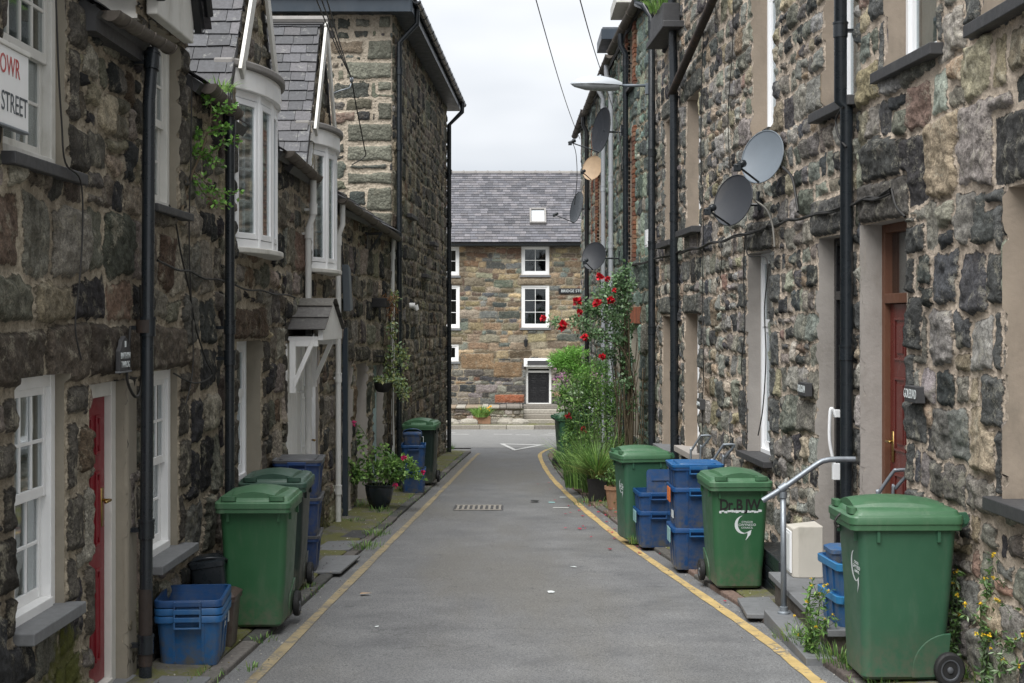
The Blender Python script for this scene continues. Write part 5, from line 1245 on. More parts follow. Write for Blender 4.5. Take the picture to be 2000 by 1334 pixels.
hk = MB(); hk.tube(spline([(.05, -.375, .985), (.05, -.41, .96), (.05, -.43, .925), (.05, -.415, .90), (.05, -.40, .905)], 4), .008, 6); local(hk.build('lid_hook', M_CABLE, bin_near, smooth=True))
bin_gw = make_bin('green wheeled bin with peeling name stickers and white crescent emblem, beside the handrail', M_BIN, M_LID, gp(1.885, 12.1), 2, sc=(.88, .93, .93))
swoosh(bin_gw, front_T(.60, .03), 1.05)
for ch_, x_ in (('D', -.155), ('r', -.095), ('.', -.055), ('B', -.01), ('J', .06), ('W', .13)):
    local(text_mesh(ch_, .135, .0006, lambda x, y, h, x_=x_: front_T(.775)(x + x_, y, h + .001), M_INK, 'lettering', bin_gw, sx=.85, bold=.0035))
m = MB(); rg = random.Random(4); x = -.20
while x < .185:
    w = rg.uniform(.015, .04); T = front_T(.715); a, b = rg.uniform(-.012, .0), rg.uniform(.008, .02); m.add([T(x, a, .0012), T(x + w, a + rg.uniform(-.004, .004), .0012), T(x + w, b, .0012), T(x, b + rg.uniform(-.004, .004), .0012)], [(0, 1, 2, 3)]); x += w + .001
local(m.build('torn_sticker', M_PRINT, bin_gw, recalc=False))
bin_rb = make_bin('green wheeled bin turned sideways, between the rose bed and blue box stacks', M_BIN3, M_LID, gp(1.40, 15.45), -79, sc=(.86, .76, .95))
swoosh(bin_rb, front_T(.62, .05), 1.0)
bin_l = make_bin('bright green wheeled bin nearest on the left, in front of a darker one', M_BIN, M_LID, gp(-1.82, 10.28), 1, sc=(.885, .93, .925))
bin_l2 = make_bin('dark green wheeled bin with rounded lid, just behind the bright green one', M_BIN2, M_LID2, gp(-1.955, 11.85), 2, sc=(.93, .93, .94))
bin_lf = make_bin('green wheeled bin with a square white outline print, at the tall house', M_BIN2, M_LID, gp(-1.48, 23.25), -4, sc=(.94, .94, 1))
m = MB()
for (a, b, c, d) in ((-.10, .10, .09, .10), (-.10, .10, -.10, -.09), (-.10, -.09, -.09, .09), (.09, .10, -.09, .09)):
    T = front_T(.70, -.02); m.add([T(a, c, .001), T(b, c, .001), T(b, d, .001), T(a, d, .001)], [(0, 1, 2, 3)])
local(m.build('outline_print', M_PRINT, bin_lf, recalc=False)); swoosh(bin_lf, front_T(.68, .0), .8, False)
bin_rf = make_bin('narrow view of a green wheeled bin beyond the roses, near the junction', M_BIN3, M_LID, gp(1.13, 27.3), 100, sc=(.9, .85, 1))

# ------------------------------------------------------------------ recycling boxes (stacked, lidded or nested)
def make_box(label, mat, rim, loc, rot, w=.40, d=.56, h=.35, lid=None, lab=None, name='recycling_box', group='blue recycling boxes', hollow=True):
    t = thing(name, (0, 0, 0), label, 'recycling box', group); b = MB(); k = .86
    R = [rring(w * k, d * k, .04, .0, 4), rring(w * k + .01, d * k + .01, .045, .02, 4), rring(w * .97, d * .97, .045, h - .045, 4), rring(w * 1.045, d * 1.03, .045, h - .04, 4), rring(w * 1.05, d * 1.035, .045, h - .004, 4), rring(w * 1.04, d * 1.025, .04, h, 4)]
    if hollow: R += [rring(w * .95, d * .95, .04, h, 4), rring(w * .95, d * .95, .04, h - .05, 4), rring(w * k * .95, d * k * .95, .035, .04, 4)]
    b.loft(R)
    # moulded ribs on the faces
    for s_ in (-1, 1):
        for x in (-.22, .22):
            b.add([(x * w - .008, s_ * (d * k / 2), .02), (x * w + .008, s_ * (d * k / 2), .02), (x * w + .010, s_ * (d * .49), h - .045), (x * w - .010, s_ * (d * .49), h - .045), (x * w - .008, s_ * (d * k / 2 + .008), .02), (x * w + .008, s_ * (d * k / 2 + .008), .02), (x * w + .010, s_ * (d * .49 + .008), h - .045), (x * w - .010, s_ * (d * .49 + .008), h - .045)],
                  [(0, 1, 2, 3), (4, 7, 6, 5), (0, 4, 5, 1), (1, 5, 6, 2), (3, 2, 6, 7), (0, 3, 7, 4)])
        for y in (-.16, .16):
            b.add([(s_ * (w * k / 2), y * d - .01, .02), (s_ * (w * k / 2), y * d + .01, .02), (s_ * (w * .49), y * d + .01, h - .045), (s_ * (w * .49), y * d - .01, h - .045), (s_ * (w * k / 2 + .009), y * d - .01, .02), (s_ * (w * k / 2 + .009), y * d + .01, .02), (s_ * (w * .49 + .009), y * d + .01, h - .045), (s_ * (w * .49 + .009), y * d - .01, h - .045)],
                  [(0, 1, 2, 3), (4, 7, 6, 5), (0, 4, 5, 1), (1, 5, 6, 2), (3, 2, 6, 7), (0, 3, 7, 4)])
    local(b.build('body', mat, t, auto=35))
    g = MB()      # hand grip ledge at the front
    g.box(-.075, .075, -d * .515 - .035, -d * .505, h - .075, h - .064); g.box(-.083, -.072, -d * .515 - .035, -d * .505, h - .075, h - .002); g.box(.072, .083, -d * .515 - .035, -d * .505, h - .075, h - .002); g.box(-.083, .083, -d * .515 - .036, -d * .515 - .028, h - .030, h - .001)
    local(g.build('grip', rim, t, bevel=.003))
    if lid:
        l = MB(); l.loft([rring(w * 1.075, d * 1.06, .045, h - .012, 4), rring(w * 1.08, d * 1.065, .045, h + .010, 4), rring(w * 1.0, d * 1.0, .04, h + .013, 4), rring(w * .96, d * .97, .04, h + .004, 4), rring(w * .80, d * .8, .04, h + .004, 4), rring(w * .78, d * .78, .04, h + .020, 4)])
        local(l.build('lid', lid, t, auto=35))
    if lab:
        mt, x0, x1, z0, z1, side = lab; q = MB()
        def T(u, v, hh):
            f = (v / h); o = (k + (.97 - k) * f) / 2
            return (u * w, -d * o - .004 - hh, v) if side == 'f' else (-w * o - .004 - hh, u * d, v) if side == 'l' else (w * o + .004 + hh, u * d, v)
        q.bT(T, x0, x1, z0, z1, 0, .003); lo = local(q.build('label_panel', mt, t))
    t.location = loc; t.rotation_euler = (0, 0, math.radians(rot)); return t
def flap_label(t, mt, w, d, h, x0=-.17, x1=.05, drop=.13, side='l'):
    m = MB(); X = -w * .53 - .008 if side == 'l' else 0
    m.box(X - .006, X, x0 * d, x1 * d, h - drop, h - .01); local(m.build('flap', mt, t, bevel=.002))
# nested boxes by the black downpipe
g0 = 'blue recycling boxes'
bw_, bd_, bh_ = .40, .54, .315
for i, (lb, mt_) in enumerate((('bottom one of three nested blue boxes beside the rusty black downpipe', M_BLUE2), ('middle one of three nested blue boxes beside the rusty black downpipe', M_BLUE2), ('topmost, open one of three nested blue boxes beside the rusty black downpipe', M_BLUE))):
    b = make_box(lb, mt_, mt_, (-2.02, 9.03, gz(9.03) + .048 + .048 * i), 5, w=bw_, d=bd_, h=bh_)
    if i == 0:
        for j, (w_, z) in enumerate((('AILGYLCHU', .25), ('RECYCLING', .20))): local(text_mesh(w_, .045, .0006, lambda x, y, h, z=z: (bw_ * (.43 + .055 * ((y + z) / bh_)) + .006 + h, x + .06, y + z), M_PRINT, 'lettering', b, sx=.9))
        q = MB(); q.box(bw_ * .47 + .004, bw_ * .47 + .008, .20, .235, .18, .30); local(q.build('print_block', M_PRINT, b))
# navy stack with grey lids
for i, lb in enumerate(('bottom box of the navy stack with grey lids, behind the green bins', 'middle box of the navy stack with grey lids, behind the green bins', 'top box of the navy stack with grey lids, behind the green bins')):
    make_box(lb, M_NAVY, M_NAVY, (-1.98 + .01 * i, 13.1, gz(13.1) + .045 + .342 * i), 4, w=.42, d=.56, h=.335, lid=M_GLID, group='navy boxes with grey lids', hollow=False)
# far left blue pair
for i, lb in enumerate(('lower box of the blue pair before the far left green bin', 'upper box of the blue pair before the far left green bin')):
    make_box(lb, M_BLUE, M_BLUE, (-1.50, 21.7, gz(21.7) + .045 + .37 * i), 3, w=.36, d=.5, h=.36, hollow=i == 1)
t = thing('blue_caddy', (-1.52, 21.7, gz(21.7) + .79), 'small blue food caddy on the blue pair by the far left bin', 'food caddy')
b = MB(); b.loft([rring(.24, .2, .03, -.02, 4), rring(.26, .23, .03, .12, 4), rring(.28, .25, .03, .125, 4), rring(.28, .25, .03, .15, 4), rring(.18, .17, .03, .165, 4)]); local(b.build('body', M_BLUE, t, auto=35))
b = MB(); b.tube(spline([(-.14, 0, .08), (-.13, -.0, .18), (0, -.02, .215), (.13, 0, .18), (.14, 0, .08)], 4), .008, 6); local(b.build('handle', M_BLUE, t, smooth=True))
# right: pair with a lid standing up in it
for i, lb in enumerate(('lower box of the blue pair between the sideways bin and tall stack', 'upper open box of the blue pair with a lid stood inside')):
    b = make_box(lb, M_BLUE, M_BLUE, (1.51, 15.0, gz(15.0) + .045 + .195 * i), 3, w=.40, d=.46, h=.38, hollow=i == 1)
    if i == 0: flap_label(b, M_MINT, .40, .46, .38, -.3, .15)
t = thing('loose_panel', (1.57, 14.98, gz(15) + .56), 'loose blue lid standing upright in the open blue box', 'box lid')
b = MB(); b.loft([[(x, y, z) for x, z, y in rring(.30, .36, .04, yy_, 4, cy=.10)] for yy_ in (.0, .012, .02)]); b.box(-.1, .1, -.012, 0, .16, .168)
lo_ = local(b.build('panel', M_BLUE, t, auto=35)); t.rotation_euler = (math.radians(-6), 0, .05)
# right: tall stack of three
for i, lb in enumerate(('bottom box of the tall blue stack beside the crescent emblem bin', 'middle box of the tall blue stack, orange label at its rim', 'top lidded box of the tall blue stack beside the crescent emblem bin')):
    b = make_box(lb, M_BLUE, M_BLUE2, (1.71, 13.35, gz(13.35) + .045 + (.0, .375, .575)[i]), 1, w=.45, d=.50, h=.385, lid=M_BLUE2 if i == 2 else None, hollow=i == 1)
    if i == 1:
        flap_label(b, M_ORANGE, .45, .50, .385, -.36, .05, .14); q = MB(); q.box(-.218, -.213, -.14, -.02, .09, .16); local(q.build('label_panel', M_PRINT, b))
    if i == 0: flap_label(b, M_MINT, .45, .50, .385, -.36, .05, .14)
# right near: blue pair behind the big bin
for i, lb in enumerate(('lower blue box half hidden behind the large green bin', 'upper pale rimmed blue box half hidden behind the large green bin')):
    b = make_box(lb, M_BLUE2, M_BLUEL, (2.30, 9.40, gz(9.4) + .05 + .21 * i), 4, w=.42, d=.46, h=.37, hollow=i == 1)
    rm = MB(); rm.loft([rring(.42 * 1.055, .46 * 1.04, .045, .32, 4), rring(.42 * 1.075, .46 * 1.055, .045, .325, 4), rring(.42 * 1.08, .46 * 1.06, .045, .368, 4), rring(.42 * 1.05, .46 * 1.035, .045, .372, 4)], cap=(False, False)); local(rm.build('rim', M_BLUEL, b, auto=35))
    fl = MB(); fl.box(-.10, .07, -.272, -.262, .20, .36); local(fl.build('flap', M_MINT if i == 0 else M_BLUEL, b, bevel=.004))
t = thing('blue_caddy', (2.215, 9.40, gz(9.4) + .57), 'small blue food caddy on the boxes behind the large green bin', 'food caddy')
b = MB(); b.loft([rring(.22, .2, .03, -.06, 4), rring(.25, .23, .03, .10, 4), rring(.27, .25, .03, .105, 4), rring(.27, .25, .03, .13, 4), rring(.2, .19, .03, .145, 4)]); local(b.build('body', M_BLUE2, t, auto=35))
b = MB(); b.box(-.07, .07, -.145, -.115, .05, .07); b.box(-.07, -.055, -.145, -.115, .07, .12); b.box(.055, .07, -.145, -.115, .07, .12); b.box(-.04, .04, -.14, -.11, .10, .13); local(b.build('latch', M_BLUE, t, bevel=.004))
# tubular handles of the box trolleys
def trolley(X, d, zt, label, w=.13, lean=-.12):
    t = thing('box_trolley', (X, d, gz(d) + .045), label, 'trolley', 'steel trolley handles behind the box stacks')
    m = MB(); H = zt - (gz(d) + .045)
    for s_ in (-1, 1):
        pass
    pts = [(-w / 2, 0, .03), (-w / 2, 0, H - .16), (-w / 2 + .01, -lean * .1, H - .13), (-w * .3, -.02, H - .015), (-w * .1, -.03, H), (w * .5, -.03, H), (w * .75, -.02, H - .02), (w / 2 + .0, 0, H - .13), (w / 2, 0, H - .16), (w / 2, 0, .03)]
    pts = [(-w / 2, 0, .03), (-w / 2, 0, H - .22), (-w / 2 + .01, 0, H - .16), (w * .45, -.04, H - .015), (w * .7, -.05, H), (w * 1.5, -.05, H), (w * 1.45, -.04, H - .03), (w * .75, 0, H - .13), (w * .55, 0, H - .19), (w / 2, 0, .03)]
    m.tube(spline(pts, 5), .0125, 10); local(m.build('handle', M_STEEL, t, smooth=True))
    b = MB(); b.box(-.18, .18, -.02, .02, .0, .03); local(b.build('base', M_RUBBER, t, bevel=.005))
    return t
trolley(1.98, 15.35, zy(851, 15.3), 'bent steel trolley handle behind the blue pair with the loose lid', .10)
trolley(1.98, 13.72, zy(868, 13.7), 'bent steel trolley handle behind the tall blue stack', .10)
trolley(2.57, 9.80, zy(917, 9.8), 'bent steel trolley handle against the maroon door', .10)
# small caddies on the left
t = thing('food_caddy', (-1.955, 9.5, gz(9.55) + .045), 'brown food caddy between the nested blue boxes and green bin', 'food caddy')
b = MB(); b.loft([rring(.20, .22, .03, 0, 4), rring(.24, .27, .03, .30, 4), rring(.26, .30, .03, .305, 4), rring(.26, .30, .03, .33, 4), rring(.24, .26, .03, .34, 4)]); local(b.build('body', M_CADDY, t, auto=35))
b = MB(); b.loft([rring(.265, .305, .03, .332, 4), rring(.265, .305, .03, .34, 4), rring(.20, .22, .03, .365, 4)]); local(b.build('lid', M_CADDY, t, auto=35))
t = thing('food_caddy', (-2.08, 10.0, gz(10) + .045), 'tall black caddy leaning on the wall behind the nested blue boxes', 'food caddy')
b = MB(); b.loft([rring(.20, .22, .03, 0, 4), rring(.24, .27, .03, .46, 4), rring(.25, .28, .03, .465, 4), rring(.25, .28, .03, .50, 4), rring(.14, .16, .03, .53, 4)]); local(b.build('body', M_BPLAS, t, auto=35))
b = MB(); b.tube(spline([(-.125, 0, .46), (-.13, -.08, .50), (0, -.12, .53), (.13, -.08, .50), (.125, 0, .46)], 4), .008, 6); local(b.build('handle', M_BPLAS, t, smooth=True)); t.rotation_euler = (0, math.radians(-7), .15)

# ------------------------------------------------------------------ step platform, rail, meter box
zp = -.0375 * 10.25 + .25
pf = thing('entrance_platform', (2.3, 10.1, gz(10.1)), 'slate topped entrance platform with stone riser before the black door', 'step')
m = MB(); m.box(2.06, 2.62, 9.15, 11.15, gz(11.2) - .1, zp - .045, (.11, .095, .08)); m.build('riser', M_BLOCK, pf, bevel=.01)
m = MB(); m.add([(2.02, 9.1, 0), (2.70, 9.1, 0), (2.62, 10.2, 0), (2.02, 10.2, 0)][:0], []); m.box(2.02, 2.66, 9.1, 10.3, zp - .045, zp); m.box(2.02, 2.60, 10.305, 11.2, zp - .045, zp + .002); m.build('slab', M_SLAB, pf, bevel=.006)
lw = thing('entrance_step', (1.95, 9.8, gz(9.8)), 'low slate step slab with the handrail post standing on it', 'step')
m = MB(); m.box(1.86, 2.055, 9.0, 10.5, gz(10.5), gz(9.7) + .075); m.build('slab', M_SLAB, lw, bevel=.006)
fs = thing('paving_slab', (1.85, 11, gz(11)), 'flat pale slate slab beyond the handrail post', 'paving slab', 'slate slabs set in the pavements')
m = MB(); m.add([(x, y, gz(y) + z) for z in (.03, .068) for x, y in ((1.74, 10.55), (2.03, 10.5), (2.05, 11.35), (1.79, 11.3))], [(0, 1, 2, 3), (4, 5, 6, 7), (0, 1, 5, 4), (1, 2, 6, 5), (2, 3, 7, 6), (3, 0, 4, 7)]); m.build('slab', M_SLAB, fs, bevel=.008)
rl = thing('handrail', (1.98, 10.36, gz(10.36)), 'grey galvanised tubular handrail sloping up from the pavement to the wall', 'handrail')
zpst = gz(10.36) + .09; dr = 10.36
m = MB(); m.tube([(1.98, dr, zpst), (1.975, dr, .60)], .021, 14); m.build('post', M_STEEL, rl, smooth=True)
m = MB(); m.tube(spline([(1.825, dr, zy(978, dr)), (1.975, dr, zy(953, dr)), (2.22, dr, zy(907, dr)), (2.29, dr, zy(899, dr)), (2.36, dr, zy(897, dr)), (2.50, dr, zy(897, dr))], 6), .0205, 14); m.build('rail', M_STEEL, rl, auto=60)
m = MB(); m.tube([(1.975, dr, .555), (1.975, dr, .60)], .029, 12); m.tube([(1.95, dr, zy(957, dr)), (2.0, dr, zy(948, dr))], .029, 12); m.lathe([(.045, zpst), (.045, zpst + .02), (.03, zpst + .03), (.03, zpst + .06), (.02, zpst + .065)], 1.98, dr, 16); m.build('fitting', M_STEEL, rl, auto=40)
mb = thing('meter_box', (2.25, 11.05, zp), 'white plastic meter box on the slate platform beside the handrail', 'meter box')
m = MB(); q = [(2.16, 10.95), (2.20, 10.92), (2.39, 10.92), (2.39, 11.22), (2.16, 11.22)]
m.add([(x, y, zp + .002) for x, y in q] + [(x, y, zp + .40 - (.025 if x < 2.19 else 0)) for x, y in q], [tuple(range(5)), tuple(range(5, 10))] + [(i, (i + 1) % 5, (i + 1) % 5 + 5, i + 5) for i in range(5)]); m.build('case', M_METER, mb, bevel=.008)
m = MB(); m.box(2.150, 2.16, 10.98, 11.19, zp + .03, zp + .35); m.box(2.146, 2.150, 10.995, 11.175, zp + .05, zp + .33); m.build('door', M_UPVC, mb, bevel=.003)
tk = thing('cable_trough', (2.15, 11.75, gz(11.7)), 'dark ribbed trough box on the pavement beside the crescent emblem bin', 'box')
m = MB()
for k in range(3): m.box(2.12, 2.42, 11.3, 12.3, gz(12.2) + .02 + .125 * k, gz(12.2) + .138 + .125 * k)
m.build('case', M_BPLAS, tk, bevel=.008)
# white pole handle with bracket beside the black door
gr = thing('grab_rail', (2.4, 11.0, .6), 'short white grab rail on the pale jamb beside the black door', 'grab rail')
u = 11.16
m = MB(); m.tube(spline([TR(u, zy(812, u), -.04), TR(u, zy(800, u), -.02), TR(u, zy(804, u), .0), TR(u, zy(860, u), .005), TR(u, zy(905, u), -.03)], 5), .014, 8); m.build('rail', M_UPVC, gr, smooth=True)
m = MB(); m.bT(TR, u - .02, u + .03, zy(937, u), zy(905, u), -.075, -.02); m.build('bracket', M_UPVC, gr, bevel=.003)
m = MB(); m.bT(TR, u - .02, u + .03, zy(815, u), zy(800, u), -.075, -.03); m.build('bracket', M_UPVC, gr, bevel=.003)

# ------------------------------------------------------------------ name plates and signs
def plate(side, x, y, w, h, txt, size, label, mat=M_SLABD, tmat=M_PRINT, off=.075, sx=.8, skew=0.0, cat='name plate'):
    p = P(side, x, y, off); t = thing('name_plate', tuple(p), label, cat); T0 = TS[side]; sg = -1 if side == 'R' else 1
    def T(u, v, hh): 
        b = T0(p.y, p.z, off + hh); return (b[0], p.y + u * (-sg if False else (1 if side == 'L' else -1)), p.z + v)
    m = MB(); m.bT(T, -w / 2, w / 2, -h / 2, h / 2, -.05, .012); m.build('plate', mat, t, bevel=.004)
    for i, l in enumerate(txt):
        text_mesh(l, size, .0008, lambda a, b, c, i=i: T(a, b + (len(txt) - 1 - 2 * i) * size * .55, c + .013), tmat, 'lettering', t, sx=sx)
    return t
plate('R', 1781, 770, .26, .105, ['GOLEUAD'], .085, 'dark slate plate reading GOLEUAD right of the maroon door', sx=.72)
plate('R', 1568, 760, .28, .11, ['DOLGRAN'], .085, 'dark slate name plate left of the black door', sx=.72)
plate('R', 1366, 789, .26, .12, ['GORPHWYSFA'], .07, 'small dark name plate by the narrow recessed window', sx=.6)
# arched slate house plate on the left
p = P('L', 238, 695, .05); t = thing('name_plate', tuple(p), 'small arched slate plate with two words above the red door', 'name plate')
Tn = lambda u, v, hh: TL(p.y + u, p.z + v, .045 + hh)
m = MB(); m.prism([(-.11, -.085), (.11, -.085), (.11, .03), (.08, .05), (.055, .09), (0, .115), (-.055, .09), (-.08, .05), (-.11, .03)], Tn, 0, .025); m.build('plate', M_SLABD, t, bevel=.004)
m = MB(); m.bT(Tn, -.115, .115, -.095, -.085, 0, .03); m.build('ledge', M_SLAB, t)
for i, l in enumerate(('BWTHYN', 'TWROG')): text_mesh(l, .052, .0008, lambda a, b, c, i=i: Tn(a, b + .0 - i * .05, c + .026), M_PRINT, 'lettering', t, sx=.85)
m = MB(); m.bT(Tn, -.012, .012, .05, .085, .025, .028); m.build('emblem', M_PRINT, t)
# street name board
t = thing('street_sign', tuple(P('L', 0, 160, .05)), 'white street name board with red Welsh and black English words', 'street sign')
M_RPRINT = pm('red_print', (.42, .06, .055), .6, .12, 40, .35, (.55, .5, .48), 0); M_KPRINT = pm('faded_black_print', (.055, .065, .075), .6, .2, 40, .35, (.3, .33, .35), 0)
dS = hit('L', 53, .06); T = lambda u, v, hh: TL(dS + u, v + zy(186, dS), .055 + hh)
hS = (256 - 110) * dS / F / 2
m = MB(); m.bT(T, -1.22, 0, -hS, hS, -.012, .012); m.build('board', M_WHITE, t, bevel=.004)
m = MB(); m.bT(T, -1.225, .004, hS, hS + .022, -.02, .02); m.build('frame', M_OLDWHITE, t, bevel=.003)
m = MB(); m.bT(T, -1.225, .004, -hS - .012, -hS, -.02, .018); m.build('frame', M_STEEL, t, bevel=.003)
M_KP = M_KPRINT
text_mesh('STRYD FAWR'.replace('FAWR', 'FOWR'), .125, .0006, lambda a, b, c: T(a - .115, b + .088, c + .013), M_RPRINT, 'lettering', t, sx=.80, align='RIGHT')
text_mesh('STREET', .125, .0006, lambda a, b, c: T(a - .018, b - .075, c + .013), M_KPRINT, 'lettering', t, sx=.80, align='RIGHT')
# bridge street plate on the far house
t = thing('street_sign', TFF(fx(1116), fz(569), .03), 'small black BRIDGE STREET plate high on the far house', 'street sign')
m = MB(); m.bT(TFF, fx(1091), fx(1150), fz(574), fz(563), .0, .05); m.build('plate', M_BLACK, t, bevel=.01)
text_mesh('BRIDGE STREET', .135, .002, lambda a, b, c: TFF(fx(1095.5) + a, fz(568.6) + b, .055 + c), M_PRINT, 'lettering', t, sx=1.02, align='LEFT')

# ------------------------------------------------------------------ dishes
def dish(side, x, y, rpx, d, azim, elev, mat, label, wallx=None, wally=None, squash=1.12, armdown=.0):
    """oval dish, feed arm with receiver, wall bracket"""
    c = A(x, y, d); r = rpx * d / F; t = thing('satellite_dish', tuple(c), label, 'satellite dish', 'satellite dishes on the right side')
    M = Matrix.Translation(c) @ Matrix.Rotation(math.radians(azim), 4, 'Z') @ Matrix.Rotation(math.radians(elev), 4, 'X')      # local -Y is the bore
    b = MB(); n = 36; K = 6; f0, bk = [], []
    for i in range(K + 1):
        q = i / K * r; dep = (q / r) ** 2 * -.16 * r * 1.0
        f0.append([M @ Vector((q * math.cos(2 * math.pi * k / n), dep + .16 * r, q * squash * math.sin(2 * math.pi * k / n))) for k in range(n)])
        bk.append([M @ Vector((q * math.cos(2 * math.pi * k / n), dep + .16 * r + .006, q * squash * math.sin(2 * math.pi * k / n))) for k in range(n)])
    b.loft(f0 + bk[::-1], cap=(False, False)); lip = [f0[-1][k] for k in range(n)] + [f0[-1][0]]; b.tube(lip, .006, 6); b.build('reflector', mat, t, auto=50, recalc=False)
    a = MB(); e0 = M @ Vector((0, .16 * r * .3, -r * squash * .97)); e1 = M @ Vector((0, -r * 1.55, -r * squash * .80))
    a.tube([M @ Vector((0, .05, -r * .5)), e0, e1], .011, 6); a.build('arm', M_BPLAS, t, smooth=True)
    l = MB(); ldir = (M @ Vector((0, 0, 0)) - e1).normalized(); l.tube([e1 - ldir * .03, e1 + ldir * .05, e1 + ldir * .055, e1 + ldir * .10], [.022, .022, .034, .034], 12); l.box(e1.x - .03, e1.x + .03, e1.y - .03, e1.y + .03, e1.z - .05, e1.z + .01); l.build('receiver', M_BPLAS, t, auto=40, bevel=.004)
    k = MB(); p0 = M @ Vector((0, .09 * r + .02, 0)); p1 = M @ Vector((0, .2 * r + .10, 0)); wd_ = (wallx or p1.y); 
    pw = Vector(TR(p1.y, c.z, .03)) if side == 'R' else p1
    k.tube([p0, p1, Vector((pw.x - .02, pw.y, p1.z + .0)), pw], .016, 8); k.box(pw.x - .02, pw.x + .03, pw.y - .04, pw.y + .04, pw.z - .09, pw.z + .09); k.build('bracket', M_BPLAS, t, auto=40)
    return t, M, e1, pw
dishes = []
for a_ in ((1489, 306, 48, 12.6, -45, -14, M_DISH, 'light grey oval satellite dish, upper one of the near pair'),
           (1432, 391, 46, 13.4, -47, -14, M_DISHD, 'dark grey satellite dish, lower one of the near pair'),
           (1174, 254, 40, 24.2, -68, -8, M_DISHD, 'dark satellite dish seen edge on below the street lamp'),
           (1157, 328, 22, 29.0, -35, -14, M_DISHT, 'rusty tan satellite dish below the street lamp'),
           (1160, 500, 25, 24.6, -28, -14, M_DISHD, 'round dark satellite dish just above the red roses'),
           (1126, 405, 28, 33.0, -68, -12, M_BPLAS, 'small black dish on the farthest house, against the slate roof')):
    dishes.append(dish('R', *a_, squash=1.12))

# ------------------------------------------------------------------ street lamp
dl = 20.5; wxl = WX('R', dl)
sl_ = thing('street_lamp', (wxl, dl, zy(170, dl)), 'grey wall mounted street lamp reaching over the lane', 'street lamp')
a = A(1215, 167, dl); b_ = Vector((wxl - .02, dl, zy(167, dl)))
m = MB(); m.tube([a, b_], .021, 10); m.build('arm', M_DISH, sl_, smooth=True)
m = MB(); m.box(wxl - .12, wxl - .019, dl - .05, dl + .05, zy(185, dl), zy(163, dl)); m.box(wxl - .02, wxl + .0, dl - .07, dl + .07, zy(190, dl), zy(150, dl)); m.build('bracket', M_DISH, sl_, bevel=.006)
tip = A(1114, 164, dl); m = MB(); rings = []
for f, w_, up_, dn in ((0, .012, .008, .01), (.05, .05, .045, .022), (.2, .10, .10, .035), (.42, .14, .132, .042), (.62, .14, .13, .045), (.82, .11, .10, .045), (.95, .07, .065, .04), (1, .05, .045, .035)):
    c = tip.lerp(a, f); ring = []
    for k in range(16):
        th = 2 * math.pi * k / 16; ring.append((c.x, c.y + w_ * math.cos(th), c.z + (up_ if math.sin(th) > 0 else dn * 0 + .002) * math.sin(th)))
    rings.append(ring)
m.loft(rings); m.build('housing', pm('lamp_grey_paint', (.40, .43, .46), .4, .06, 6, .15, (.25, .25, .24), .03), sl_, auto=50)
m = MB(); rings = []
for f, w_, dn in ((.02, .012, .01), (.08, .05, .04), (.3, .115, .08), (.6, .125, .09), (.85, .095, .08), (.95, .06, .055)):
    c = tip.lerp(a, f); rings.append([(c.x, c.y + w_ * math.cos(math.pi * 2 * k / 16), c.z - .003 + (dn if math.sin(math.pi * 2 * k / 16) < 0 else .002) * math.sin(math.pi * 2 * k / 16)) for k in range(16)])
m.loft(rings); m.build('lens', pm('lamp_lens', (.33, .35, .36), .25, .08, 10, .2, bump=.05), sl_, auto=50)
c = tip.lerp(a, .58); m = MB(); m.lathe([(.03, c.z + .085), (.03, c.z + .13), (.022, c.z + .145), (0, c.z + .147)], c.x, c.y, 12); m.build('sensor', M_STEEL, sl_, auto=40)
# ------------------------------------------------------------------ cables and small fittings
def cable(name, pts, r, mat, label, cat='cable', group=None, n=6):
    m = MB(); m.tube(spline(pts, n), r, 5, cap=False); o = m.build(name, mat, smooth=True); return tag(o, label, cat, group)
def wire(p, q, r, label, sag=.3):
    p, q = Vector(p), Vector(q); pts = [p.lerp(q, k / 14) - Vector((0, 0, sag * math.sin(math.pi * k / 14))) for k in range(15)]
    m = MB(); m.tube(pts, r, 5, cap=False); o = m.build('overhead_wire', M_CABLE, smooth=True); return tag(o, label, 'wire', 'overhead wires')
rg = random.Random(77)
def wallpts(side, xs, off=.05, jit=.012):
    r = []
    for x, y in xs: p = P(side, x, y, off); p.z += rg.uniform(-jit, jit); p.x += rg.uniform(-.01, .01); r.append(p)
    return r
def dense(side, a, b, n, off, jit):
    d0, d1 = hit(side, a[0], off), hit(side, b[0], off); z0, z1 = zy(a[1], d0), zy(b[1], d1); r = []
    for k in range(n + 1):
        f = k / n; d = d0 + (d1 - d0) * f; r.append(Vector((WX(side, d) + SG[side] * (off + rg.uniform(-.008, .012)), d, z0 + (z1 - z0) * f - jit * abs(math.sin(f * n * .9)) + rg.uniform(-.3, .3) * jit)))
    return r
cb = thing('cable_bundle', tuple(P('R', 1500, 440, .06)), 'sagging bundle of black cables along the right hand house fronts', 'cable')
for k in range(4):
    m = MB()
    for (a, b, n) in (((1742, 372), (1655, 398), 6), ((1655, 398), (1500, 441), 10), ((1500, 441), (1330, 492), 12), ((1330, 492), (1230, 520), 8)):
        m.tube(spline(dense('R', (a[0], a[1] + rg.uniform(-4, 4)), (b[0], b[1] + rg.uniform(-3, 3)), n, .06, .022), 4), .009, 5, cap=False)
    m.build('cable', M_CABLE, cb, smooth=True)
cable('cable', wallpts('R', [(1742, 372), (1752, 400), (1765, 425)], .07), .010, M_CABLE, 'black cable dropping to the maroon door head', group='cables on the house fronts')
cable('cable', wallpts('R', [(1457, 450), (1462, 500), (1497, 506), (1494, 600), (1496, 700), (1490, 800), (1482, 850)], .07), .006, M_CABLE, 'thin black cable down the jamb of the white framed window', group='cables on the house fronts')
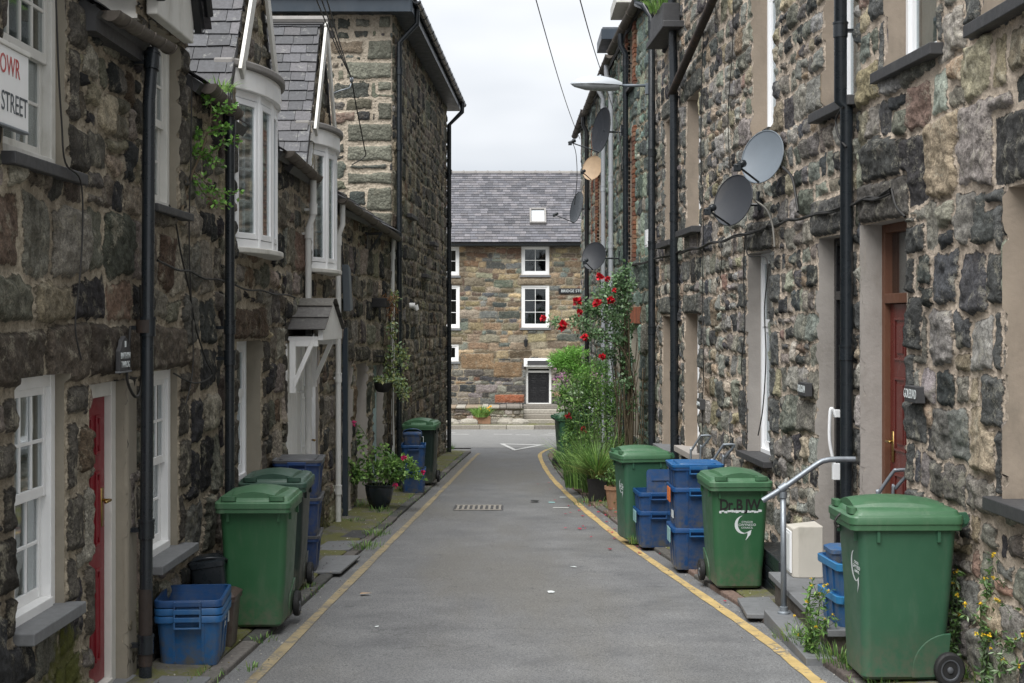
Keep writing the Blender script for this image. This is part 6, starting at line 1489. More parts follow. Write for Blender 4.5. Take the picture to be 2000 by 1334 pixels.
cable('cable', wallpts('R', [(1457, 455), (1453, 540), (1456, 640), (1450, 720), (1457, 800), (1460, 880)], .06), .006, M_CABLE, 'thin black cable down the stones left of the white framed window', group='cables on the house fronts')
cable('cable', wallpts('R', [(1376, 20), (1372, 120), (1370, 300), (1372, 430), (1371, 600), (1376, 700), (1370, 820), (1374, 890)], .06), .006, M_CABLE, 'long thin black cable passing the small dark name plate', group='cables on the house fronts')
cable('cable', wallpts('R', [(1432, -10), (1430, 90), (1424, 220), (1424, 340)], .07), .005, M_CABLE, 'thin cable hanging above the lower near dish', group='cables on the house fronts')
cable('cable', wallpts('R', [(1404, 560), (1409, 500), (1405, 470)], .07), .005, M_CABLE, 'short thin cable under the cable bundle', group='cables on the house fronts')
cable('cable', wallpts('R', [(1530, 328), (1545, 345), (1552, 380), (1557, 415)], .09), .013, M_CABLE, 'thick black cable curving down from the light grey dish', group='cables on the house fronts')
cable('cable', wallpts('R', [(1478, 395), (1496, 410), (1508, 440), (1512, 480)], .09), .010, M_WCABLE, 'pale cable curving down from the lower near dish', group='cables on the house fronts')
cable('cable', wallpts('R', [(1648, 205), (1634, 230), (1640, 265), (1652, 285)], .12), .009, M_CABLE, 'looped black cable beside the near black downpipe', group='cables on the house fronts')
cable('cable', wallpts('L', [(106, -30), (112, 130), (120, 240), (128, 320), (158, 352), (163, 450), (155, 560), (150, 640), (156, 700)], .085), .005, M_CABLE, 'thin black cable trailing down beside the upper sash window', group='cables on the house fronts')
cable('cable', dense('L', (305, 508), (450, 552), 8, .05, .02) , .008, M_CABLE, 'grey cable between the two black downpipes', group='cables on the house fronts')
cable('cable', dense('L', (455, 556), (575, 578), 8, .05, .02), .008, M_CABLE, 'grey cable running on towards the porch', group='cables on the house fronts')
cable('cable', wallpts('L', [(333, 400), (343, 430), (355, 500), (368, 560), (385, 640), (400, 700), (414, 735), (380, 748), (340, 728)], .05), .006, M_CABLE, 'thin black cable looping over the stones above the lower far window', group='cables on the house fronts')
cable('cable', wallpts('L', [(253, 640), (250, 700), (246, 745), (262, 772), (276, 762), (278, 700), (278, 560)], .06), .009, M_CABLE, 'thick black cable loop beside the arched slate plate', group='cables on the house fronts')
cable('cable', wallpts('L', [(372, 160), (372, 300), (372, 480), (376, 700), (362, 790)], .05), .005, M_CABLE, 'thin straight cable down the wall by the sapling', group='cables on the house fronts')
wire(A(1133, 272, 34.5), A(1040, -25, 16), .007, 'overhead wire reaching the farthest house on the right', .15)
wire(A(1178, 150, 25), A(1127, -22, 14), .007, 'overhead wire above the street lamp', .05)
cable('cable', [A(1178, 150, 25), A(1190, 190, 24), A(1207, 250, 22.6), A(1216, 330, 22.0)], .008, M_CABLE, 'cable hanging down past the street lamp head', group='cables on the house fronts')
cable('cable', [A(1117, 276, 31), A(1125, 300, 31), A(1127, 350, 32), A(1122, 400, 33)], .008, M_CABLE, 'thin cable hanging below the farthest dish receiver', group='cables on the house fronts')
bk = thing('wire_bracket', tuple(P('L', 640, 185, .2)), 'small insulator bracket on the farther dormer holding the wires', 'bracket')
pw1 = Vector(TL(16.75, 4.55, .14)); m = MB(); m.tube([TL(16.75, 4.5, .02), pw1, pw1 + Vector((.12, -.02, .03)), pw1 + Vector((.14, -.02, .10))], .009, 6); m.lathe([(0, .10), (.022, .10), (.022, .15), (0, .155)], n=8, M=Matrix.Translation(pw1 + Vector((.14, -.02, 0)))); m.build('bracket', M_STEEL, bk, smooth=True)
for k, lb in enumerate(('left hand wire of the bundle over the farther dormer', 'middle wire of the bundle over the farther dormer', 'right hand wire of the bundle over the farther dormer')):
    wire(pw1 + Vector((.14, -.02, .14)), A(606 + 12 * k, -30, 10.5 - k * .6), .006, lb, .03)
cable('cable', [pw1 + Vector((.14, -.02, .14)), pw1 + Vector((.16, .2, -.1)), pw1 + Vector((.2, .8, -.55)), pw1 + Vector((.16, 1.3, -.62)), pw1 + Vector((.02, 1.1, -.75))], .008, M_CABLE, 'short cable draped from the dormer wire bracket', group='cables on the house fronts')
# grey hood box, iron bracket, sensor on the low cottage
q = P('L', 670, 565, .02); t = thing('wall_box', tuple(q), 'tilted grey metal box high on the wall above the dark cable duct', 'box')
m = MB(); m.prism([(q.y - .30, q.z + .30), (q.y - .1, q.z + .26), (q.y + .12, q.z - .26), (q.y - .12, q.z - .28)], TL, .04, .13); m.build('case', M_DISH, t, bevel=.01)
q = P('L', 716, 470, .02); t = thing('iron_bracket', tuple(q), 'black iron bracket high on the low plain cottage', 'bracket')
m = MB(); m.tube([TL(q.y, q.z + .1, .02), TL(q.y + .0, q.z + .1, .24)], .018, 6); m.tube([TL(q.y, q.z - .2, .03), TL(q.y, q.z + .1, .23)], .018, 6); m.bT(TL, q.y - .02, q.y + .02, q.z - .3, q.z + .12, -.0, .03); m.build('arm', M_BLACK, t)
q = P('L', 806, 597, .06); t = thing('vent_cowl', tuple(q), 'small white vent cowl on the tall house wall', 'vent')
m = MB(); m.tube([TL(q.y, q.z, -.02), TL(q.y, q.z, .10)], .05, 10); m.tube([TL(q.y, q.z + .0, .10), TL(q.y, q.z - .08, .14)], [.055, .035], 10); m.build('cowl', M_WHITE, t, auto=40)
q = P('R', 1263, 466, .05); t = thing('junction_box', tuple(q), 'white junction box between two black downpipes', 'box')
m = MB(); m.bT(TR, q.y - .12, q.y + .12, q.z - .13, q.z + .13, -.04, .06); m.bT(TR, q.y - .09, q.y + .09, q.z - .10, q.z + .10, .06, .066); m.build('case', M_UPVC, t, bevel=.006)
# planter box on the upper right sill
q = P('R', 1300, 62, .12); t = thing('window_box', tuple(q), 'grey wooden window box with ferns on an upper sill', 'window box')
TW = lambda u, v, h: TR(q.y + u, q.z + v, h)
m = MB(); m.bT(TW, -.55, .55, .0, .26, .02, .24); m.build('trough', M_SLABD, t, bevel=.01)
m = MB(); m.bT(TW, -.75, .75, -.09, -.005, -.05, .27); m.build('shelf', M_SLABD, t, bevel=.01)
m = MB(); r2 = random.Random(3); blades(m, r2, TW(-.1, .24, .14), .22, 110, .42, .02, GRL, .9); m.build('fern', M_LEAF, t, recalc=False)
# black niches: the rest of the near right top window keeps its place

# ------------------------------------------------------------------ paving slabs, grate, litter
def slab(label, pts, z=.07, grp='slate slabs set in the pavements', mat=None):
    cx = sum(p[0] for p in pts) / 4; cy = sum(p[1] for p in pts) / 4; t = thing('paving_slab', (cx, cy, gz(cy)), label, 'paving slab', grp)
    m = MB(); m.add([(x, y, gz(y) + q) for q in (.03, z) for x, y in pts], [(0, 1, 2, 3), (4, 5, 6, 7), (0, 1, 5, 4), (1, 2, 6, 5), (2, 3, 7, 6), (3, 0, 4, 7)]); m.build('slab', mat or M_SLAB, t, bevel=.008)
slab('pale slate slab at the foot of the porch, farther one', [(-2.02, 14.45), (-1.66, 14.5), (-1.60, 15.25), (-1.97, 15.2)], .058)
slab('pale slate slab at the foot of the porch, nearer one', [(-1.88, 12.85), (-1.55, 12.9), (-1.50, 14.05), (-1.84, 14.0)], .056)
slab('slate slab at the threshold of the red door', [(-2.02, 7.55), (-1.80, 7.6), (-1.78, 8.42), (-2.15, 8.45)], .056)
slab('worn slab beside the red door threshold', [(-2.26, 7.6), (-2.035, 7.6), (-2.165, 8.47), (-2.26, 8.47)], .054, mat=M_PAVE)
slab('dark slab with mossy edges before the two white pipes', [(-2.0, 15.6), (-1.62, 15.6), (-1.60, 16.3), (-1.98, 16.3)], .054, mat=M_SLABD)
gt = thing('drain_grate', (-.46, 19.5, gz(19.5)), 'rusty iron drain grate in the middle of the lane', 'drain grate')
m = MB(); zg = gz(19.5) + .004
def bar(x0, x1, y0, y1, h=.012): m.add([(x, y, gz(y) + q) for q in (.0, h) for x, y in ((x0, y0), (x1, y0), (x1 + .0, y1), (x0, y1))], [(0, 1, 2, 3), (4, 5, 6, 7), (0, 1, 5, 4), (1, 2, 6, 5), (2, 3, 7, 6), (3, 0, 4, 7)])
bar(-.78, -.14, 19.2, 19.25); bar(-.78, -.14, 19.85, 19.90)
for k in range(9): x = -.76 + k * .072; bar(x, x + .035, 19.25, 19.85, .010)
m.build('grate', pm('worn_iron', (.24, .22, .19), .6, .3, 25, .4, (.10, .08, .06), .2), gt, bevel=.003)
m = MB(); m.add([(x, y, gz(y) + .0045) for x, y in ((-.80, 19.18), (-.12, 19.18), (-.12, 19.92), (-.80, 19.92))], [(0, 1, 2, 3)]); m.build('pit', M_SLABD, gt)
rg = random.Random(5)
def scrap(name, x, y, s, mat, label, col=(.5, .5, .5), cat='litter', n=6, crump=.3, z=.008):
    d = 5139.0 / (y - 729) if y > 740 else 40; X = (x - 1000) * d / F; m = MB(); pts = []
    for k in range(n): a = 2 * math.pi * k / n; r = s * rg.uniform(.6, 1.1); pts.append((X + r * math.cos(a) * 1.2, d + r * math.sin(a) * .9, gz(d) + z + s * crump * rg.random()))
    c = (X, d, gz(d) + z + s * crump * 1.2); m.add(pts + [c], [(k, (k + 1) % n, n) for k in range(n)], col); o = m.build(name, mat, recalc=False); return tag(o, label, cat)
scrap('crumpled_rag', 1043, 981, .07, M_INK, 'black crumpled rag lying in the lane')
scrap('paper_scrap', 1076, 1158, .035, M_PRINT, 'crumpled white paper scrap in the middle of the lane')
scrap('paper_scrap', 1121, 1109, .03, M_PRINT, 'tiny white paper scrap farther up the lane', z=.006)
scrap('paper_scrap', 736, 1226, .018, M_PRINT, 'tiny white paper scrap near the left yellow line')
scrap('green_wrapper', 1078, 982, .06, M_MINT, 'pale green wrapper near the right yellow line', crump=.1)
t = scrap('paper_card', 1098, 972, .06, M_PRINT, 'white card with a dark mark on the right yellow line', crump=.05)
scrap('dead_leaf', 712, 1163, .05, M_DISHT, 'curled brown leaf beside the left yellow line', cat='leaf')
#scrap('green_leaf', 665, 1290, .05, M_LEAF, 'single green leaf lying on the near lane', (.08, .16, .04), 'leaf')
d_ = 5139 / (992 - 729); line('road_marking', [((1080 - 1000) * d_ / F, d_), ((1110 - 1000) * d_ / F, d_ - .04)], .10, M_WLINE, None, 6, z=.007)
m = MB()
for _ in range(190):      # fallen petals
    if _ < 170: y = rg.uniform(14.2, 20.5); x = KR(y) + rg.gauss(.25, .30)
    else: y = rg.uniform(10, 24); x = KR(y) + rg.gauss(0, .45)
    if x > WX('R', y) - .15: continue
    z = gz(y) + (.062 if x > KR(y) + .1 else .012); s_ = rg.uniform(.012, .03); a = rg.uniform(0, 6.28); k = rg.uniform(.6, 1.3)
    m.add([(x + s_ * math.cos(a + q), y + s_ * 1.4 * math.sin(a + q), z + rg.uniform(0, .01)) for q in (0, 1.6, 3.1, 4.7)], [(0, 1, 2, 3)], (.38 * k, .02 * k, .05 * k))
tag(m.build('fallen_petals', M_PETAL, recalc=False), 'red rose petals scattered below the climbing rose', 'petals', kind='stuff')
m = MB()
for _ in range(1500):     # grit and leaf bits in the gutters
    sd = rg.choice('LR'); y = 6.5 + 26 * rg.random() ** 1.5; e = KL(y) if sd == 'L' else KR(y); sg = -1 if sd == 'L' else 1; off = rg.gauss(0, .13) if rg.random() < .45 else rg.uniform(.1, .6)
    x = e + sg * off; z = gz(y) + (.064 if off > .11 else .008 if off < -.0 else .05); s_ = rg.uniform(.003, .011); a = rg.uniform(0, 6.28); c = rg.choice([(.3, .27, .22), (.08, .06, .04), (.16, .13, .06), (.4, .38, .34), (.05, .045, .04)])
    if sd == 'L' and x < WX('L', y) + .05 or sd == 'R' and x > WX('R', y) - .05: continue
    m.add([(x + s_ * math.cos(a), y + s_ * math.sin(a), z), (x + s_ * math.cos(a + 2), y + s_ * 1.5 * math.sin(a + 2), z), (x + s_ * math.cos(a + 4), y + s_ * math.sin(a + 4), z), (x, y, z + s_ * .7)], [(0, 1, 3), (1, 2, 3), (2, 0, 3)], c)
tag(m.build('grit', M_BLOCK, recalc=False), 'grit and leaf crumbs along both pavement edges', 'grit', kind='stuff')

# ------------------------------------------------------------------ planting
def plant(name, loc, label, group=None, cat='plant'): return thing(name, tuple(loc), label, cat, group)
# sapling rooted in the wall by the first downpipe
r_ = random.Random(12); p0 = P('L', 352, 425, .03); t = plant('sapling', p0, 'leafy green sapling rooted in the wall above the far ground floor window', cat='sapling')
st, lf = MB(), MB(); e = [A(352, 425, p0.y), A(372, 350, 9.9), A(396, 290, 9.95), A(412, 225, 10.0), A(408, 172, 10.1)]
st.tube(spline(e, 5), [.011 * (1 - .6 * k / 20) for k in range(21)], 5)
PALS = [(.13, .30, .05), (.18, .36, .07), (.09, .21, .04), (.22, .40, .10)]
for (a, b, c) in (((388, 310), (425, 290), (465, 272)), ((395, 290), (385, 262), (375, 255)), ((408, 235), (432, 212), (455, 210)), ((375, 345), (368, 375), (350, 385)), ((380, 335), (420, 372), (462, 378)), ((378, 340), (400, 380), (445, 402)), ((402, 262), (430, 250), (448, 250)), ((410, 210), (400, 185), (405, 168)), ((398, 285), (400, 310), (430, 318)), ((392, 300), (378, 300), (372, 310)), ((360, 400), (352, 370), (348, 375))):
    pts = spline([A(a[0], a[1], 9.95), A(b[0], b[1], 10.0), A(c[0], c[1], 10.0 + r_.uniform(-.1, .1))], 6); st.tube(pts, .0035, 4)
    for q in pts[2:]:
        for _ in range(5): leaf(lf, q + rdir(r_) * .03, rdir(r_) + Vector((.2, -.1, .1)), rdir(r_, 2), r_.uniform(.026, .046), r_.uniform(.022, .036), lcol(r_, PALS))
st.build('stem', M_STEM, t, smooth=True); lf.build('leaves', M_LEAF, t, recalc=False)
r_ = random.Random(13); q = A(433, 172, 10.7); t = plant('fern', q, 'small fern tuft growing in the gutter beside the near bow window', cat='fern')
m = MB(); blades(m, r_, q + Vector((0, 0, -.03)), .08, 60, .13, .012, GRL, 1.2); m.build('fronds', M_LEAF, t, recalc=False)
# pot with a rose bush on the left
d_ = 18.9; X_ = (741 - 1000) * d_ / F; z_ = gz(d_) + .045
t = plant('plant_pot', (X_, d_, z_), 'dark glazed pot with a bushy green shrub on the left pavement', cat='potted plant')
m = MB(); m.lathe([(.10, z_), (.115, z_ + .01), (.165, z_ + .14), (.19, z_ + .27), (.188, z_ + .30), (.20, z_ + .315), (.20, z_ + .335), (.18, z_ + .335), (.17, z_ + .28), (0, z_ + .28)], X_, d_, 24); m.build('pot', M_POTD, t, auto=40)
st, lf, fl = MB(), MB(), MB(); r_ = random.Random(21)
for k in range(14):
    a = r_.uniform(0, 6.28); branchy(st, lf, r_, (X_ + .06 * math.cos(a), d_ + .06 * math.sin(a), z_ + .28), (math.cos(a) * .75, math.sin(a) * .75, 1.0), r_.uniform(.16, .28), .006, 2, .065, GR + GRL, .8, 7, .6)
for (x, y, dd) in ((725, 900, 19.0), (700, 870, 19.3), (745, 880, 18.9), (770, 905, 18.8), (800, 915, 19.2), (690, 845, 19.6)): cloud(lf, r_, A(x, y, dd), (.13, .13, .13), 80, .06, GR + GRL, .6)
arch = spline([A(735, 950, 19.0), A(725, 880, 19.2), A(708, 840, 19.3), A(694, 830, 19.4)], 6); st.tube(arch, .006, 5)
arch = spline([A(745, 945, 19.0), A(775, 900, 19.0), A(805, 905, 19.0), A(820, 935, 19.0)], 6); st.tube(arch, .005, 5)
for q in arch[4:]: cloud(lf, r_, q, (.06, .06, .05), 12, .06, GRL, .6)
PINK = [(.62, .03, .16), (.50, .02, .10), (.7, .08, .25)]
for (x, y) in ((692, 827), (789, 895), (826, 924), (772, 948)): blossom(fl, r_, A(x, y, 18.7), .04, PINK, 18)
st.build('stems', M_GSTEM, t, smooth=True); lf.build('leaves', M_LEAF, t, recalc=False); blooms(fl, t)
# creeper on the white pipe, hanging basket, dry wall planter
r_ = random.Random(31); t = plant('creeper', A(768, 620, 21.9), 'pale green creeper climbing round the white pipe on the low cottage', cat='creeper')
st, lf = MB(), MB()
for (x, y, rx, rz, n) in ((772, 578, 10, 16, 50), (765, 640, 14, 28, 90), (775, 690, 20, 24, 170), (750, 700, 14, 16, 90), (790, 700, 9, 26, 70), (762, 720, 22, 20, 150), (775, 745, 14, 20, 90)): cloud(lf, r_, A(x, y, 21.6), (rx * 21.6 / F, .10, rz * 21.6 / F), n, .055, GRY + GRP, .6, .3)
for k in range(5): st.tube(spline([A(752 + 5 * k, 870, 21.9), A(758 + 3 * k, 760, 21.9), A(762 + 4 * k, 660, 21.8), A(768 + 2 * k, 570, 21.8)], 5), .006, 4)
st.build('stems', M_STEM, t, smooth=True); lf.build('leaves', M_LEAF, t, recalc=False)
r_ = random.Random(32); c = A(748, 752, 20.8); t = plant('hanging_basket', c, 'hanging basket spilling variegated leaves over the left pavement', cat='hanging basket')
m = MB(); m.lathe([(.0, -.11), (.08, -.10), (.13, -.04), (.145, .03), (.135, .03)], n=16, M=Matrix.Translation(c)); m.build('basket', M_RUBBER, t, auto=50)
lf = MB(); cloud(lf, r_, c + Vector((0, 0, .07)), (.19, .16, .06), 170, .05, GRP + GRY, .7); cloud(lf, r_, c + Vector((.24, 0, .04)), (.12, .1, .12), 130, .05, GRY + GRP, .7); cloud(lf, r_, c + Vector((.30, 0, -.10)), (.10, .08, .13), 110, .05, GRY + GRP, .7); cloud(lf, r_, c + Vector((-.14, 0, .0)), (.08, .1, .09), 60, .045, GRP, .7)
lf.build('leaves', M_LEAF, t, recalc=False)
m = MB(); bx_ = Vector(TL(20.8, c.z + .42, .0)); m.tube([bx_, Vector((c.x, 20.8, c.z + .42))], .012, 6); m.tube([Vector((c.x, 20.8, c.z + .42)), c + Vector((-.12, 0, .03))], .003, 4); m.tube([Vector((c.x, 20.8, c.z + .42)), c + Vector((.12, 0, .03))], .003, 4); m.build('hanger', M_BLACK, t)
r_ = random.Random(33); c = P('L', 745, 590, .12); t = plant('wall_planter', c, 'small dark wall planter with dry brown stems high on the left', cat='planter')
m = MB(); m.bT(TL, c.y - .18, c.y + .18, c.z - .08, c.z + .06, .01, .22); m.build('trough', M_RUBBER, t, bevel=.01)
lf = MB(); cloud(lf, r_, c + Vector((.10, 0, .03)), (.15, .2, .12), 160, .06, [(.20, .095, .04), (.14, .07, .03), (.26, .14, .06)], .2, 1.2); cloud(lf, r_, c + Vector((.16, .0, -.12)), (.08, .1, .14), 80, .06, [(.20, .095, .04), (.14, .07, .03)], .2, 2); lf.build('leaves', M_LEAF, t, recalc=False)
# climbing red rose on the right
r_ = random.Random(41); t = plant('climbing_rose', (1.55, 20.8, gz(20.8)), 'tall climbing rose with dark red blooms against the greenish house', cat='rose')
st, lf, fl = MB(), MB(), MB()
base = Vector((1.72, 20.9, gz(20.9) + .04)); PR = _k([(.075, .14, .06), (.12, .20, .09), (.055, .10, .045), (.17, .24, .14)])
tips = [(1232, 550), (1225, 520), (1205, 540), (1180, 560), (1165, 585), (1140, 600), (1120, 625), (1075, 628), (1215, 590), (1190, 610), (1150, 650), (1230, 640), (1225, 700), (1180, 690), (1228, 760), (1205, 660)]
for (x, y) in tips:
    mid = A(1222 + r_.uniform(-8, 8), (y + 780) / 2, 20.8 + r_.uniform(-.2, .3)); tip = A(x, y, 20.8 + r_.uniform(-.5, .6))
    pts = spline([base + rdir(r_) * .08, mid, mid.lerp(tip, .6) + Vector((0, 0, .10)), tip], 7); st.tube(pts, [.011 * (1 - .7 * k / len(pts)) for k in range(len(pts))], 5)
    for i, q in enumerate(pts):
        if i > 9: cloud(lf, r_, q, (.10, .10, .09), 9 + (i - 9) , .055, PR, .62)
for k in range(26): 
    a = Vector((1.70 + r_.gauss(0, .07), 20.9 + r_.gauss(0, .12), gz(20.9))); st.tube(spline([a, a + Vector((r_.gauss(0, .06), r_.gauss(0, .1), .8)), a + Vector((r_.gauss(0, .12), r_.gauss(0, .15), 1.6 + r_.random() * .8))], 5), .006, 4)
for (x, y, rx, rz, n) in ((1160, 600, 34, 22, 240), (1185, 575, 30, 24, 200), (1200, 620, 26, 26, 170), (1135, 625, 22, 16, 120), (1215, 560, 16, 28, 110), (1225, 735, 18, 30, 130), (1230, 790, 14, 24, 80), (1170, 650, 22, 10, 90), (1085, 625, 9, 7, 30), (1205, 545, 16, 14, 60)): cloud(lf, r_, A(x, y, 20.8), (rx * 20.8 / F, .2, rz * 20.8 / F), n, .055, PR, .62, shell=.1)
RED = [(.46, .008, .02), (.34, .006, .014), (.58, .015, .03)]
for (x, y, s_) in ((1171, 541, 1), (1187, 546, .75), (1200, 567, .6), (1127, 590, 1.25), (1166, 592, 1.1), (1192, 587, 1.0), (1131, 611, .9), (1061, 622, .8), (1100, 636, 1.3), (1142, 660, .95), (1177, 697, .85)): blossom(fl, r_, A(x, y, 20.35), .062 * s_, RED, 30)
st.build('stems', M_STEM, t, smooth=True); lf.build('leaves', M_LEAF, t, recalc=False); blooms(fl, t)
# feathery plant, phlox and the mixed bed below
r_ = random.Random(42); t = plant('feathery_shrub', (1.0, 23, gz(23)), 'soft feathery bright green shrub in front of the far house door', cat='shrub')
lf, st = MB(), MB()
PF = _k([(.12, .27, .05), (.17, .34, .07), (.09, .19, .04)])
for (x, y, rx, rz, n, pal) in ((1105, 708, 30, 26, 1500, PF), (1135, 730, 30, 34, 1300, PF), (1090, 705, 20, 18, 600, PF), (1155, 760, 30, 36, 800, PF + GR), (1125, 690, 26, 14, 500, PF), (1175, 720, 20, 26, 500, GR)): 
    for _ in range(n):
        c = A(x, y, 23); d = rdir(r_); q = c + Vector((d.x * rx * 23 / F, d.y * .25, d.z * rz * 23 / F)) * (.2 + .8 * r_.random()); leaf(lf, q, rdir(r_) + Vector((d.x * .5 - .3, 0, .4)), rdir(r_), .08, .013, lcol(r_, pal))
for k in range(12): st.tube(spline([(1.15 + r_.gauss(0, .1), 23 + r_.gauss(0, .1), gz(23)), A(1125 + r_.uniform(-25, 35), 790, 23), A(1115 + r_.uniform(-30, 50), 700, 23)], 5), .007, 4)
st.build('stems', M_GSTEM, t, smooth=True); lf.build('leaves', M_LEAF, t, recalc=False)
r_ = random.Random(43)
for (x, y, n, dd, lb) in ((1095, 738, 26, 22.5, 'pink phlox head nearest the far house door'), (1165, 740, 26, 22.3, 'pale pink phlox head beneath the climbing rose')):
    t = plant('phlox', A(x, y, dd), lb, 'pink phlox in the rose bed'); fl, st = MB(), MB()
    for _ in range(n): blossom(fl, r_, A(x + r_.gauss(0, 9), y + r_.gauss(0, 6), dd), .020, [(.62, .30, .50), (.70, .45, .62), (.52, .20, .42)], 7)
    st.tube(spline([(A(x, y, dd).x + .1, dd, gz(dd)), A(x + 8, y + 60, dd), A(x, y, dd)], 5), .006, 5); fl.build('flowers', M_PETAL, t, recalc=False); st.build('stem', M_GSTEM, t, smooth=True)
r_ = random.Random(44); t = plant('bushy_border', (1.3, 22.4, gz(22.4)), 'loose mixed green bush filling the bed below the roses', cat='bush')
lf, st = MB(), MB()
for (x, y, rx, rz, n, pal) in ((1100, 770, 22, 40, 500, GRL + GR), (1120, 860, 26, 40, 500, GRL + GR), (1130, 790, 38, 42, 1000, GR), (1165, 790, 34, 46, 900, GR + GRL), (1195, 800, 26, 54, 650, GRD + GR), (1120, 765, 22, 14, 160, GRP), (1145, 845, 40, 34, 800, GR + GRL), (1190, 760, 26, 34, 420, GR), (1215, 870, 12, 50, 260, GRD), (1112, 830, 14, 40, 260, GR), (1150, 740, 40, 26, 500, GR + GRL)): cloud(lf, r_, A(x, y, 22.2), (rx * 22.2 / F, .28, rz * 22.2 / F), n, .055, pal, .45, shell=.05)
for k in range(40): a = Vector((r_.uniform(1.15, 1.7), r_.uniform(21.6, 22.8), gz(22.2))); st.tube([a, a + Vector((r_.gauss(0, .1), r_.gauss(0, .1), r_.uniform(.6, 1.3)))], .005, 4)
fl = MB()
for (x, y) in ((1111, 812), (1141, 840)): blossom(fl, r_, A(x, y, 21.6), .055, [(.22, .01, .02), (.34, .01, .02)], 24)
for _ in range(16): blossom(fl, r_, A(1165 + r_.gauss(0, 14), 800 + r_.gauss(0, 10), 21.9), .02, [(.55, .55, .62), (.65, .65, .68)], 6)
lf.build('leaves', M_LEAF, t, recalc=False); st.build('stems', M_GSTEM, t, smooth=True); blooms(fl, t)
r_ = random.Random(45); d_ = 20.2; X_ = (1166 - 1000) * d_ / F; z_ = gz(d_) + .045
t = plant('grass_pot', (X_, d_, z_), 'square black pot with long arching grass leaves', cat='potted plant')
m = MB(); m.loft([rring(.22, .22, .02, z_, 3, X_, d_), rring(.28, .28, .02, z_ + .32, 3, X_, d_), rring(.25, .25, .02, z_ + .32, 3, X_, d_), rring(.25, .25, .02, z_ + .28, 3, X_, d_)]); m.build('pot', M_RUBBER, t, auto=40)
m = MB(); blades(m, r_, (X_, d_, z_ + .28), .11, 420, .62, .014, GRL + GR, 1.05); blades(m, r_, (X_, d_, z_ + .28), .11, 160, .5, .014, [(.30, .30, .10), (.2, .22, .07)], 1.3); blades(m, r_, (X_ + .1, d_ + .6, z_ + .05), .28, 520, .95, .014, GR + GRL, .75); blades(m, r_, (X_ - .15, d_ + 1.6, z_), .25, 300, .9, .014, GR + GRL, .7); m.build('leaves', M_LEAF, t, recalc=False)
for (x, y, dd, s_, lb) in ((1201, 985, 18.9, 1.0, 'weathered terracotta pot with a small shrub beside the sideways bin'), (1128, 938, 24.0, .8, 'small pale pot at the foot of the far right bin')):
    dd = 5028 / (y - 729) if False else dd; X_ = (x - 1000) * dd / F; z_ = gz(dd) + .045; t = plant('terracotta_pot', (X_, dd, z_), lb, cat='potted plant')
    m = MB(); m.lathe([(.09 * s_, z_), (.125 * s_, z_ + .26 * s_), (.14 * s_, z_ + .265 * s_), (.14 * s_, z_ + .31 * s_), (.12 * s_, z_ + .31 * s_), (.115 * s_, z_ + .26 * s_), (0, z_ + .26 * s_)], X_, dd, 18); m.build('pot', M_TERRA, t, auto=40)
    lf, st = MB(), MB(); cloud(lf, r_, (X_, dd, z_ + .42 * s_), (.16 * s_, .16, .14 * s_), int(150 * s_), .05, GR, .5); cloud(lf, r_, (X_ + .08, dd - .1, z_ + .15), (.08, .08, .2), 60, .045, GR, .5)
    for k in range(6): branchy(st, lf, r_, (X_, dd, z_ + .26 * s_), (r_.gauss(0, .4), r_.gauss(0, .4), 1), .2, .004, 1, .05, GR, .7, 4)
    lf.build('leaves', M_LEAF, t, recalc=False); st.build('stems', M_STEM, t)
r_ = random.Random(61)
t = plant('leafy_perennial', (1.35, 21.3, gz(21.3)), 'tall upright leafy perennials in front of the white pipes', cat='plant')
lf, st = MB(), MB()
for k in range(26):
    a = Vector((r_.uniform(1.05, 1.65), r_.uniform(20.9, 21.9), gz(21.3) + .04)); tp = a + Vector((r_.gauss(-.05, .14), r_.gauss(0, .1), r_.uniform(.7, 1.75))); pts = spline([a, a.lerp(tp, .5) + rdir(r_) * .05, tp], 8); st.tube(pts, .005, 4)
    for q in pts[3:]:
        for _ in range(3): leaf(lf, q, rdir(r_) + Vector((0, 0, .3)), rdir(r_, 1.5), r_.uniform(.06, .12), r_.uniform(.018, .035), lcol(r_, GRL + GR))
st.build('stems', M_GSTEM, t, smooth=True); lf.build('leaves', M_LEAF, t, recalc=False)
r_ = random.Random(46); c = A(940, 800, 48.4); t = plant('planter', c, 'planter with green leaves and yellow flowers on the far terrace', cat='planter')
m = MB(); m.box(c.x - .28, c.x + .32, 48.2, 48.6, gz(48.4) + .13, zy(812, 48.4)); m.build('trough', M_TERRA, t, bevel=.02)
lf = MB(); blades(lf, r_, (c.x, 48.35, zy(814, 48.4)), .28, 320, .42, .03, GRL, .8); lf.build('leaves', M_LEAF, t, recalc=False)
fl = MB()
for k in range(8): blossom(fl, r_, (c.x + .1 + r_.gauss(0, .2), 48.15, zy(802, 48.4) + r_.gauss(0, .1)), .05, [(.75, .6, .05), (.8, .4, .05)], 8)
blooms(fl, t)
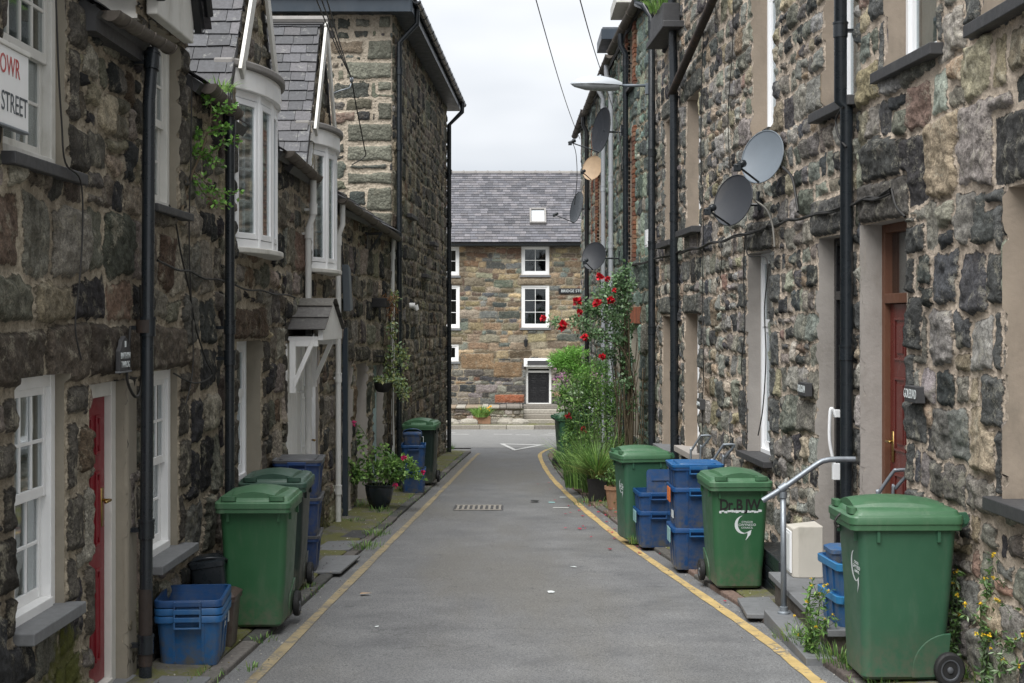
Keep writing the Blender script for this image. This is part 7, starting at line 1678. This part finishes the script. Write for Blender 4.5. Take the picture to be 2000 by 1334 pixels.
# ragwort by the right wall
r_ = random.Random(51); YLW = [(.80, .55, .03), (.85, .62, .06)]
def ragwort(base, tops, label, pal=GRP + GR, L=.045, r=.0045, dens=1.0, fsz=.013, bud=.35):
    t = plant('ragwort', base, label, 'yellow flowered weeds by the right wall'); st, lf, fl = MB(), MB(), MB(); base = Vector(base)
    for (x, y, dd) in tops:
        tip = A(x, y, dd); mid = base.lerp(tip, .5) + rdir(r_) * .04; pts = spline([base + rdir(r_) * .03, mid, tip], 6); st.tube(pts, [r * (1 - .5 * i / len(pts)) for i in range(len(pts))], 5)
        for i, q in enumerate(pts):
            for _ in range(int(5 * dens)): leaf(lf, q, rdir(r_) + Vector((0, 0, .2)), rdir(r_, 1), L * r_.uniform(.6, 1.4), L * .35, lcol(r_, pal))
        for k in range(3):
            b = pts[-3 - k] if len(pts) > 5 else tip; tp = b + Vector((r_.gauss(0, .07), r_.gauss(0, .05), r_.uniform(.05, .16))); st.tube([b, tp], r * .4, 4)
            for _ in range(5): leaf(lf, b.lerp(tp, r_.random()), rdir(r_), rdir(r_, 1), L * .8, L * .3, lcol(r_, pal))
            if r_.random() < bud: blossom(fl, r_, tp, fsz * r_.uniform(.7, 1.2), YLW, 10)
        blossom(fl, r_, tip, fsz, YLW, 12)
    st.build('stems', M_GSTEM, t, smooth=True); lf.build('leaves', M_LEAF, t, recalc=False)
    if fl.v: blooms(fl, t)
ragwort((2.72, 8.1, gz(8.1) + .05), [(1955, 1105, 8.0), (1940, 1085, 8.0), (1990, 1068, 7.9), (1975, 1140, 7.8), (1925, 1130, 8.0), (1998, 1190, 7.6), (1950, 1190, 7.9), (1930, 1250, 8.0), (1985, 1250, 7.6), (1915, 1180, 8.0), (1970, 1100, 8.0), (1995, 1120, 7.7), (1998, 1240, 7.5), (1960, 1290, 7.7), (1990, 1300, 7.5)], 'tall straggly ragwort with yellow flowers in the right foreground', dens=1.2)
ragwort((2.62, 8.5, gz(8.5) + .05), [(1870, 1115, 8.4), (1862, 1140, 8.4), (1882, 1160, 8.4), (1872, 1200, 8.4)], 'thin weed standing between the large green bin and ragwort', dens=1.2)
ragwort((1.92, 9.15, gz(9.15) + .09), [(1585, 1145, 9.2), (1600, 1160, 9.2), (1576, 1175, 9.2), (1612, 1210, 9.15), (1594, 1225, 9.1), (1560, 1240, 9.3)], 'leafy weed with yellow buds beside the lower step', GRL + GR, .050, dens=.8, fsz=.012, bud=.3)
m = MB()
for (x, y, n, h_, rad) in ((1545, 1248, 60, .10, .12), (1600, 1262, 140, .14, .18), (1640, 1290, 120, .12, .16), (1660, 1305, 60, .10, .1), (1240, 1062, 40, .12, .08), (1150, 985, 60, .12, .25), (1100, 900, 60, .15, .15), (735, 1045, 90, .09, .16), (715, 1070, 110, .08, .18), (690, 1020, 60, .07, .15), (862, 885, 80, .16, .15), (884, 878, 40, .2, .06), (700, 990, 90, .13, .2), (672, 985, 60, .14, .1), (600, 1150, 40, .05, .15), (512, 1252, 40, .05, .1), (490, 1310, 25, .05, .08), (262, 1300, 60, .07, .05), (790, 960, 70, .12, .12), (740, 1000, 60, .10, .15), (1120, 940, 80, .12, .2), (1560, 1228, 60, .07, .1), (1720, 1334, 40, .1, .1), (1885, 1325, 90, .16, .12), (1930, 1335, 90, .2, .15), (1985, 1340, 90, .25, .15), (805, 930, 60, .1, .2)):
    d = 5028.0 / (y - 729); blades(m, r_, ((x - 1000) * d / F, d, gz(d) + .045), rad, n, h_, .007, GRL + GR + [(.2, .24, .07)], .9)
for k in range(2600):      # small weeds and moss tufts in the joints
    sd = r_.choice('LLR'); y = 7 + 25 * r_.random() ** 1.3; e = KL(y) if sd == 'L' else KR(y); sg = -1 if sd == 'L' else 1
    off = r_.choice((.0, .12, .125, .13, .5, abs(WX(sd, y) - e) - .05)) + r_.gauss(0, .02)
    if vn(np.array([y * 1.3]), np.array([off * 2 + (3 if sd == 'L' else 9)]), 5)[0] < .5: continue
    x = e + sg * off; H = r_.uniform(.012, .04); a = r_.uniform(0, 6.28); w = .006; c = lcol(r_, GRL + GR + [(.2, .22, .06)])
    m.add([(x, y, gz(y) + .03), (x + w, y, gz(y) + .03), (x + .02 * math.cos(a), y + .02 * math.sin(a), gz(y) + .045 + H)], [(0, 1, 2)], c)
tag(m.build('weeds', M_LEAF, recalc=False), 'tufts of grass and weeds growing along kerbs, walls and slab joints', 'weeds', kind='stuff')
